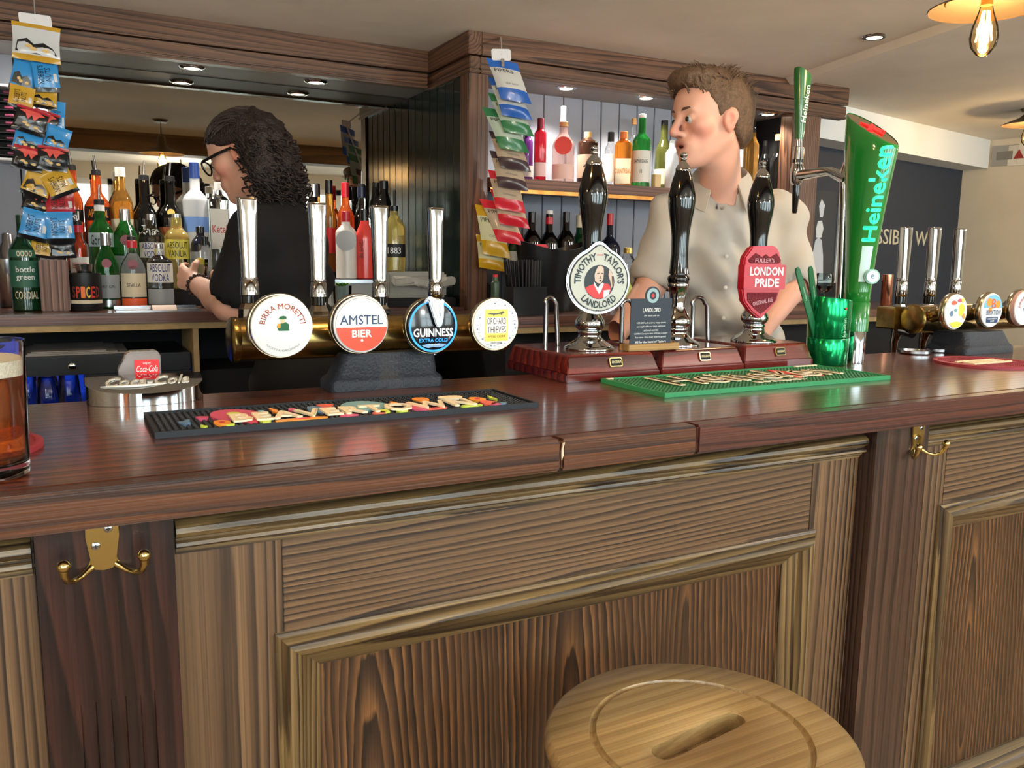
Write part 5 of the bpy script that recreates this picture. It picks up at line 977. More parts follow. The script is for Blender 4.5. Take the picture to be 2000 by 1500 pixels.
# mint sprig in a glass
mx = at(668, 545, 1.80); leafm = P('mint_leaf', (70, 130, 40), 0.5)
mg = thing('mint_glass', 'small glass holding a sprig of fresh green mint', 'glass', (mx.x, 1.80, BL)); MB().lathe([(0.0006, 0.026), (0.004, 0.028), (0.075, 0.032), (0.075, 0.0305), (0.006, 0.0265), (0.006, 0.0)], (mx.x, 1.80, BL), 20).build('glass', thin, mg)
for i in range(16):
    a = 2.4*i; r_ = 0.006+0.0016*i; b0_ = Vector((mx.x+r_*0.5*math.cos(a), 1.80+r_*0.5*math.sin(a), BL+0.072)); d = Vector((math.cos(a), math.sin(a), 0.9)).normalized(); s_ = Vector((-math.sin(a), math.cos(a), 0)); L_ = 0.024
    MB().add([b0_, b0_+d*L_*0.5+s_*0.007, b0_+d*L_+Vector((0, 0, -0.003)), b0_+d*L_*0.5-s_*0.007, b0_+d*L_*0.5+Vector((0, 0, 0.003))], [(0, 1, 4), (1, 2, 4), (2, 3, 4), (3, 0, 4)]).build('leaf', leafm, mg, smooth=0)
# ---------------------------------------------------------------- wooden block, spice pot, tray
a, b = at(81, 597, 1.90), at(138, 597, 1.90)
MB().box((a.x, 1.87, BL+0.0005), (b.x, 1.97, at(100, 508, 1.88).z)).build('wooden_block', wood('block_wood', (150, 116, 104), (84, 60, 54), 'z', 16, 0.06, 0.08, 0.06, rough=0.6), None, bevel=0.003, label='grained grey-brown wooden block under the nut packets', cat='block')
X_, pr_ = lpx(167, 1.90, [(597, 29), (533, 30)]); zt_ = pr_[-1][0]
sp_ = thing('spice_pot', 'black round pot with colourful SPICED lettering holding a jigger', 'pot', (X_, 1.90, BL)); rs_ = pr_[0][1]
MB().lathe([(0.0005, rs_*0.97), (0.003, rs_), (zt_-BL, rs_), (zt_-BL, rs_*0.9), (0.01, rs_*0.88)], (X_, 1.90, BL), 28).build('body', black_plastic, sp_)
n_, tg_ = facing(X_, 1.90)
for i, (c_, col) in enumerate(zip('SPICED', ((120, 40, 30), (214, 60, 44), (240, 120, 44), (240, 190, 60), (200, 60, 40), (130, 40, 40)))):
    off = (i-2.5)*0.0135; a_ = off/rs_; o_ = Vector((X_, 1.90, BL+(zt_-BL)*0.50))+(n_*math.cos(a_)+tg_*math.sin(a_))*(rs_); text(c_, P('spice_%d' % i, col), sp_, o_, tg_*math.cos(a_)-n_*math.sin(a_), UZ, w=0.0115, h=0.034, bold=0.02, lift=0.0008)
MB().loft([[tuple(Vector((X_, 1.90, z))+(n_*math.cos(a_)+tg_*math.sin(a_))*(rs_+0.0005)) for a_ in [-1.3+2.6*j/12 for j in range(13)]] for z in (BL+(zt_-BL)*0.20, BL+(zt_-BL)*0.29)], cap=(False, False), closed=False).build('cream_band', lab_c, sp_)
jz = BL+0.012
MB().lathe([(0.0, 0.020), (0.05, 0.011), (0.055, 0.011), (zt_-BL+0.026-0.012, 0.0255), (zt_-BL+0.026-0.012, 0.0235), (0.06, 0.009)], (X_, 1.90, jz), 24).build('jigger', steel, None, label='steel jigger standing in the black spice pot', cat='jigger')
a, b = at(226, 600, 1.80), at(392, 596, 1.80)
tr = thing('steel_tray', 'flat steel drip tray on the back counter below the vodka', 'tray', ((a.x+b.x)/2, 1.85, BL)); MB().box((a.x, 1.79, BL+0.0005), (b.x, 1.91, BL+0.004)).build('base', steel, tr); MB().box((a.x, 1.905, BL+0.0042), (b.x, 1.911, BL+0.012)).build('upstand', steel, tr)
rc = at(320, 597, 1.80); MB().loft([[(rc.x-0.034, y, BL+0.0046+z), (rc.x+0.034, y, BL+0.0046+z)] for y, z in ((1.775, 0.0), (1.785, 0.010), (1.80, 0.014), (1.83, 0.010), (1.85, 0.0))]+[[(rc.x-0.034, y, BL+0.0041+z), (rc.x+0.034, y, BL+0.0041+z)] for y, z in ((1.85, 0.0), (1.83, 0.0092), (1.80, 0.0132), (1.785, 0.0092), (1.775, -0.0))], cap=(False, False), closed=False).build('receipt', P('receipt_paper', (226, 206, 196), 0.8), None, label='curled paper receipt lying on the steel tray', cat='paper')
# the drink being made
dk = at(400, 560, 1.86)
gt = thing('tumbler', 'glass tumbler with lemon drink held by the woman', 'glass', (at(392, 540, 1.83).x, 1.83, BL+0.045))
gx = at(384, 540, 1.83); zl = at(384, 548, 1.83).z
gt.location = (gx.x, 1.83, zl); gk = mpp(gx)
MB().lathe([(0.0, 0.028), (0.003, 0.030), (0.066, 0.036), (0.066, 0.0345), (0.006, 0.0285), (0.006, 0)], (gx.x, 1.83, zl), 24).build('glass', thin, gt); MB().lathe([(0.0065, 0.028), (0.05, 0.0325), (0.0505, 0.0)], (gx.x, 1.83, zl), 24).build('drink', mat('lemon_drink', (230, 224, 190), 0.05, trans=0.5, ior=1.33), gt)
MB().prism([(0.02*math.cos(a), 0.02*math.sin(a)) for a in [PI*i/12 for i in range(13)]], (gx.x+0.01, 1.815, zl+0.05), UX, UZ, FR, -0.002, 0.002).build('lemon_slice', P('lemon', (232, 210, 90)), gt)
# ================================================================== shelf on the right
oak = wood('shelf_oak', (142, 92, 66), (90, 52, 36), 'x', 20, 0.06, 0.05, 0.12, rough=0.45)
ZSH = at(1150, 357, 1.72).z
shf = thing('wall_shelf', 'long oak wall shelf carrying spirit bottles with copper strip beneath', 'shelf', (2.03, 1.85, ZSH-0.04)); MB().box((1.335, 1.715, ZSH-0.036), (2.735, 1.962, ZSH)).build('board', oak, shf, bevel=0.002); MB().box((1.335, 1.725, ZSH-0.050), (2.735, 1.745, ZSH-0.0365)).build('copper_strip', mat('copper_strip', (184, 120, 60), 0.25, 1, noise=0.4, nscale=25), shf)
SG = 'spirit bottles on the oak shelf'; ys = 1.80
def sb(label, px, ytop, hw, Y=ys, **k): return bottle(label, px, ytop, Y, hw, ZSH+0.0003, group=SG, **k)
sb('purple liqueur bottle nearest the crisp packets', 1030, 248, 11, 1.86, gm=gl_purple, neck=(6, 20), shoulder=10, cap=(P('cap_violet', (130, 80, 190), 0.3), 24, 6), labs=((0.1, 0.3, lab_w, None),))
sb('slim red liqueur bottle with dark red cap', 1055, 231, 12, 1.80, gm=gl_red, neck=(6, 20), shoulder=10, cap=(cap_maroon, 26, 6.5), labs=((0.08, 0.30, P('label_rose', (230, 190, 190)), None),))
sb('clear gin bottle with red blossoms and glowing white stopper', 1100, 238, 22, 1.80, gm=gl_pink, neck=(8, 22), shoulder=26, cap=(cork_m, 9, 8.5), labs=((0.45, 0.74, P('label_blossom', (226, 60, 50)), None, None, 0, 0, 'disc'), (0.06, 0.30, P('label_blush', (240, 200, 190)), None)))
p_ = at(1100, 222, 1.80); MB().lathe([(0, 0.010), (0.052, 0.0095), (0.055, 0.006)], (at(1100, 240, 1.80).x, 1.80, at(1100, 238, 1.80).z+0.0004), 16).build('stopper_light', mat('stopper_glow', (255, 250, 236), 0.3, emit=(255, 246, 226), es=3.0), None, label='glowing white bottle stopper light', cat='light')
sb('squat brown gin bottle with cork and beige label', 1147, 258, 20, 1.80, gm=mat('brown_glass', (60, 38, 28), 0.05, trans=0.4), neck=(7, 12), shoulder=10, cap=(cork_m, 11, 7.5), labs=((0.12, 0.56, P('label_beige', (204, 176, 156)), '47', tx_k, 0.4, 0.2),))
sb('pale-labelled bottle with black cap behind the first pump handle', 1192, 258, 12, 1.86, gm=clear_b, neck=(6, 22), shoulder=14, cap=(cap_k, 18, 6.5), labs=((0.1, 0.6, lab_w, None),))
sb('square amber orange liqueur bottle with orange cap and cream label', 1217, 257, 17, 1.80, gm=gl_amber, neck=(7, 14), shoulder=14, cap=(cap_or, 22, 7.5), sq=True, labs=((0.05, 0.50, lab_c, 'COINTREAU', P('ink_ochre', (200, 120, 20)), 0.9, 0.2),))
sb('tall clear bottle with cork at the back of the shelf', 1237, 231, 9, 1.92, gm=clear_b, neck=(4.5, 30), shoulder=20, cap=(cork_m, 12, 5))
sb('green whisky bottle with big white label', 1253, 223, 18.5, 1.79, gm=gl_green, neck=(6.8, 36), shoulder=18, cap=(cap_w, 7, 7), labs=((0.07, 0.50, lab_w, 'LAPHROAIG\n\n10', tx_k, 0.75, 0.45),))
sb('olive bottle with black capsule half hidden by the man', 1296, 235, 17, 1.84, gm=gl_olive, neck=(7, 36), shoulder=28, cap=(cap_k, 18, 7), labs=((0.08, 0.3, lab_c, None),))
bx_ = at(1281, 349, 1.76); MB().box((bx_.x-0.014, 1.745, ZSH+0.0003), (bx_.x+0.014, 1.772, ZSH+0.052)).build('small_box', P('box_cream', (216, 190, 140)), None, bevel=0.001, label='small cream box on the shelf edge beside the whisky', cat='box')
sb('clear embossed bottle beside the man\'s face', 1312, 274, 13, 1.77, gm=gl_frost, neck=(6, 14), shoulder=12, cap=(cap_s, 10, 6))
sb('amber liqueur bottle with black cap right of the man', 1466, 250, 15, 1.82, gm=gl_whisky, neck=(8, 18), shoulder=18, cap=(cap_k, 16, 8))
sb('clear bottle with cork right of the man', 1518, 262, 15, 1.84, gm=clear_b, neck=(6, 34), shoulder=22, cap=(cork_m, 12, 6.5))
sb('dark bottle in the shadow of the shelf near the oak post', 1492, 275, 12, 1.90, gm=gl_black, neck=(5, 24), shoulder=18, cap=(cap_k, 10, 5.5))
# lower row on the right counter
LG = 'bottles on the right-hand back counter'
def lb_(label, px, ytop, hw, Y=1.84, **k): return bottle(label, px, ytop, Y, hw, BR+0.0003, group=LG, **k)
lb_('dark wine bottle next to the red crisp packets', 1038, 414, 19, gm=gl_black, neck=(7, 34), shoulder=24, cap=(cap_k, 20, 7.5))
lb_('black wine bottle with white top and red collar', 1072, 411, 19, gm=gl_black, neck=(7, 40), shoulder=24, cap=(cap_w, 7, 7.5), labs=((0.86, 0.93, cap_r, None),))
lb_('dark wine bottle behind the black ice bucket', 1105, 414, 19, gm=gl_black, neck=(7, 34), shoulder=24, cap=(cap_k, 20, 7.2))
lb_('green wine bottle with cream capsule', 1131, 420, 15, 1.88, gm=gl_dkgreen, neck=(6.5, 34), shoulder=22, cap=(lab_c, 24, 7))
lb_('blue-black bottle with red capsule right of the pump handle', 1190, 417, 22, 1.84, gm=gl_blueblack, neck=(6, 44), shoulder=24, cap=(cap_r, 22, 6.5))
bottle('clear water bottle with gold screw cap behind the round pump clip', 1225, 484, 1.56, 17, BR+0.0003, gm=clear_b, neck=(8, 14), shoulder=18, cap=(cap_gold, 11, 9), group=LG, labs=((0.2, 0.5, P('label_lime', (190, 210, 110)), None),))
bottle('small hot sauce bottle with red cap left of the straws', 967, 536, 1.44, 8, BR+0.0003, gm=P('sauce_green', (60, 80, 60), 0.3), neck=(5, 12), shoulder=5, cap=(cap_r, 8, 5), group=LG)
bottle('green and white bottle peeping out behind the yellow crisps', 1003, 452, 1.72, 15, BR+0.0003, gm=gl_green, neck=(6, 20), shoulder=20, cap=(cap_dg, 12, 6), group=LG, labs=((0.45, 0.75, lab_w, None),))
# black ice bucket
bX = at(1075, 600, 1.62).x; zt_ = at(1075, 480, 1.62).z
ib = thing('ice_bucket', 'large black oval ice bucket with dipped rim behind the straws', 'bucket', (bX, 1.62, BR)); rx_, ry_ = 0.135, 0.085
def brg(s, z, wob=0): return [(bX+rx_*s*math.cos(2*PI*j/40), 1.62+ry_*s*math.sin(2*PI*j/40), z+wob*(math.cos(4*PI*j/40))) for j in range(40)]
MB().loft([brg(0.72, BR+0.0005), brg(0.76, BR+0.02), brg(0.98, zt_-0.03, 0.010), brg(1.02, zt_, 0.016), brg(0.97, zt_, 0.016), brg(0.92, zt_-0.03, 0.01), brg(0.72, BR+0.01)]).build('body', mat('bucket_black', (20, 20, 22), 0.28), ib, smooth=45)
MB().box((bX-0.075, 1.60, BR+0.02), (bX-0.025, 1.64, zt_+0.004)).build('pink_pack', P('pack_pink', (226, 70, 84)), None, bevel=0.004, label='pink pack standing in the black ice bucket', cat='pack')
# straw holder
sX0, sX1 = at(1003, 580, 1.43).x, at(1068, 580, 1.43).x; zs_ = at(1035, 561, 1.43).z
sh2 = thing('straw_holder', 'black open straw holder below the crisp packets', 'holder', ((sX0+sX1)/2, 1.46, BR)); b_ = MB()
for a, c_ in (((sX0, 1.43), (sX1, 1.434)), ((sX0, 1.496), (sX1, 1.50)), ((sX0, 1.434), (sX0+0.004, 1.496)), ((sX1-0.004, 1.434), (sX1, 1.496))): b_.box((a[0], a[1], BR+0.0045), (c_[0], c_[1], zs_))
b_.build('walls', black_plastic, sh2); MB().box((sX0, 1.43, BR+0.0005), (sX1, 1.50, BR+0.0044)).build('bottom', black_plastic, sh2)
straw = mat('straw_black', (16, 16, 18), 0.25); random.seed(3); z_top = at(1035, 507, 1.46).z
me0 = None
for i in range(30):
    x = sX0+0.009+(sX1-sX0-0.018)*((i % 10)+0.5)/10; y = 1.442+0.048*((i//10)+0.5)/3; lean = -0.022*(1-(i % 10)/4) if (i % 10) < 4 else 0.0
    zz_ = z_top-0.006*random.random()
    o = MB().tube([(x, y, BR+0.006), (x+lean, y, zz_)], 0.0033, 7).build('straw', straw, None, label='black drinking straw in the straw holder', cat='straw', group='black straws in the straw holder')
MB().box((at(930, 590, 1.80).x, 1.78, BL+0.0005), (at(930, 590, 1.80).x+0.05, 1.84, at(950, 552, 1.80).z)).build('card_reader', black_plastic, None, bevel=0.006, label='black card reader at the counter corner below the yellow crisps', cat='card reader')
cp = mat('copper', (206, 140, 110), 0.2, 1)
for px, yt__, lb2 in ((1708, 514, 'taller copper cup behind the tower button'), (1724, 536, 'shorter copper cup behind the tower button')):
    c = at(px, 590, 1.50); MB().lathe([(0.0005, 0.020), (0.004, 0.022), (at(px, yt__, 1.5).z-BR, 0.023), (at(px, yt__, 1.5).z-BR, 0.021), (0.01, 0.019)], (c.x+(0.0 if px < 1710 else 0.02), 1.50 if px > 1710 else 1.58, BR), 20).build('copper_cup', cp, None, label=lb2, cat='cup', group='copper cups on the back counter')
# wine glass behind the tumbler
c = at(1610, 560, 1.45); MB().lathe([(0.0005, 0.032), (0.003, 0.030), (0.005, 0.005), (0.06, 0.004), (0.068, 0.018), (0.09, 0.034), (0.115, 0.036), (0.14, 0.031), (0.14, 0.030), (0.115, 0.035), (0.09, 0.033), (0.07, 0.016)], (c.x, 1.45, BR), 28, cap=(True, False)).build('wine_glass', thin, None, label='wine glass on the back counter behind the green tumbler', cat='glass')
# chrome dishes at the back of the bar
for px, py, r_, lb2 in ((1722, 683, 0.042, 'chrome drip dish right of the green tower foot'), (1768, 680, 0.036, 'chrome drip dish below the right-hand taps')):
    c = atz(px, py, BT); MB().lathe([(0.0005, r_*0.9), (0.003, r_), (0.010, r_), (0.010, r_*0.94), (0.004, r_*0.9)], (c.x, min(c.y, 0.585-r_-0.002), BT), 32).build('drip_dish', steel, None, label=lb2, cat='dish', group='chrome drip dishes')
# framed monochrome print by the oak post
fr0, fr1 = at(1577, 470, 1.885), at(1632, 470, 1.885)
pf = thing('framed_print', 'framed black and white print of a draped figure beside the oak post', 'picture', ((fr0.x+fr1.x)/2, 1.885, 1.19)); zb0, zb1 = at(1600, 548, 1.885).z, at(1605, 372, 1.885).z
MB().box((fr0.x, 1.883, zb0), (fr1.x, 1.8985, zb1)).build('picture', P('print_charcoal', (58, 60, 64), 0.2), pf)
MB().box((fr1.x, 1.875, zb0-0.01), (fr1.x+0.008, 1.8985, zb1)).box((fr0.x, 1.875, zb0-0.01), (fr1.x, 1.8985, zb0)).build('frame', P('frame_silver', (206, 208, 210), 0.3), pf)
cxp = (fr0.x+fr1.x)/2-0.02; k = mpp(fr0); fo_ = Vector((cxp, 1.883, 0)); 
for i, (poly, col) in enumerate((([(-14, 546), (18, 546), (14, 500), (8, 470), (-2, 462), (-10, 470), (-16, 500)], (196, 198, 202)), ([(-8, 464), (6, 464), (10, 446), (4, 428), (-6, 430), (-10, 446)], (214, 214, 214)), ([(-2, 424), (6, 424), (10, 400), (0, 388), (-6, 402)], (206, 208, 210)), ([(-8, 432), (10, 430), (8, 424), (-6, 425)], (60, 62, 66)))):
    MB().prism([(x*k, at(1600, y, 1.883).z) for x, y in poly], fo_, UX, UZ, FR, 0.0002+0.0002*i, 0.0004+0.0002*i).build('figure', P('print_tone_%d' % i, col, 0.2), pf, smooth=0)
# signage on the navy wall
wn = Vector((0.182, -0.983, 0)); wu = Vector((0.983, 0.182, 0))
def on_navy(px, py):
    d = _ray(px, py); p0_ = Vector((5.3, 2.545, 0)); s = (p0_-CAM).dot(wn)/d.dot(wn); return CAM+d*s
a, b = on_navy(1650, 462), on_navy(1838, 464); mid = (a+b)/2
sg = thing('wall_sign', 'cream ACCESSIBLE W.C. lettering on the navy wall', 'sign', mid+wn*0.0)
text('ACCESSIBLE W.C.', P('sign_cream', (206, 200, 176)), sg, on_navy(1744, 463), wu, UZ, w=(b-a).length*1.04, h=0.085, ext=0.004, lift=0.001)
def on_end(px, py):
    p0_ = Vector((4.97, 2.72, 0)); e_n = Vector((-0.982, -0.190, 0)); d = _ray(px, py); return CAM+d*((p0_-CAM).dot(e_n)/d.dot(e_n))
eu = Vector((0.190, -0.982, 0)); en = Vector((-0.982, -0.190, 0))
for px, py, col, lb2, w_ in ((1963, 304, (150, 148, 142), 'grey metal socket plate on the beige wall', 0.15), (1991, 303, (214, 208, 194), 'cream notice with red triangle on the beige wall', 0.12)):
    c = on_end(px, py); t = thing('wall_plate', lb2, 'wall plate', c); MB().prism(rrect(w_, 0.12, 0.006), c, eu, UZ, en, 0.0005, 0.008).build('plate', P('plate_%d' % px, col), t, bevel=0.001)
    if px > 1980: MB().prism([(-0.03, -0.02), (0.03, -0.02), (0, 0.035)], c, eu, UZ, en, 0.008, 0.009).build('triangle', P('plate_red', (150, 40, 34)), t)
    else: MB().prism(rrect(0.09, 0.05, 0.004), c, eu, UZ, en, 0.008, 0.0095).build('switches', P('plate_dark', (120, 118, 112)), t)
# ================================================================== lamps
def downlight(px, py, z, e, label, col=(1.0, 0.91, 0.78)):
    c = atz(px, py, z); t = thing('downlight', label, 'ceiling light', (c.x, c.y, z-0.004), 'recessed downlights')
    MB().lathe([(-0.006, 0.026), (-0.007, 0.030), (-0.004, 0.040), (-0.0005, 0.042), (-0.0005, 0.026)], (c.x, c.y, z), 28, cap=(False, False)).build('trim_ring', chrome, t, smooth=50)
    MB().lathe([(-0.004, 0.0), (-0.004, 0.0258), (-0.0006, 0.0258)], (c.x, c.y, z), 24).build('lens', mat('downlight_lens', (255, 244, 224), 0.3, emit=(255, 236, 205), es=9.0), t)
    l = bpy.data.lights.new('downlight_beam', 'SPOT'); l.energy = e; l.color = col; l.spot_size = math.radians(125); l.spot_blend = 0.6; l.shadow_soft_size = 0.025
    o = bpy.data.objects.new('downlight_beam', l); COL.objects.link(o); o.parent = t; o.location = (0, 0, -0.012)
downlight(375, 131, ZS, 16, 'recessed downlight in the soffit above the woman'); downlight(617, 159, ZS, 16, 'recessed downlight in the soffit near the cornice step')
downlight(1106, 171, ZS, 16, 'recessed downlight above the red shelf bottles'); downlight(1262, 190, ZS, 16, 'recessed downlight above the whisky, left of the man'); downlight(1708, 71, ZC, 20, 'recessed downlight in the open ceiling'); downlight(60, 96, ZS, 10, 'recessed downlight behind the nut packets')
downlight(1500, 222, ZS, 10, 'recessed downlight behind the man by the oak post')
shade_m = mat('pendant_bronze', (120, 100, 76), 0.4, 0.6); bulb_g = pane_mat('bulb_glass', (255, 240, 210), 0.15)
def pendant(X, Y, zb, label, e, glow=14):
    """wide shallow metal shade with a bare filament bulb; zb: bulb tip"""
    t = thing('pendant_lamp', label, 'pendant lamp', (X, Y, zb), 'bronze pendant lamps')
    z = zb+0.125
    MB().lathe([(z-0.022, 0.118), (z-0.020, 0.120), (z-0.004, 0.085), (z+0.012, 0.045), (z+0.03, 0.024), (z+0.075, 0.021), (z+0.08, 0.012), (z+0.075, 0.010), (z+0.03, 0.02), (z+0.01, 0.043), (z-0.006, 0.083)], (X, Y, 0), 40, cap=(False, False)).build('shade', shade_m, t, smooth=50)
    MB().tube([(X, Y, z+0.078), (X, Y, ZC-0.012)], 0.0028, 8).build('cord', black_plastic, t); MB().lathe([(ZC-0.014, 0.035), (ZC-0.002, 0.045), (ZC-0.0004, 0.045)], (X, Y, 0), 24).build('ceiling_rose', shade_m, t)
    MB().lathe([(zb, 0.004), (zb+0.006, 0.014), (zb+0.022, 0.026), (zb+0.042, 0.030), (zb+0.066, 0.026), (zb+0.095, 0.016), (zb+0.112, 0.012)], (X, Y, 0), 28).build('bulb', bulb_g, t, smooth=60); MB().lathe([(zb+0.110, 0.0125), (zb+0.145, 0.0125)], (X, Y, 0), 16).build('lamp_holder', mat('brass_holder', (190, 150, 84), 0.3, 1), t)
    f = mat('filament_glow', (255, 210, 130), 0.4, emit=(255, 190, 100), es=glow*3)
    for i in range(6):
        a = 2*PI*i/6; MB().tube([(X+0.006*math.cos(a), Y+0.006*math.sin(a), zb+0.098), (X+0.016*math.cos(a), Y+0.016*math.sin(a), zb+0.034)], 0.0016, 6).build('filament', f, t)
    l = bpy.data.lights.new('bulb_light', 'POINT'); l.energy = e; l.color = (1.0, 0.78, 0.5); l.shadow_soft_size = 0.02; o = bpy.data.objects.new('bulb_light', l); COL.objects.link(o); o.parent = t; o.location = (0, 0, 0.062)
PY = 0.30; pc = at(1918, 112, PY); pendant(pc.x, PY, pc.z, 'bronze pendant lamp with glowing filament bulb over the bar', 8)
p2 = at(2010, 245, 1.6); pendant(p2.x, 1.6, p2.z-0.10, 'second bronze pendant lamp at the right edge of the picture', 8)
pendant(0.55, PY, pc.z, 'bronze pendant lamp over the bar above the beer font', 8); pendant(-0.8, PY, pc.z, 'bronze pendant lamp over the left end of the bar', 8)
# opal globes added out of view to brighten the ceiling and room
def globe(X, Y, label):
    t = thing('fill_globe', label, 'added fill light', (X, Y, 1.72), 'added opal fill globes out of view')
    MB().sphere((X, Y, 1.80), 0.085, 24, 16).build('globe', mat('opal_fill_glow', (255, 250, 240), 0.4, emit=(255, 252, 250), es=GLOBE_ES), t, smooth=60); MB().tube([(X, Y, 1.884), (X, Y, ZC-0.001)], 0.006, 8).build('stem', brass, t)
GLOBE_ES = 74.0
for gx_, gy_, lb_g in ((-1.0, -1.5, 'added opal fill globe behind the camera on the left'), (0.9, -1.75, 'added opal fill globe behind the camera'), (2.7, -1.3, 'added opal fill globe right of the camera'), (4.3, -0.4, 'added opal fill globe at the far right of the room')): globe(gx_, gy_, lb_g)
# ================================================================== hanging snack packets
def pack(name, label, cat, group, cx, cy, w, h, tilt, Y, cols, lean=0.0, split=(0.18, 0.78), puff=0.22, extra=None, slope=None):
    """pillow packet; cx, cy, w, h surveyed in photo pixels, tilt in the picture plane (deg), lean tips its foot towards the viewer"""
    c = at(cx, cy, Y); k = mpp(c); W, H = w*k, h*k
    n, tg = facing(c.x, c.y)
    sa = math.radians(tilt if slope is None else slope); ax = tg*math.cos(sa)+UZ*math.sin(sa); ay = UZ*math.cos(math.radians(tilt))-tg*math.sin(math.radians(tilt))
    ay = (ay*math.cos(lean)-n*math.sin(lean)).normalized(); nn = ax.cross(ay).normalized()
    t = thing(name, label, cat, c, group)
    nu, nv = 9, 15; ph = random.random()*6
    def pt(u, v, side):
        crimp = min(v, 1-v)/0.09; e = 1.0 if crimp > 1 else max(0.0, crimp)
        th = W*puff*(0.6+0.7*v)*(max(0, 1-(2*u-1)**2)**0.6)*(math.sin(PI*min(max((v-0.05)/0.9, 0), 1))**0.5)*e
        wv = 0.02*W*math.sin(9*v+ph)*e+0.012*W*math.sin(14*u+ph)*(1-e)
        wx = W*(1-0.05*math.sin(PI*v)*e)
        return c+ax*((u-0.5)*wx)+ay*((0.5-v)*H)+nn*(side*th+wv)
    zones = [('top_end', 0, split[0], cols[0]), ('body', split[0], split[1], cols[1]), ('bottom_end', split[1], 1, cols[2])]
    parts = {}
    for nm, v0, v1, m_ in zones:
        m = max(3, int(nv*(v1-v0))+1); fr = [[pt(i/(nu-1), v0+(v1-v0)*j/(m-1), 1) for i in range(nu)]+[pt(i/(nu-1), v0+(v1-v0)*j/(m-1), -1) for i in range(nu-2, 0, -1)] for j in range(m)]
        parts[nm] = MB().loft(fr, cap=(False, False)).build(nm, m_, t, smooth=50)
    if extra: extra(t, parts['body'], lambda u, v, lift: pt(u, v, 1)+nn*lift, ax, ay, nn, W, H)
    return t
foil = lambda n, c, r=0.28: mat('foil_'+n, c, r, coat=0.4)
F_gold, F_blue, F_black, F_red, F_white = foil('gold', (206, 160, 52)), foil('blue', (56, 148, 216)), foil('black', (26, 24, 26)), foil('red', (176, 36, 50)), foil('pearl', (206, 208, 210))
def proj_print(body, pt, poly, m, lift):      # small printed shape laid on the bulged front
    vs = [pt(u, v, lift) for u, v in poly]; cu = sum(p[0] for p in poly)/len(poly); cv = sum(p[1] for p in poly)/len(poly)
    MB().add(vs+[pt(cu, cv, lift)], [(i, (i+1) % len(vs), len(vs)) for i in range(len(vs))]).build('print', m, body, smooth=0)
def wrap_text(s, body, pt, m, u0, v0, wu, hv, lift, rot90=True, bold=0.02):
    V, Fc = tdata(s, 0.0); W_ = V[:, 0].max()-V[:, 0].min(); H_ = V[:, 1].max()-V[:, 1].min()
    out = [pt(u0-(y/H_)*hv if rot90 else u0+(x/W_)*wu, v0-(x/W_)*wu if rot90 else v0-(y/H_)*hv, lift) for x, y, z in V]
    MB().add(out, Fc).build('lettering', m, body, smooth=0)
def nuts_extra(kind):
    def f(t, body, pt, ax, ay, nn, W, H):
        if kind == 'text':
            wrap_text("NOBBY'S", body, pt, black_print, 0.30, 0.48, 0.56, 0.24, 0.0016); wrap_text('NUTS', body, pt, black_print, 0.58, 0.48, 0.40, 0.22, 0.0016)
            proj_print(body, pt, [(0.78, 0.45), (0.92, 0.45), (0.93, 0.70), (0.80, 0.70)], F_white, 0.0012)
        else:
            proj_print(body, pt, [(0.06, 0.80), (0.10, 0.50), (0.30, 0.42), (0.45, 0.58), (0.65, 0.50), (0.85, 0.62), (0.94, 0.80), (0.5, 0.84)], F_black, 0.0010)
            nutm = mat('print_nut', (222, 186, 116), 0.5)
            for cu, cv in ((0.34, 0.64), (0.44, 0.71), (0.70, 0.72)): proj_print(body, pt, [(cu+0.08*math.cos(a), cv+0.05*math.sin(a)) for a in [2*PI*i/10 for i in range(10)]], nutm, 0.0016)
            if kind == 'flame': 
                fm = mat('print_flame', (226, 92, 84), 0.4); proj_print(body, pt, [(0.1, 0.2), (0.3, 0.28), (0.4, 0.5), (0.5, 0.3), (0.6, 0.52), (0.72, 0.3), (0.9, 0.22), (0.7, 0.12), (0.3, 0.12)], fm, 0.0013)
    return f
random.seed(21)
NG = 'nut packets on the left hanging strip'
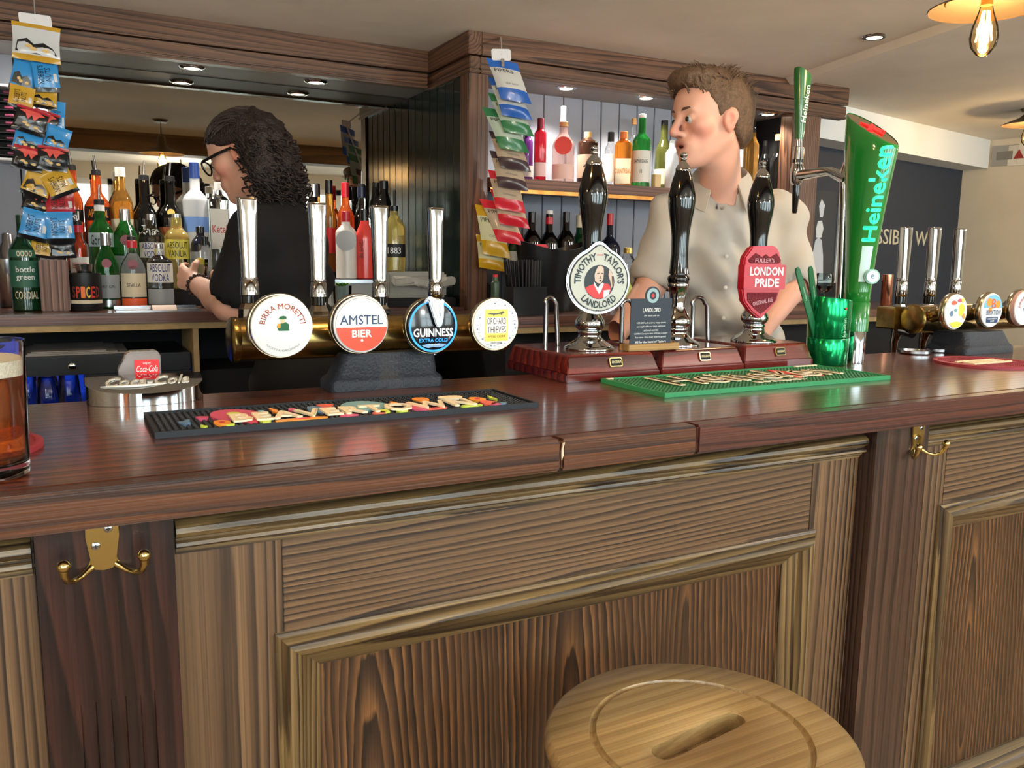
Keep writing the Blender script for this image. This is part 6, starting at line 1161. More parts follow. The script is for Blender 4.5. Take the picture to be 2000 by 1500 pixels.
NUTS = [  # cx, cy, w, h, tilt, Y, cols, kind, label
 (71, 84, 84, 70, -3, 1.90, (F_gold, F_white, F_gold), 'nut', 'gold and pearl nut packet clipped at the top of the left strip'),
 (46, 147, 42, 62, -14, 1.93, (F_blue, F_blue, F_black), 'nut', 'blue nut packet with black foot, upper left of the strip'),
 (90, 148, 46, 62, 4, 1.92, (F_blue, F_blue, F_black), 'text', 'blue nut packet with upright black lettering, upper right of the strip'),
 (42, 190, 44, 44, -10, 1.91, (F_gold, F_gold, F_black), 'text', 'gold nut packet overlapping the black rack'),
 (86, 190, 46, 44, -6, 1.94, (F_red, F_gold, F_black), 'nut', 'gold packet with red corner below the upper blue one'),
 (60, 236, 58, 50, -16, 1.90, (F_red, F_black, F_black), 'flame', 'black chilli nut packet with red flames, left of the tall blue packet'),
 (88, 240, 46, 46, -14, 1.925, (F_red, F_black, F_black), 'flame', 'black chilli nut packet tucked behind its flame-printed neighbour'),
 (113, 232, 26, 66, -4, 1.95, (F_blue, F_blue, F_blue), 'text', 'tall narrow blue packet at the right edge of the strip'),
 (55, 274, 50, 52, -14, 1.915, (F_blue, F_blue, F_black), 'nut', 'blue nut packet half covered by chilli packets'),
 (112, 272, 44, 48, -16, 1.915, (F_blue, F_blue, F_black), 'nut', 'blue nut packet with black foot at the right edge, mid strip'),
 (81, 288, 28, 52, 0, 1.945, (F_red, F_red, F_red), 'flame', 'narrow red packet wedged between two blue packets'),
 (55, 310, 54, 46, -10, 1.905, (F_red, F_black, F_black), 'flame', 'black flame-printed packet beside the white rack bracket'),
 (103, 310, 54, 46, -6, 1.90, (F_red, F_black, F_black), 'flame', 'black flame-printed packet at right above the gold packets'),
 (74, 358, 50, 58, -22, 1.915, (F_gold, F_gold, F_black), 'nut', 'gold packet tilted left above the red packet'),
 (117, 358, 54, 50, 24, 1.905, (F_gold, F_gold, F_black), 'text', 'gold packet tilted right beside the bottle necks'),
 (76, 394, 56, 46, -14, 1.935, (F_red, F_black, F_black), 'flame', 'black chilli packet left of the plain red packet'),
 (117, 396, 52, 52, 2, 1.925, (F_red, F_red, F_black), 'text', 'plain red nut packet with black foot'),
 (68, 440, 50, 60, -14, 1.905, (F_blue, F_blue, F_black), 'text', 'blue nut packet low on the strip beside the green bottle'),
 (117, 444, 50, 60, 2, 1.90, (F_blue, F_blue, F_black), 'text', 'blue nut packet low on the strip beside the gin bottles'),
 (84, 484, 42, 40, -8, 1.925, (F_gold, F_gold, F_black), 'text', 'gold nut packet at the foot of the strip above the wooden block'),
 (122, 486, 46, 38, 4, 1.92, (F_gold, F_black, F_black), 'nut', 'black and gold nut packet at the foot of the strip on the right')]
for i, (cx, cy, w_, h_, tl, Y_, cols_, kd, lb) in enumerate(NUTS): pack('nut_packet', lb, 'snack packet', NG, cx, cy, w_, h_, tl, Y_-0.02, cols_, 0.06, (0.12, 0.86), 0.10, nuts_extra(kd))
def hanger(px, py0, px1, py1, cardx, cardy, cw, ch, Y, ybot, label, yh, ye):
    c = at(cardx, cardy, Y); n, tg = facing(c.x, c.y); k = mpp(c); t = thing('display_strip', label, 'display strip', (c.x, Y, c.z))
    wp = mat('white_plastic', (226, 226, 230), 0.4)
    MB().prism(rrect(cw*k, ch*k, 4*k, 3), c, tg, (UZ-tg*0.08).normalized(), n, -0.001, 0.001).build('header_card', wp, t, bevel=0.0006)
    a = at(px, py0, yh); MB().tube([a, a+(c-a)*0.5+Vector((0, -0.004, 0)), c+n*0.002], 0.004, 8, flat=0.4).build('hook', wp, t)
    e = at(px1, ybot, ye); MB().tube([c-n*0.004-UZ*(ch*k*0.4), e], 0.003, 6, flat=2).build('strip', mat('strip_clear', (200, 200, 205), 0.3), t); MB().box((c.x-0.005, c.y-0.012, c.z-ch*k*0.5-0.020), (c.x+0.005, c.y-0.006, c.z-ch*k*0.5+0.004)).build('clip', steel, t)
hanger(66, -6, 75, 40, 69, 40, 56, 24, 1.90, 470, 'white hanging display strip holding the nut packets', 2.045, 2.0)
# crisps on the right strip
CG = 'crisp packets on the right hanging strip'
F_body = foil('cream_body', (206, 206, 204), 0.4); F_bodyw = foil('stone_body', (200, 176, 150), 0.4); F_bodyg = foil('mint_body', (186, 202, 184), 0.4); F_bodyy = foil('lemon_body', (214, 210, 168), 0.4); F_cblue = foil('sea_blue', (44, 104, 196)); F_green = foil('leaf_green', (54, 128, 80)); F_brown = foil('brown', (78, 60, 64)); F_cred = foil('scarlet', (226, 44, 60)); F_mustard = foil('mustard', (206, 160, 30))
def crisp_extra(kind):
    def f(t, body, pt, ax, ay, nn, W, H):
        wrap_text('PIPERS', body, pt, black_print, 0.42, 0.30, 0.62, 0.09, 0.0016, rot90=False); wrap_text(kind, body, pt, mat('print_soft_grey', (120, 120, 126), 0.5), 0.55, 0.62, 0.44, 0.045, 0.0016, rot90=False)
    return f
CR = [ # cx, cy, w, h, tilt, Y
 (994, 158, 62, 88, 20, 1.478, (F_cblue, F_body, F_cblue), 'SEA SALT', 'blue and white crisp packet clipped at the top of the right strip'),
 (996, 193, 60, 82, 22, 1.499, (F_cblue, F_body, F_cblue), 'SEA SALT', 'second blue and white crisp packet from the top'),
 (998, 224, 60, 86, 24, 1.52, (F_green, F_bodyg, F_green), 'CHEDDAR', 'upper of the two green crisp packets'),
 (988, 254, 60, 90, 24, 1.541, (F_green, F_bodyg, F_green), 'CHEDDAR', 'lower of the two green crisp packets'),
 (996, 296, 62, 76, 18, 1.562, (F_brown, F_bodyw, F_brown), 'VINEGAR', 'upper of the two brown-ended crisp packets'),
 (994, 334, 60, 74, 14, 1.583, (F_brown, F_bodyw, F_brown), 'VINEGAR', 'lower of the two brown-ended crisp packets'),
 (990, 374, 60, 78, 12, 1.604, (F_cred, F_bodyw, F_cred), 'CHORIZO', 'top one of the three red-ended crisp packets'),
 (996, 408, 60, 72, 16, 1.625, (F_cred, F_bodyw, F_cred), 'CHORIZO', 'middle one of the three red-ended crisp packets'),
 (982, 434, 58, 92, 24, 1.646, (F_cred, F_bodyw, F_cred), 'CHORIZO', 'lowest of the three red-ended crisp packets'),
 (962, 452, 54, 100, 10, 1.667, (F_mustard, F_bodyy, F_mustard), 'CIDER', 'upper of the two mustard-ended crisp packets'),
 (958, 494, 52, 66, 6, 1.688, (F_mustard, F_bodyy, F_mustard), 'CIDER', 'lower of the two mustard-ended crisp packets')]
for cx, cy, w_, h_, tl, Y_, cols_, kd, lb in CR: pack('crisp_packet', lb, 'crisp packet', CG, cx, cy, w_, h_, tl, Y_, cols_, 0.22, (0.22, 0.72), 0.15, crisp_extra(kd), slope=-9)
hanger(978, 74, 985, 110, 979, 107, 38, 22, 1.50, 470, 'white hanging display strip holding the crisp packets', 1.705, 1.722)
# ---------------------------------------------------------------- black capsule rack at far left
rk = thing('capsule_rack', 'black wall rack of maroon capsules left of the nut packets', 'rack', at(18, 250, 2.25)); z0_, z1_ = at(20, 312, 2.26).z, at(18, 176, 2.26).z; xa_, xb_ = at(-14, 250, 2.26).x, at(38, 250, 2.26).x
MB().box((xa_, 2.27, z0_), (xb_, 2.292, z1_)).build('back_panel', matt_black, rk); rkm = P('rack_white', (216, 216, 216), 0.3)
MB().box((xa_, 2.20, z1_), (xb_+0.01, 2.292, z1_+0.008)).build('top_rail', rkm, rk, bevel=0.002); MB().box((xa_, 2.20, z0_-0.008), (xb_+0.01, 2.292, z0_)).build('bottom_rail', rkm, rk, bevel=0.002)
mar = P('capsule_maroon', (120, 44, 74), 0.3)
for i in range(9):
    z = z1_-(z1_-z0_)*(i+0.6)/9.3; MB().box((xa_, 2.215, z-0.0075), (xb_, 2.2695, z-0.0055)).build('slat', black_plastic, rk)
    for j in range(2): MB().tube([(xb_-0.036-0.045*j, 2.222, z), (xb_-0.012-0.045*j, 2.222, z)], [0.005, 0.0055], 10).build('capsule', mar, rk)
# ================================================================== people: implicit surfaces meshed with surface nets
class Field:
    """rectilinear grid, fine where asked; primitives are blended in by smooth minimum"""
    def __init__(s, lo, hi, coarse, fines):
        s.ax = []
        for i in range(3):
            pts = [lo[i]]
            while pts[-1] < hi[i]:
                h = coarse
                for a, b, hf in fines:
                    if a[i] <= pts[-1] <= b[i]: h = min(h, hf)
                pts.append(pts[-1]+h)
            s.ax.append(np.array(pts))
        s.F = np.full([len(a) for a in s.ax], 0.08)
    def sub(s, lo, hi):
        sl = tuple(slice(max(np.searchsorted(a, l)-1, 0), np.searchsorted(a, h)+1) for a, l, h in zip(s.ax, lo, hi))
        return sl, s.ax[0][sl[0]][:, None, None], s.ax[1][sl[1]][None, :, None], s.ax[2][sl[2]][None, None, :]
    def _mix(s, sl, d, k, op):
        A = s.F[sl]
        if op == 'add':
            h = np.clip(0.5+0.5*(A-d)/k, 0, 1); s.F[sl] = A*(1-h)+d*h-k*h*(1-h)
        else:
            h = np.clip(0.5-0.5*(A+d)/k, 0, 1); s.F[sl] = A*(1-h)-d*h+k*h*(1-h)
    def cone(s, a, b, ra, rb, k=0.02, op='add', flat=None):
        a, b = np.array(a, float), np.array(b, float); r = max(ra, rb)+k+0.03
        sl, X, Y, Z = s.sub(np.minimum(a, b)-r, np.maximum(a, b)+r); ba = b-a; L2 = max(ba@ba, 1e-9)
        px, py, pz = X-a[0], Y-a[1], Z-a[2]; h = np.clip((px*ba[0]+py*ba[1]+pz*ba[2])/L2, 0, 1)
        qx, qy, qz = px-ba[0]*h, py-ba[1]*h, pz-ba[2]*h
        d = np.sqrt(qx*qx+qy*qy+qz*qz)-(ra+(rb-ra)*h); s._mix(sl, d, k, op); return s
    def ell(s, c, r, R=None, k=0.02, op='add'):
        c, r = np.array(c, float), np.array(r, float); m = r.max()+k+0.03
        sl, X, Y, Z = s.sub(c-m, c+m); px, py, pz = X-c[0], Y-c[1], Z-c[2]
        if R is not None: px, py, pz = (R[i][0]*px+R[i][1]*py+R[i][2]*pz for i in range(3))
        k0 = np.sqrt((px/r[0])**2+(py/r[1])**2+(pz/r[2])**2); k1 = np.sqrt((px/r[0]**2)**2+(py/r[1]**2)**2+(pz/r[2]**2)**2)+1e-9
        s._mix(sl, k0*(k0-1)/k1, k, op); return s
    def mesh(s):
        F = s.F; ax = s.ax; n = np.array(F.shape)-1; neg = F < 0
        cnt = np.zeros(n); P_ = np.zeros((3,)+tuple(n))
        cor = lambda A, o: A[o[0]:o[0]+n[0], o[1]:o[1]+n[1], o[2]:o[2]+n[2]]
        G = np.meshgrid(*ax, indexing='ij')
        for a_ in range(3):
            for o1 in (0, 1):
                for o2 in (0, 1):
                    o = [0, 0, 0]; o[(a_+1) % 3] = o1; o[(a_+2) % 3] = o2; e = list(o); e[a_] = 1
                    f0, f1 = cor(F, o), cor(F, e); m = (f0 < 0) != (f1 < 0); t = np.where(m, f0/np.where(m, f0-f1, 1), 0)
                    for i in range(3):
                        g0 = cor(G[i], o); g1 = cor(G[i], e); P_[i] += np.where(m, g0+(g1-g0)*t, 0)
                    cnt += m
        act = cnt > 0; idx = -np.ones(n, int); idx[act] = np.arange(act.sum()); V = np.stack([(P_[i][act]/cnt[act]) for i in range(3)], 1)
        faces = []
        for a_ in range(3):
            b_, c_ = (a_+1) % 3, (a_+2) % 3
            sl0 = [slice(1, n[i]) for i in range(3)]; sl0[a_] = slice(0, n[a_]); sl1 = list(sl0); sl1[a_] = slice(1, n[a_]+1)
            m = neg[tuple(sl0)] != neg[tuple(sl1)]; ii = np.argwhere(m)
            base = ii.copy(); 
            for i in (b_, c_): base[:, i] += 1
            def cell(db, dc):
                q = base.copy(); q[:, b_] -= db; q[:, c_] -= dc; return idx[q[:, 0], q[:, 1], q[:, 2]]
            Q = np.stack([cell(0, 0), cell(1, 0), cell(1, 1), cell(0, 1)], 1); flip = neg[tuple(sl0)][m]
            Q[~flip] = Q[~flip][:, ::-1]; faces.append(Q[(Q >= 0).all(1)])
        return V, np.concatenate(faces)
def smooth_mesh(V, Q, it=2, lam=0.5):
    E = np.concatenate([Q[:, [0, 1]], Q[:, [1, 2]], Q[:, [2, 3]], Q[:, [3, 0]]]); E = np.concatenate([E, E[:, ::-1]])
    for _ in range(it):
        S = np.zeros_like(V); N_ = np.zeros(len(V)); np.add.at(S, E[:, 0], V[E[:, 1]]); np.add.at(N_, E[:, 0], 1); V = V+(S/np.maximum(N_, 1)[:, None]-V)*lam
    return V
def field_object(name, fld, m, parent, it=2, tint=None, subdiv=0):
    V, Q = fld.mesh(); V = smooth_mesh(V, Q, it)
    root = parent
    while root.parent: root = root.parent
    L0 = np.array(root.location); me = bpy.data.meshes.new(name); me.from_pydata([tuple(p) for p in (V-L0)], [], [tuple(int(i) for i in q) for q in Q])
    if tint is not None:
        at_ = me.color_attributes.new('tint', 'FLOAT_COLOR', 'POINT'); C_ = tint(V); C4 = np.concatenate([C_, np.ones((len(C_), 1))], 1); at_.data.foreach_set('color', C4.astype(np.float32).ravel())
    bm = bmesh.new(); bm.from_mesh(me); bmesh.ops.recalc_face_normals(bm, faces=bm.faces); bm.to_mesh(me); bm.free()
    return link(name, me, m, parent, smooth=180)
def skin_mat(name, rough=0.5):
    m = bpy.data.materials.new(name); m.use_nodes = True; b = m.node_tree.nodes['Principled BSDF']; a = m.node_tree.nodes.new('ShaderNodeAttribute'); a.attribute_name = 'tint'
    m.node_tree.links.new(a.outputs['Color'], b.inputs['Base Color']); b.inputs['Roughness'].default_value = rough; b.inputs['Subsurface Weight'].default_value = 0.15; b.inputs['Subsurface Radius'].default_value = (0.01, 0.004, 0.002); b.inputs['Subsurface Scale'].default_value = 1.0; return m
def cloth(name, col, bump=0.25):
    m = mat(name, col, 0.85, bump=bump, bscale=900, sheen=0.15); return m
class Head:
    def __init__(s, O, fwd, up=(0, 0, 1), k=1.0):
        s.O = np.array(O, float); f = Vector(fwd).normalized(); u = Vector(up); u = (u-f*u.dot(f)).normalized(); l = u.cross(f); s.R = np.array([f[:], l[:], u[:]]); s.k = k
    def p(s, f, l, u): return s.O+s.k*(s.R.T @ np.array((f, l, u)))
    def loc(s, V): return ((V-s.O) @ s.R.T)/s.k
    def build(s, F, fem=False, mouth_open=False):
        P_, R, k = s.p, s.R, s.k; E = lambda c, r, kk=0.012, op='add': F.ell(P_(*c), np.array(r)*k, R, kk*k, op)
        C = lambda a, b, ra, rb, kk=0.012, op='add': F.cone(P_(*a), P_(*b), ra*k, rb*k, kk*k, op)
        E((-0.014, 0, 0.045), (0.100, 0.074, 0.084)); E((0.022, 0, -0.028), (0.060, 0.053, 0.078), 0.03); E((0.035, 0, 0.05), (0.056, 0.062, 0.052), 0.03)
        for q in (-1, 1):
            C((-0.018, 0.052*q, -0.040), (0.050, 0.020*q, -0.088), 0.018, 0.017, 0.03); E((0.056, 0.043*q, -0.008), (0.024, 0.020, 0.020), 0.025)
        E((0.070, 0, -0.094), (0.020, 0.024, 0.018), 0.02); E((0.079, 0, 0.031), (0.014, 0.048, 0.012), 0.016); E((0.074, 0, -0.054), (0.020, 0.034, 0.026), 0.02)
        for q in (-1, 1): E((0.094, 0.032*q, 0.010), (0.014, 0.018, 0.012), 0.012, 'sub')
        tip = 0.114 if not fem else 0.108
        C((0.088, 0, 0.022), (tip-0.003, 0, -0.018), 0.0085, 0.0105, 0.012); E((tip-0.005, 0, -0.023), (0.0115, 0.0115, 0.0105), 0.008)
        for q in (-1, 1): E((0.095, 0.0125*q, -0.0265), (0.011, 0.0075, 0.0075), 0.007)
        if mouth_open:
            E((0.086, 0, -0.0485), (0.009, 0.025, 0.0060), 0.008); E((0.082, 0, -0.0675), (0.010, 0.023, 0.0070), 0.008); E((0.100, 0, -0.058), (0.018, 0.017, 0.0046), 0.003, 'sub')
        else:
            E((0.090, 0, -0.0505), (0.009, 0.023, 0.0055), 0.006); E((0.088, 0, -0.061), (0.009, 0.021, 0.0062), 0.006); E((0.103, 0, -0.0556), (0.009, 0.021, 0.0012), 0.003, 'sub')
        for q in (-1, 1):
            E((0.078, 0.031*q, 0.010), (0.0132, 0.0160, 0.0110), 0.004)                      # eyelids over the ball
            E((-0.010, 0.073*q, 0.002), (0.018, 0.009, 0.031), 0.006); E((-0.016, 0.079*q, 0.012), (0.018, 0.006, 0.020), 0.006); E((-0.004, 0.084*q, 0.004), (0.011, 0.008, 0.015), 0.004, 'sub')
        for q in (-1, 1): E((0.0935, 0.031*q, 0.0085), (0.010, 0.0120, 0.0030), 0.003, 'sub')
    def face_parts(s, parent, brow, lipc, iris):
        k = s.k
        for q in (-1, 1):
            c = s.p(0.0795, 0.031*q, 0.0085); e = MB().sphere(tuple(c), 0.0125*k, 16, 10).build('eye', mat('eye_white', (196, 186, 180), 0.2), parent, smooth=80)
            f = Vector(s.R[0]); MB().prism(circle(0.0064*k, 16), Vector(s.p(0.0921, 0.031*q+0.001, 0.0080)), Vector(s.R[1]), Vector(s.R[2]), f, -0.002, 0.0004).build('iris', iris, e)
            pts = [Vector(s.p(x, y*q, z)) for x, y, z in ((0.0945, 0.012, 0.030), (0.0945, 0.024, 0.035), (0.088, 0.038, 0.0355), (0.076, 0.050, 0.030))]
            MB().tube(pts, [0.002*k, 0.0036*k, 0.0032*k, 0.0012*k], 8).build('eyebrow', brow, parent, smooth=80)
def tinter(hd, base, extra=()):
    base = np.array(lin(base)[:3])
    def f(V):
        L = hd.loc(V); C = np.repeat(base[None], len(V), 0)
        def add(c, r, col, w):
            d = np.sqrt((((L-np.array(c))/np.array(r))**2).sum(1)); a = (w*np.clip(1.4-d, 0, 1))[:, None]; C[:] = C*(1-a)+np.array(lin(col)[:3])*a
        for q in (-1, 1):
            add((0.06, 0.042*q, -0.022), (0.03, 0.03, 0.028), (214, 128, 112), 0.55); add((-0.012, 0.08*q, 0.0), (0.03, 0.02, 0.035), (222, 130, 110), 0.55)
        add((0.108, 0, -0.02), (0.014, 0.016, 0.014), (218, 124, 108), 0.5); add((0.094, 0, -0.0555), (0.012, 0.024, 0.013), (176, 92, 88), 0.8)
        return C
    return f
def hand(F, wrist, palm_dir, palm_n, span, thumb_sgn=1, curl=1.0, s=1.0, h=0.0085):
    """palm and five fingers as blended chains: palm_dir towards the knuckles, palm_n out of the palm, span across the knuckles"""
    w_, d, n, a = Vector(wrist), Vector(palm_dir).normalized(), Vector(palm_n).normalized(), Vector(span).normalized()
    pc_ = w_+d*0.045*s
    F.cone(w_+a*0.012*s, w_+d*0.080*s+a*0.026*s, 0.019*s, 0.014*s, 0.012); F.cone(w_-a*0.012*s, w_+d*0.078*s-a*0.026*s, 0.019*s, 0.014*s, 0.012); F.cone(w_, w_+d*0.082*s, 0.020*s, 0.015*s, 0.012)
    for i, (o, L_) in enumerate(((-0.033, 0.060), (-0.011, 0.074), (0.011, 0.078), (0.033, 0.070))):
        p = w_+d*(0.080-0.004*abs(i-1.5))*s+a*o*s; ang_ = 0.0; q = p
        for seg, (fl, cr) in enumerate(((0.45, 0.55), (0.32, 0.75), (0.23, 0.6))):
            ang_ += cr*curl; e = q+(d*math.cos(ang_)+n*math.sin(ang_))*(L_*fl*s); F.cone(q, e, (h-0.0008*seg)*s, (h-0.0008*(seg+1))*s, 0.003); q = e
    t0 = w_+d*0.022*s+a*0.022*s*thumb_sgn; t1 = t0+(d*0.5+a*thumb_sgn*0.7+n*0.45).normalized()*0.038*s; t2 = t1+(d*0.7+a*thumb_sgn*0.1+n*0.7).normalized()*0.032*s; t3 = t2+(d*0.75-a*thumb_sgn*0.15+n*0.6).normalized()*0.026*s
    F.cone(t0, t1, 0.013*s, 0.0115*s, 0.008); F.cone(t1, t2, 0.011*s, 0.0098*s, 0.004); F.cone(t2, t3, 0.0098*s, 0.0082*s, 0.004)
def folds(F, fn, amp): 
    X, Y, Z = F.ax[0][:, None, None], F.ax[1][None, :, None], F.ax[2][None, None, :]; F.F = F.F+amp*fn(X, Y, Z)
def torso_rings(F, neck, pelvis, S, T, prof, k=0.03):
    """stack of flattened ellipsoids: prof rows are (fraction down, half width, half depth, forward shift)"""
    neck, pelvis, S, T = map(np.array, (neck, pelvis, S, T)); U = np.cross(S, T); ln = np.linalg.norm(pelvis-neck)
    Rm = np.array([S, T, -(pelvis-neck)/ln])
    for f, a, b, sft in prof:
        c = neck+(pelvis-neck)*f+T*sft; F.ell(c, (a, b, 0.085), Rm, k)
V3 = lambda v: np.array((v[0], v[1], v[2]), float)
# ------------------------------------------------------------------ the man in the pale shirt
hm = Head(at(1386, 243, 0.86), (-1, 0.10, -0.06), k=1.02)
man = thing('person', 'man in an open-necked pale grey shirt behind the hand pumps, looking left', 'person', (at(1420, 600, 0.92).x, 0.92, 0.0))
T_ = np.array((-0.55, -0.835, 0)); T_ /= np.linalg.norm(T_); S_ = np.array((-T_[1], T_[0], 0)); S_ = -np.array((T_[1], -T_[0], 0))  # S_: his left
S_ = np.cross((0, 0, 1), T_)
nk = V3(at(1408, 372, 0.93)); pel = V3(at(1430, 760, 0.96)); pel[2] = 0.95; nk_top = hm.p(-0.03, 0, -0.055)
shR, shL = V3(at(1314, 418, 0.98)), V3(at(1530, 424, 0.86)); elR, elL = V3(at(1272, 556, 0.93)), V3(at(1548, 562, 0.80)); wrR, wrL = V3(at(1196, 662, 0.77)), V3(at(1482, 652, 0.745))
F = Field((elR[0]-0.22, 0.55, 0.86), (shL[0]+0.24, 1.22, hm.O[2]+0.17), 0.0125, [(hm.O-0.135, hm.O+0.135, 0.0042), (wrR-0.06, wrR+0.05, 0.006)])
hm.build(F, mouth_open=True)
F.cone(nk_top, nk-np.array((0, 0, 0.03)), 0.053, 0.060, 0.02); F.cone(hm.p(-0.015, 0, -0.085), nk+T_*0.01, 0.040, 0.05, 0.015)
torso_rings(F, nk-np.array((0, 0, 0.05)), pel, S_, T_, ((0.05, 0.13, 0.08, 0), (0.25, 0.145, 0.10, 0), (0.5, 0.135, 0.095, 0), (0.75, 0.13, 0.09, 0), (0.95, 0.14, 0.095, 0)))
for a, b, c in ((shR, elR, wrR), (shL, elL, wrL)): F.cone(a, b, 0.046, 0.038, 0.02); F.cone(b, c, 0.040, 0.027, 0.02)
hand(F, wrR, (-0.45, -0.45, -0.6), (0.6, -0.5, -0.35), S_, thumb_sgn=1, curl=0.8); hand(F, wrL, (-0.75, -0.25, -0.5), (-0.3, -0.6, -0.6), S_, thumb_sgn=-1, curl=0.8)
skinM = skin_mat('fair_skin'); body = field_object('body', F, skinM, man, 1, tinter(hm, (226, 172, 150)))
man_brow = mat('brown_brow', (92, 66, 50), 0.7); hm.face_parts(man, man_brow, None, mat('iris_grey', (50, 52, 56), 0.2))
MB().sphere(tuple(hm.p(0.083, 0, -0.057)), 0.010, 12, 8, (1, 1.2, 0.5)).build('mouth_cavity', mat('mouth_dark', (70, 26, 26), 0.6), man)
# shirt
F = Field((elR[0]-0.25, 0.58, 0.90), (shL[0]+0.27, 1.26, nk[2]+0.10), 0.0105, [])
torso_rings(F, nk-np.array((0, 0, 0.055)), pel, S_, T_, ((0.00, 0.085, 0.072, 0.0), (0.08, 0.160, 0.098, 0), (0.28, 0.172, 0.124, 0.004), (0.5, 0.160, 0.118, 0.006), (0.75, 0.158, 0.114, 0.006), (1.0, 0.165, 0.118, 0)), 0.05)
for a, b in ((shR, elR), (shL, elL)): F.cone(nk-np.array((0, 0, 0.045)), a, 0.052, 0.060, 0.05); F.cone(a, a+(b-a)*0.86, 0.062, 0.063, 0.03); F.cone(a+(b-a)*0.84, a+(b-a)*0.90, 0.064, 0.064, 0.01); F.cone(a+(b-a)*0.90, b+(b-a)*0.4, 0.046, 0.046, 0.010, 'sub')
F.cone(nk-np.array((0, 0, 0.06))+T_*0.012, nk+np.array((0, 0, 0.10)), 0.060, 0.078, 0.012, 'sub')
F.cone(nk+T_*0.135-np.array((0, 0, 0.085)), nk+T_*0.06+np.array((0, 0, 0.06)), 0.010, 0.062, 0.01, 'sub')
folds(F, lambda X, Y, Z: np.sin(26*X+34*Z+6*np.sin(7*Y+3))*np.sin(15*Z-11*X+2)+0.6*np.sin(60*Z+38*X+5*np.sin(19*X)), 0.0065)
shirtM = cloth('pale_grey_shirt', (188, 183, 175)); shirt = field_object('shirt', F, shirtM, man, 1)
# collar: folded band round the neck, open at the front
cb = nk+np.array((0, 0, 0.004)); cols_ = []
for i in range(31):
    a = math.radians(26+(360-52)*i/30); d = T_*math.cos(a)+S_*math.sin(a); fr_ = max(0, math.cos(a)); low = 0.050+0.040*fr_**2; tz = 0.062*(0.5-0.5*math.cos(a))-0.012
    cols_.append([tuple(cb+d*0.066+np.array((0, 0, -0.018+tz))), tuple(cb+d*0.064+np.array((0, 0, 0.024+tz))), tuple(cb+d*0.070+np.array((0, 0, 0.030+tz))), tuple(cb+d*0.080+np.array((0, 0, 0.020+tz))), tuple(cb+d*(0.100+0.030*fr_)+np.array((0, 0, 0.02-low+tz))), tuple(cb+d*(0.097+0.030*fr_)+np.array((0, 0, 0.019-low+tz))), tuple(cb+d*0.074+np.array((0, 0, 0.016+tz)))])
MB().loft(cols_).build('collar', shirtM, shirt, smooth=60)
for i in range(4):
    z_ = nk[2]-0.10-0.085*i; 
    # button on the front placket: march out to the cloth surface
    p_ = np.array((nk[0]+(pel[0]-nk[0])*0.1, nk[1], z_)); 
    for st_ in range(60):
        p_ = p_+T_*0.004; ii = [int(np.clip(np.searchsorted(F.ax[j], p_[j]), 0, F.F.shape[j]-1)) for j in range(3)]
        if F.F[tuple(ii)] > 0.002: break
    MB().lathe([(0, 0.0055), (0.002, 0.0052), (0.0026, 0.004)], (0, 0, 0), 14).xf(Matrix.Translation(Vector(p_)) @ Vector(T_).to_track_quat('Z', 'Y').to_matrix().to_4x4()).build('button', mat('shirt_button', (206, 202, 194), 0.3), shirt)
trM = cloth('dark_trousers', (26, 28, 36), 0.1)
F = Field((pel[0]-0.28, pel[1]-0.22, -0.01), (pel[0]+0.28, pel[1]+0.24, 1.02), 0.016, []); F.ell(pel, (0.165, 0.125, 0.10), np.array([S_, T_, (0, 0, 1)]), 0.03)
for q in (-1, 1): F.cone(pel+S_*0.085*q, pel+S_*0.095*q+np.array((0, 0, -0.48)), 0.088, 0.062, 0.03); F.cone(pel+S_*0.095*q+np.array((0, 0, -0.48)), np.array((pel[0], pel[1], 0.07))+S_*0.10*q, 0.062, 0.05, 0.03); F.cone(np.array((pel[0], pel[1], 0.04))+S_*0.10*q, np.array((pel[0], pel[1], 0.035))+S_*0.10*q+T_*0.14, 0.036, 0.03, 0.02)
field_object('trousers', F, trM, man, 1)
# short brown hair
def hairline_cut(F, hd, us, gs, soft=0.9):
    X, Y, Z = np.meshgrid(*F.ax, indexing='ij'); Vv = np.stack([X, Y, Z], -1).reshape(-1, 3); L = hd.loc(Vv); g = np.interp(L[:, 0], us, gs)
    F.F = np.maximum(F.F, ((g-L[:, 2])*soft*hd.k).reshape(F.F.shape)); return L.reshape(F.F.shape+(3,))
F = Field(hm.O-0.17, hm.O+0.18, 0.0055, []); E = lambda c, r, kk=0.02, op='add': F.ell(hm.p(*c), np.array(r)*hm.k, hm.R, kk, op)
E((-0.016, 0, 0.050), (0.110, 0.082, 0.092)); E((0.045, 0, 0.112), (0.060, 0.060, 0.030), 0.03); E((0.082, 0.0, 0.112), (0.030, 0.055, 0.022), 0.02); E((-0.055, 0, 0.02), (0.062, 0.072, 0.075), 0.03); E((-0.07, 0, -0.03), (0.045, 0.06, 0.04), 0.03)
L = hairline_cut(F, hm, [-0.14, -0.07, -0.035, -0.022, 0.004, 0.012, 0.035, 0.065, 0.09, 0.14], [-0.075, -0.060, -0.030, 0.028, 0.024, 0.004, 0.050, 0.080, 0.090, 0.098])
F.F = F.F+0.0030*np.sin(150*L[..., 1]+30*L[..., 0]+8*np.sin(40*L[..., 0]))*np.cos(40*L[..., 2]+30*L[..., 0])
hairM = mat('brown_hair', (104, 80, 60), 0.55, noise=0.35, nscale=120, bump=0.5, bscale=260); hair = field_object('hair', F, hairM, man, 1)
random.seed(4); tf = MB()
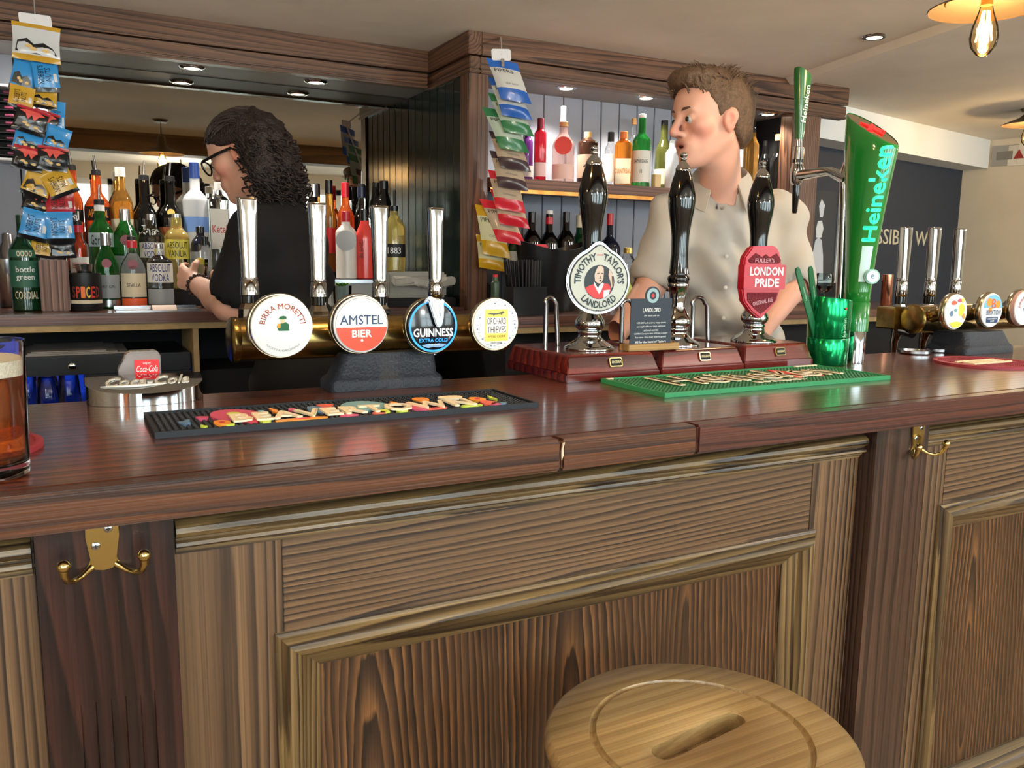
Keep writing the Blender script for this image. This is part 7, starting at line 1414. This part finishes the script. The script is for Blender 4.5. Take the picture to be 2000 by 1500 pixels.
for i in range(420):
    f_ = random.uniform(-0.11, 0.095); l_ = random.uniform(-0.07, 0.07); q = 1-((f_+0.01)/0.115)**2-(l_/0.085)**2
    if q < 0.03: continue
    u_ = 0.046+0.098*math.sqrt(q)+ (0.012 if f_ > 0.03 else 0); b0_ = Vector(hm.p(f_, l_, u_-0.008)); dr = Vector(hm.R[0])*(0.6 if f_ > -0.02 else -0.3)+Vector(hm.R[1])*random.uniform(-0.5, 0.5)+Vector(hm.R[2])*(0.35+0.5*max(0, f_/0.1))
    dr.normalize(); L_ = random.uniform(0.018, 0.034); tf.tube([b0_, b0_+dr*L_*0.5+Vector(hm.R[2])*0.002, b0_+dr*L_-Vector(hm.R[2])*0.003], [0.0022, 0.0017, 0.0004], 5)
tf.build('hair_tufts', hairM, hair, smooth=60, kind='stuff')
# ------------------------------------------------------------------ the woman in black
hw_ = Head(at(480, 309, 1.50), (-0.80, 0.60, -0.36), k=0.95)
wom = thing('person', 'woman with curly dark hair, glasses and black T-shirt mixing a drink', 'person', (at(545, 600, 1.40).x, 1.40, 0.0))
T_ = np.array((-0.78, 0.62, 0)); T_ /= np.linalg.norm(T_); S_ = np.cross((0, 0, 1), T_)      # her left points at the camera
nk = V3(at(530, 405, 1.46)); pel = V3(at(592, 760, 1.34)); pel[2] = 0.90
shN, shFr = V3(at(498, 452, 1.32)), V3(at(560, 430, 1.62)); elN = V3(at(448, 596, 1.38)); wrN = V3(at(382, 554, 1.70)); elF = V3(at(470, 560, 1.72)); wrF = V3(at(425, 540, 1.84))
F = Field((wrN[0]-0.16, 1.10, 0.86), (shFr[0]+0.26, 2.0, hw_.O[2]+0.16), 0.0125, [(hw_.O-0.13, hw_.O+0.13, 0.0044), (wrN-0.10, wrN+0.10, 0.0055)])
hw_.build(F, fem=True)
F.cone(hw_.p(-0.025, 0, -0.055), nk, 0.048, 0.054, 0.03); torso_rings(F, nk-np.array((0, 0, 0.05)), pel, S_, T_, ((0.05, 0.12, 0.075, 0), (0.3, 0.125, 0.09, 0), (0.6, 0.115, 0.085, 0), (0.95, 0.13, 0.1, 0)))
for a, b, c in ((shN, elN, wrN), (shFr, elF, wrF)): F.cone(a, b, 0.045, 0.041, 0.02); F.cone(b, b+(c-b)*0.35, 0.041, 0.039, 0.02); F.cone(b+(c-b)*0.3, c, 0.039, 0.026, 0.02)
hand(F, wrN, (-0.35, 0.75, 0.22), (0.75, 0.35, 0.0), (0.1, -0.25, 1), thumb_sgn=1, curl=0.75, s=0.92)
wskin = skin_mat('tan_skin'); field_object('body', F, wskin, wom, 1, tinter(hw_, (208, 158, 136)))
hw_.face_parts(wom, mat('dark_brow', (40, 30, 28), 0.7), None, mat('iris_brown', (40, 26, 20), 0.2))
F = Field((elN[0]-0.14, 1.06, 0.86), (shFr[0]+0.28, 1.95, nk[2]+0.08), 0.0115, [])
torso_rings(F, nk-np.array((0, 0, 0.06)), pel, S_, T_, ((0.0, 0.09, 0.08, -0.015), (0.10, 0.155, 0.118, -0.02), (0.3, 0.160, 0.138, -0.006), (0.55, 0.155, 0.130, -0.01), (0.8, 0.16, 0.135, -0.01), (1.05, 0.17, 0.14, 0)), 0.05)
for a, b in ((shN, elN), (shFr, elF)): F.cone(nk-np.array((0, 0, 0.05)), a, 0.05, 0.058, 0.05); F.cone(a, a+(b-a)*0.76, 0.062, 0.068, 0.03); F.cone(a+(b-a)*0.80, b+(b-a)*0.5, 0.050, 0.055, 0.008, 'sub')
F.cone(nk-np.array((0, 0, 0.04)), nk+np.array((0, 0, 0.1)), 0.056, 0.075, 0.01, 'sub')
folds(F, lambda X, Y, Z: np.sin(24*X+30*Z+5*np.sin(9*Y))*np.sin(14*Z-13*X+1)+0.5*np.sin(50*Z+30*Y), 0.0035)
field_object('t_shirt', F, mat('black_t_shirt', (11, 11, 14), 0.9, bump=0.15, bscale=900), wom, 1)
F = Field((pel[0]-0.30, pel[1]-0.28, -0.01), (pel[0]+0.30, pel[1]+0.26, 0.98), 0.016, []); F.ell(pel, (0.175, 0.14, 0.11), np.array([S_, T_, (0, 0, 1)]), 0.03)
for q in (-1, 1): F.cone(pel+S_*0.085*q, pel+S_*0.095*q+np.array((0, 0, -0.45)), 0.092, 0.062, 0.03); F.cone(pel+S_*0.095*q+np.array((0, 0, -0.45)), np.array((pel[0], pel[1], 0.07))+S_*0.10*q, 0.062, 0.048, 0.03); F.cone(np.array((pel[0], pel[1], 0.036))+S_*0.10*q, np.array((pel[0], pel[1], 0.032))+S_*0.10*q+T_*0.13, 0.033, 0.027, 0.02)
field_object('trousers', F, cloth('navy_trousers', (22, 24, 34), 0.1), wom, 1)
# curly hair
F = Field(hw_.O-0.26, hw_.O+0.20, 0.0075, []); E = lambda c, r, kk=0.02, op='add': F.ell(hw_.p(*c), np.array(r)*hw_.k, hw_.R, kk, op)
E((-0.010, 0, 0.048), (0.111, 0.084, 0.090)); E((-0.052, 0, 0.030), (0.066, 0.084, 0.066), 0.03); E((-0.076, 0.0, -0.010), (0.064, 0.098, 0.092), 0.04); E((-0.076, 0.0, -0.078), (0.060, 0.094, 0.076), 0.04)
for q in (-1, 1): E((-0.055, 0.075*q, -0.065), (0.048, 0.030, 0.070), 0.03)
L = hairline_cut(F, hw_, [-0.3, -0.05, -0.034, -0.024, -0.004, 0.03, 0.055, 0.08, 0.1], [-0.3, -0.3, -0.05, 0.024, 0.028, 0.034, 0.050, 0.064, 0.074])
wt_ = np.clip((-0.02-L[..., 0])/0.05, 0, 1)
F.F = F.F+wt_*0.007*(np.sin(95*L[..., 0]+3*np.sin(60*L[..., 2]))*np.sin(90*L[..., 1]+1)*np.sin(85*L[..., 2]))+(1-wt_)*0.0015*np.sin(180*L[..., 1]+20*L[..., 2])
curlM = mat('dark_curly_hair', (40, 29, 27), 0.5, noise=0.5, nscale=70, bump=0.6, bscale=200); wh = field_object('hair', F, curlM, wom, 0)
random.seed(9); cm_ = MB(); n_c = 0
EL = [((-0.052, 0, 0.030), (0.069, 0.088, 0.069)), ((-0.076, 0.0, -0.010), (0.068, 0.102, 0.096)), ((-0.076, 0.0, -0.078), (0.064, 0.098, 0.080)), ((-0.055, 0.075, -0.065), (0.05, 0.032, 0.072)), ((-0.055, -0.075, -0.065), (0.05, 0.032, 0.072))]
while n_c < 700:
    c_, r_ = EL[random.choice((0, 1, 1, 2, 2, 3, 4))]; v = Vector((random.gauss(0, 1), random.gauss(0, 1), random.gauss(0, 1))).normalized(); p_ = np.array([c_[i]+v[i]*r_[i] for i in range(3)])
    if p_[0] > -0.03 or any(sum(((p_[i]-c2[i])/(r2[i]*0.93))**2 for i in range(3)) < 1 for c2, r2 in EL): continue
    n_c += 1; o = Vector(hw_.p(*p_)); nrm_ = (Vector(hw_.p(*(p_+np.array(v)*0.01)))-o).normalized(); down = (Vector((0, 0, -1))+nrm_*random.uniform(-0.1, 0.5)+Vector((random.uniform(-0.5, 0.5), random.uniform(-0.5, 0.5), 0))).normalized()
    sd = down.cross(nrm_).normalized(); up2 = sd.cross(down); rr0 = random.uniform(0.006, 0.0115); turns = random.uniform(1.3, 2.4); Ln = random.uniform(0.025, 0.05); ph = random.random()*6
    cm_.tube([o-nrm_*0.003+down*(Ln*i/13)+sd*(rr0*math.cos(ph+turns*2*PI*i/13))+up2*(rr0*math.sin(ph+turns*2*PI*i/13)) for i in range(14)], [0.0024]*13+[0.0008], 5, cap=(False, False))
cm_.build('hair_curls', curlM, wh, smooth=80, kind='stuff')
sw = MB()
for i in range(190):      # swept-back strands over the crown
    l_ = random.uniform(-0.080, 0.080); f0 = random.uniform(0.0, 0.088); pts = []; w0_ = random.uniform(-0.010, 0.010); ph = random.random()*6
    for j in range(9):
        f_ = f0-(f0+0.075)*j/8; q = 1-((f_+0.010)/0.1125)**2-(l_/0.0855)**2
        if q <= 0.02: continue
        pts.append(Vector(hw_.p(f_, l_+w0_*j/8+0.0025*math.sin(1.3*j+ph), 0.048+0.0905*math.sqrt(q)+0.0015*math.sin(1.7*j+ph))))
    if len(pts) > 4: sw.tube(pts, [0.0018]*(len(pts)-1)+[0.0006], 5)
sw.build('hair_strands', mat('greying_hair', (58, 48, 46), 0.45, noise=0.4, nscale=90), wh, smooth=80, kind='stuff')
MB().cbox(tuple(hw_.p(-0.03, 0.052, 0.098)), (0.012, 0.006, 0.006)).build('hair_clip', mat('jade_clip', (70, 150, 120), 0.2), wh, bevel=0.002)
# glasses
gf = mat('black_frame', (10, 10, 12), 0.2); gs = None
for q in (-1, 1):
    ring_ = [Vector(hw_.p(0.108-0.012*abs(math.cos(a))*0, 0.033*q+0.0255*math.cos(a), 0.006+0.0195*math.sin(a)+0.003*math.cos(2*a))) for a in [2*PI*i/26 for i in range(27)]]
    rim = MB().tube(ring_, 0.0026, 7, cap=(False, False)).build('glasses_rim', gf, wom, smooth=60)
    MB().prism([(0.024*math.cos(a), 0.0185*math.sin(a)) for a in [2*PI*i/24 for i in range(24)]], Vector(hw_.p(0.108, 0.033*q, 0.006)), Vector(hw_.R[1]), Vector(hw_.R[2]), Vector(hw_.R[0]), -0.0004, 0.0004).build('lens', pane_mat('spectacle_lens', (250, 252, 252), 0.04), rim)
    tm = [Vector(hw_.p(x, y*q, z)) for x, y, z in ((0.108, 0.058, 0.016), (0.098, 0.066, 0.018), (0.04, 0.076, 0.020), (-0.012, 0.080, 0.020), (-0.030, 0.081, 0.006))]
    MB().tube(tm, [0.004, 0.0048, 0.0045, 0.0038, 0.003], 8, flat=0.5).build('glasses_temple', gf, wom, smooth=60)
MB().tube([Vector(hw_.p(0.109, y, 0.012+0.003*(1-(y/0.008)**2))) for y in (-0.008, -0.004, 0, 0.004, 0.008)], 0.0022, 7).build('glasses_bridge', gf, wom, smooth=60)
bw = elN+(wrN-elN)*0.90; dv_ = Vector(wrN-elN).normalized(); s1 = dv_.cross(Vector((0, 0, 1))).normalized(); s2 = dv_.cross(s1)
for i in range(16):
    a = 2*PI*i/16; c_ = Vector(bw)+s1*(0.031*math.cos(a))+s2*(0.031*math.sin(a)); MB().sphere(tuple(c_), 0.0062, 10, 6).build('bracelet_bead', mat('bead_brown', (60, 40, 34), 0.35), wom, smooth=80)
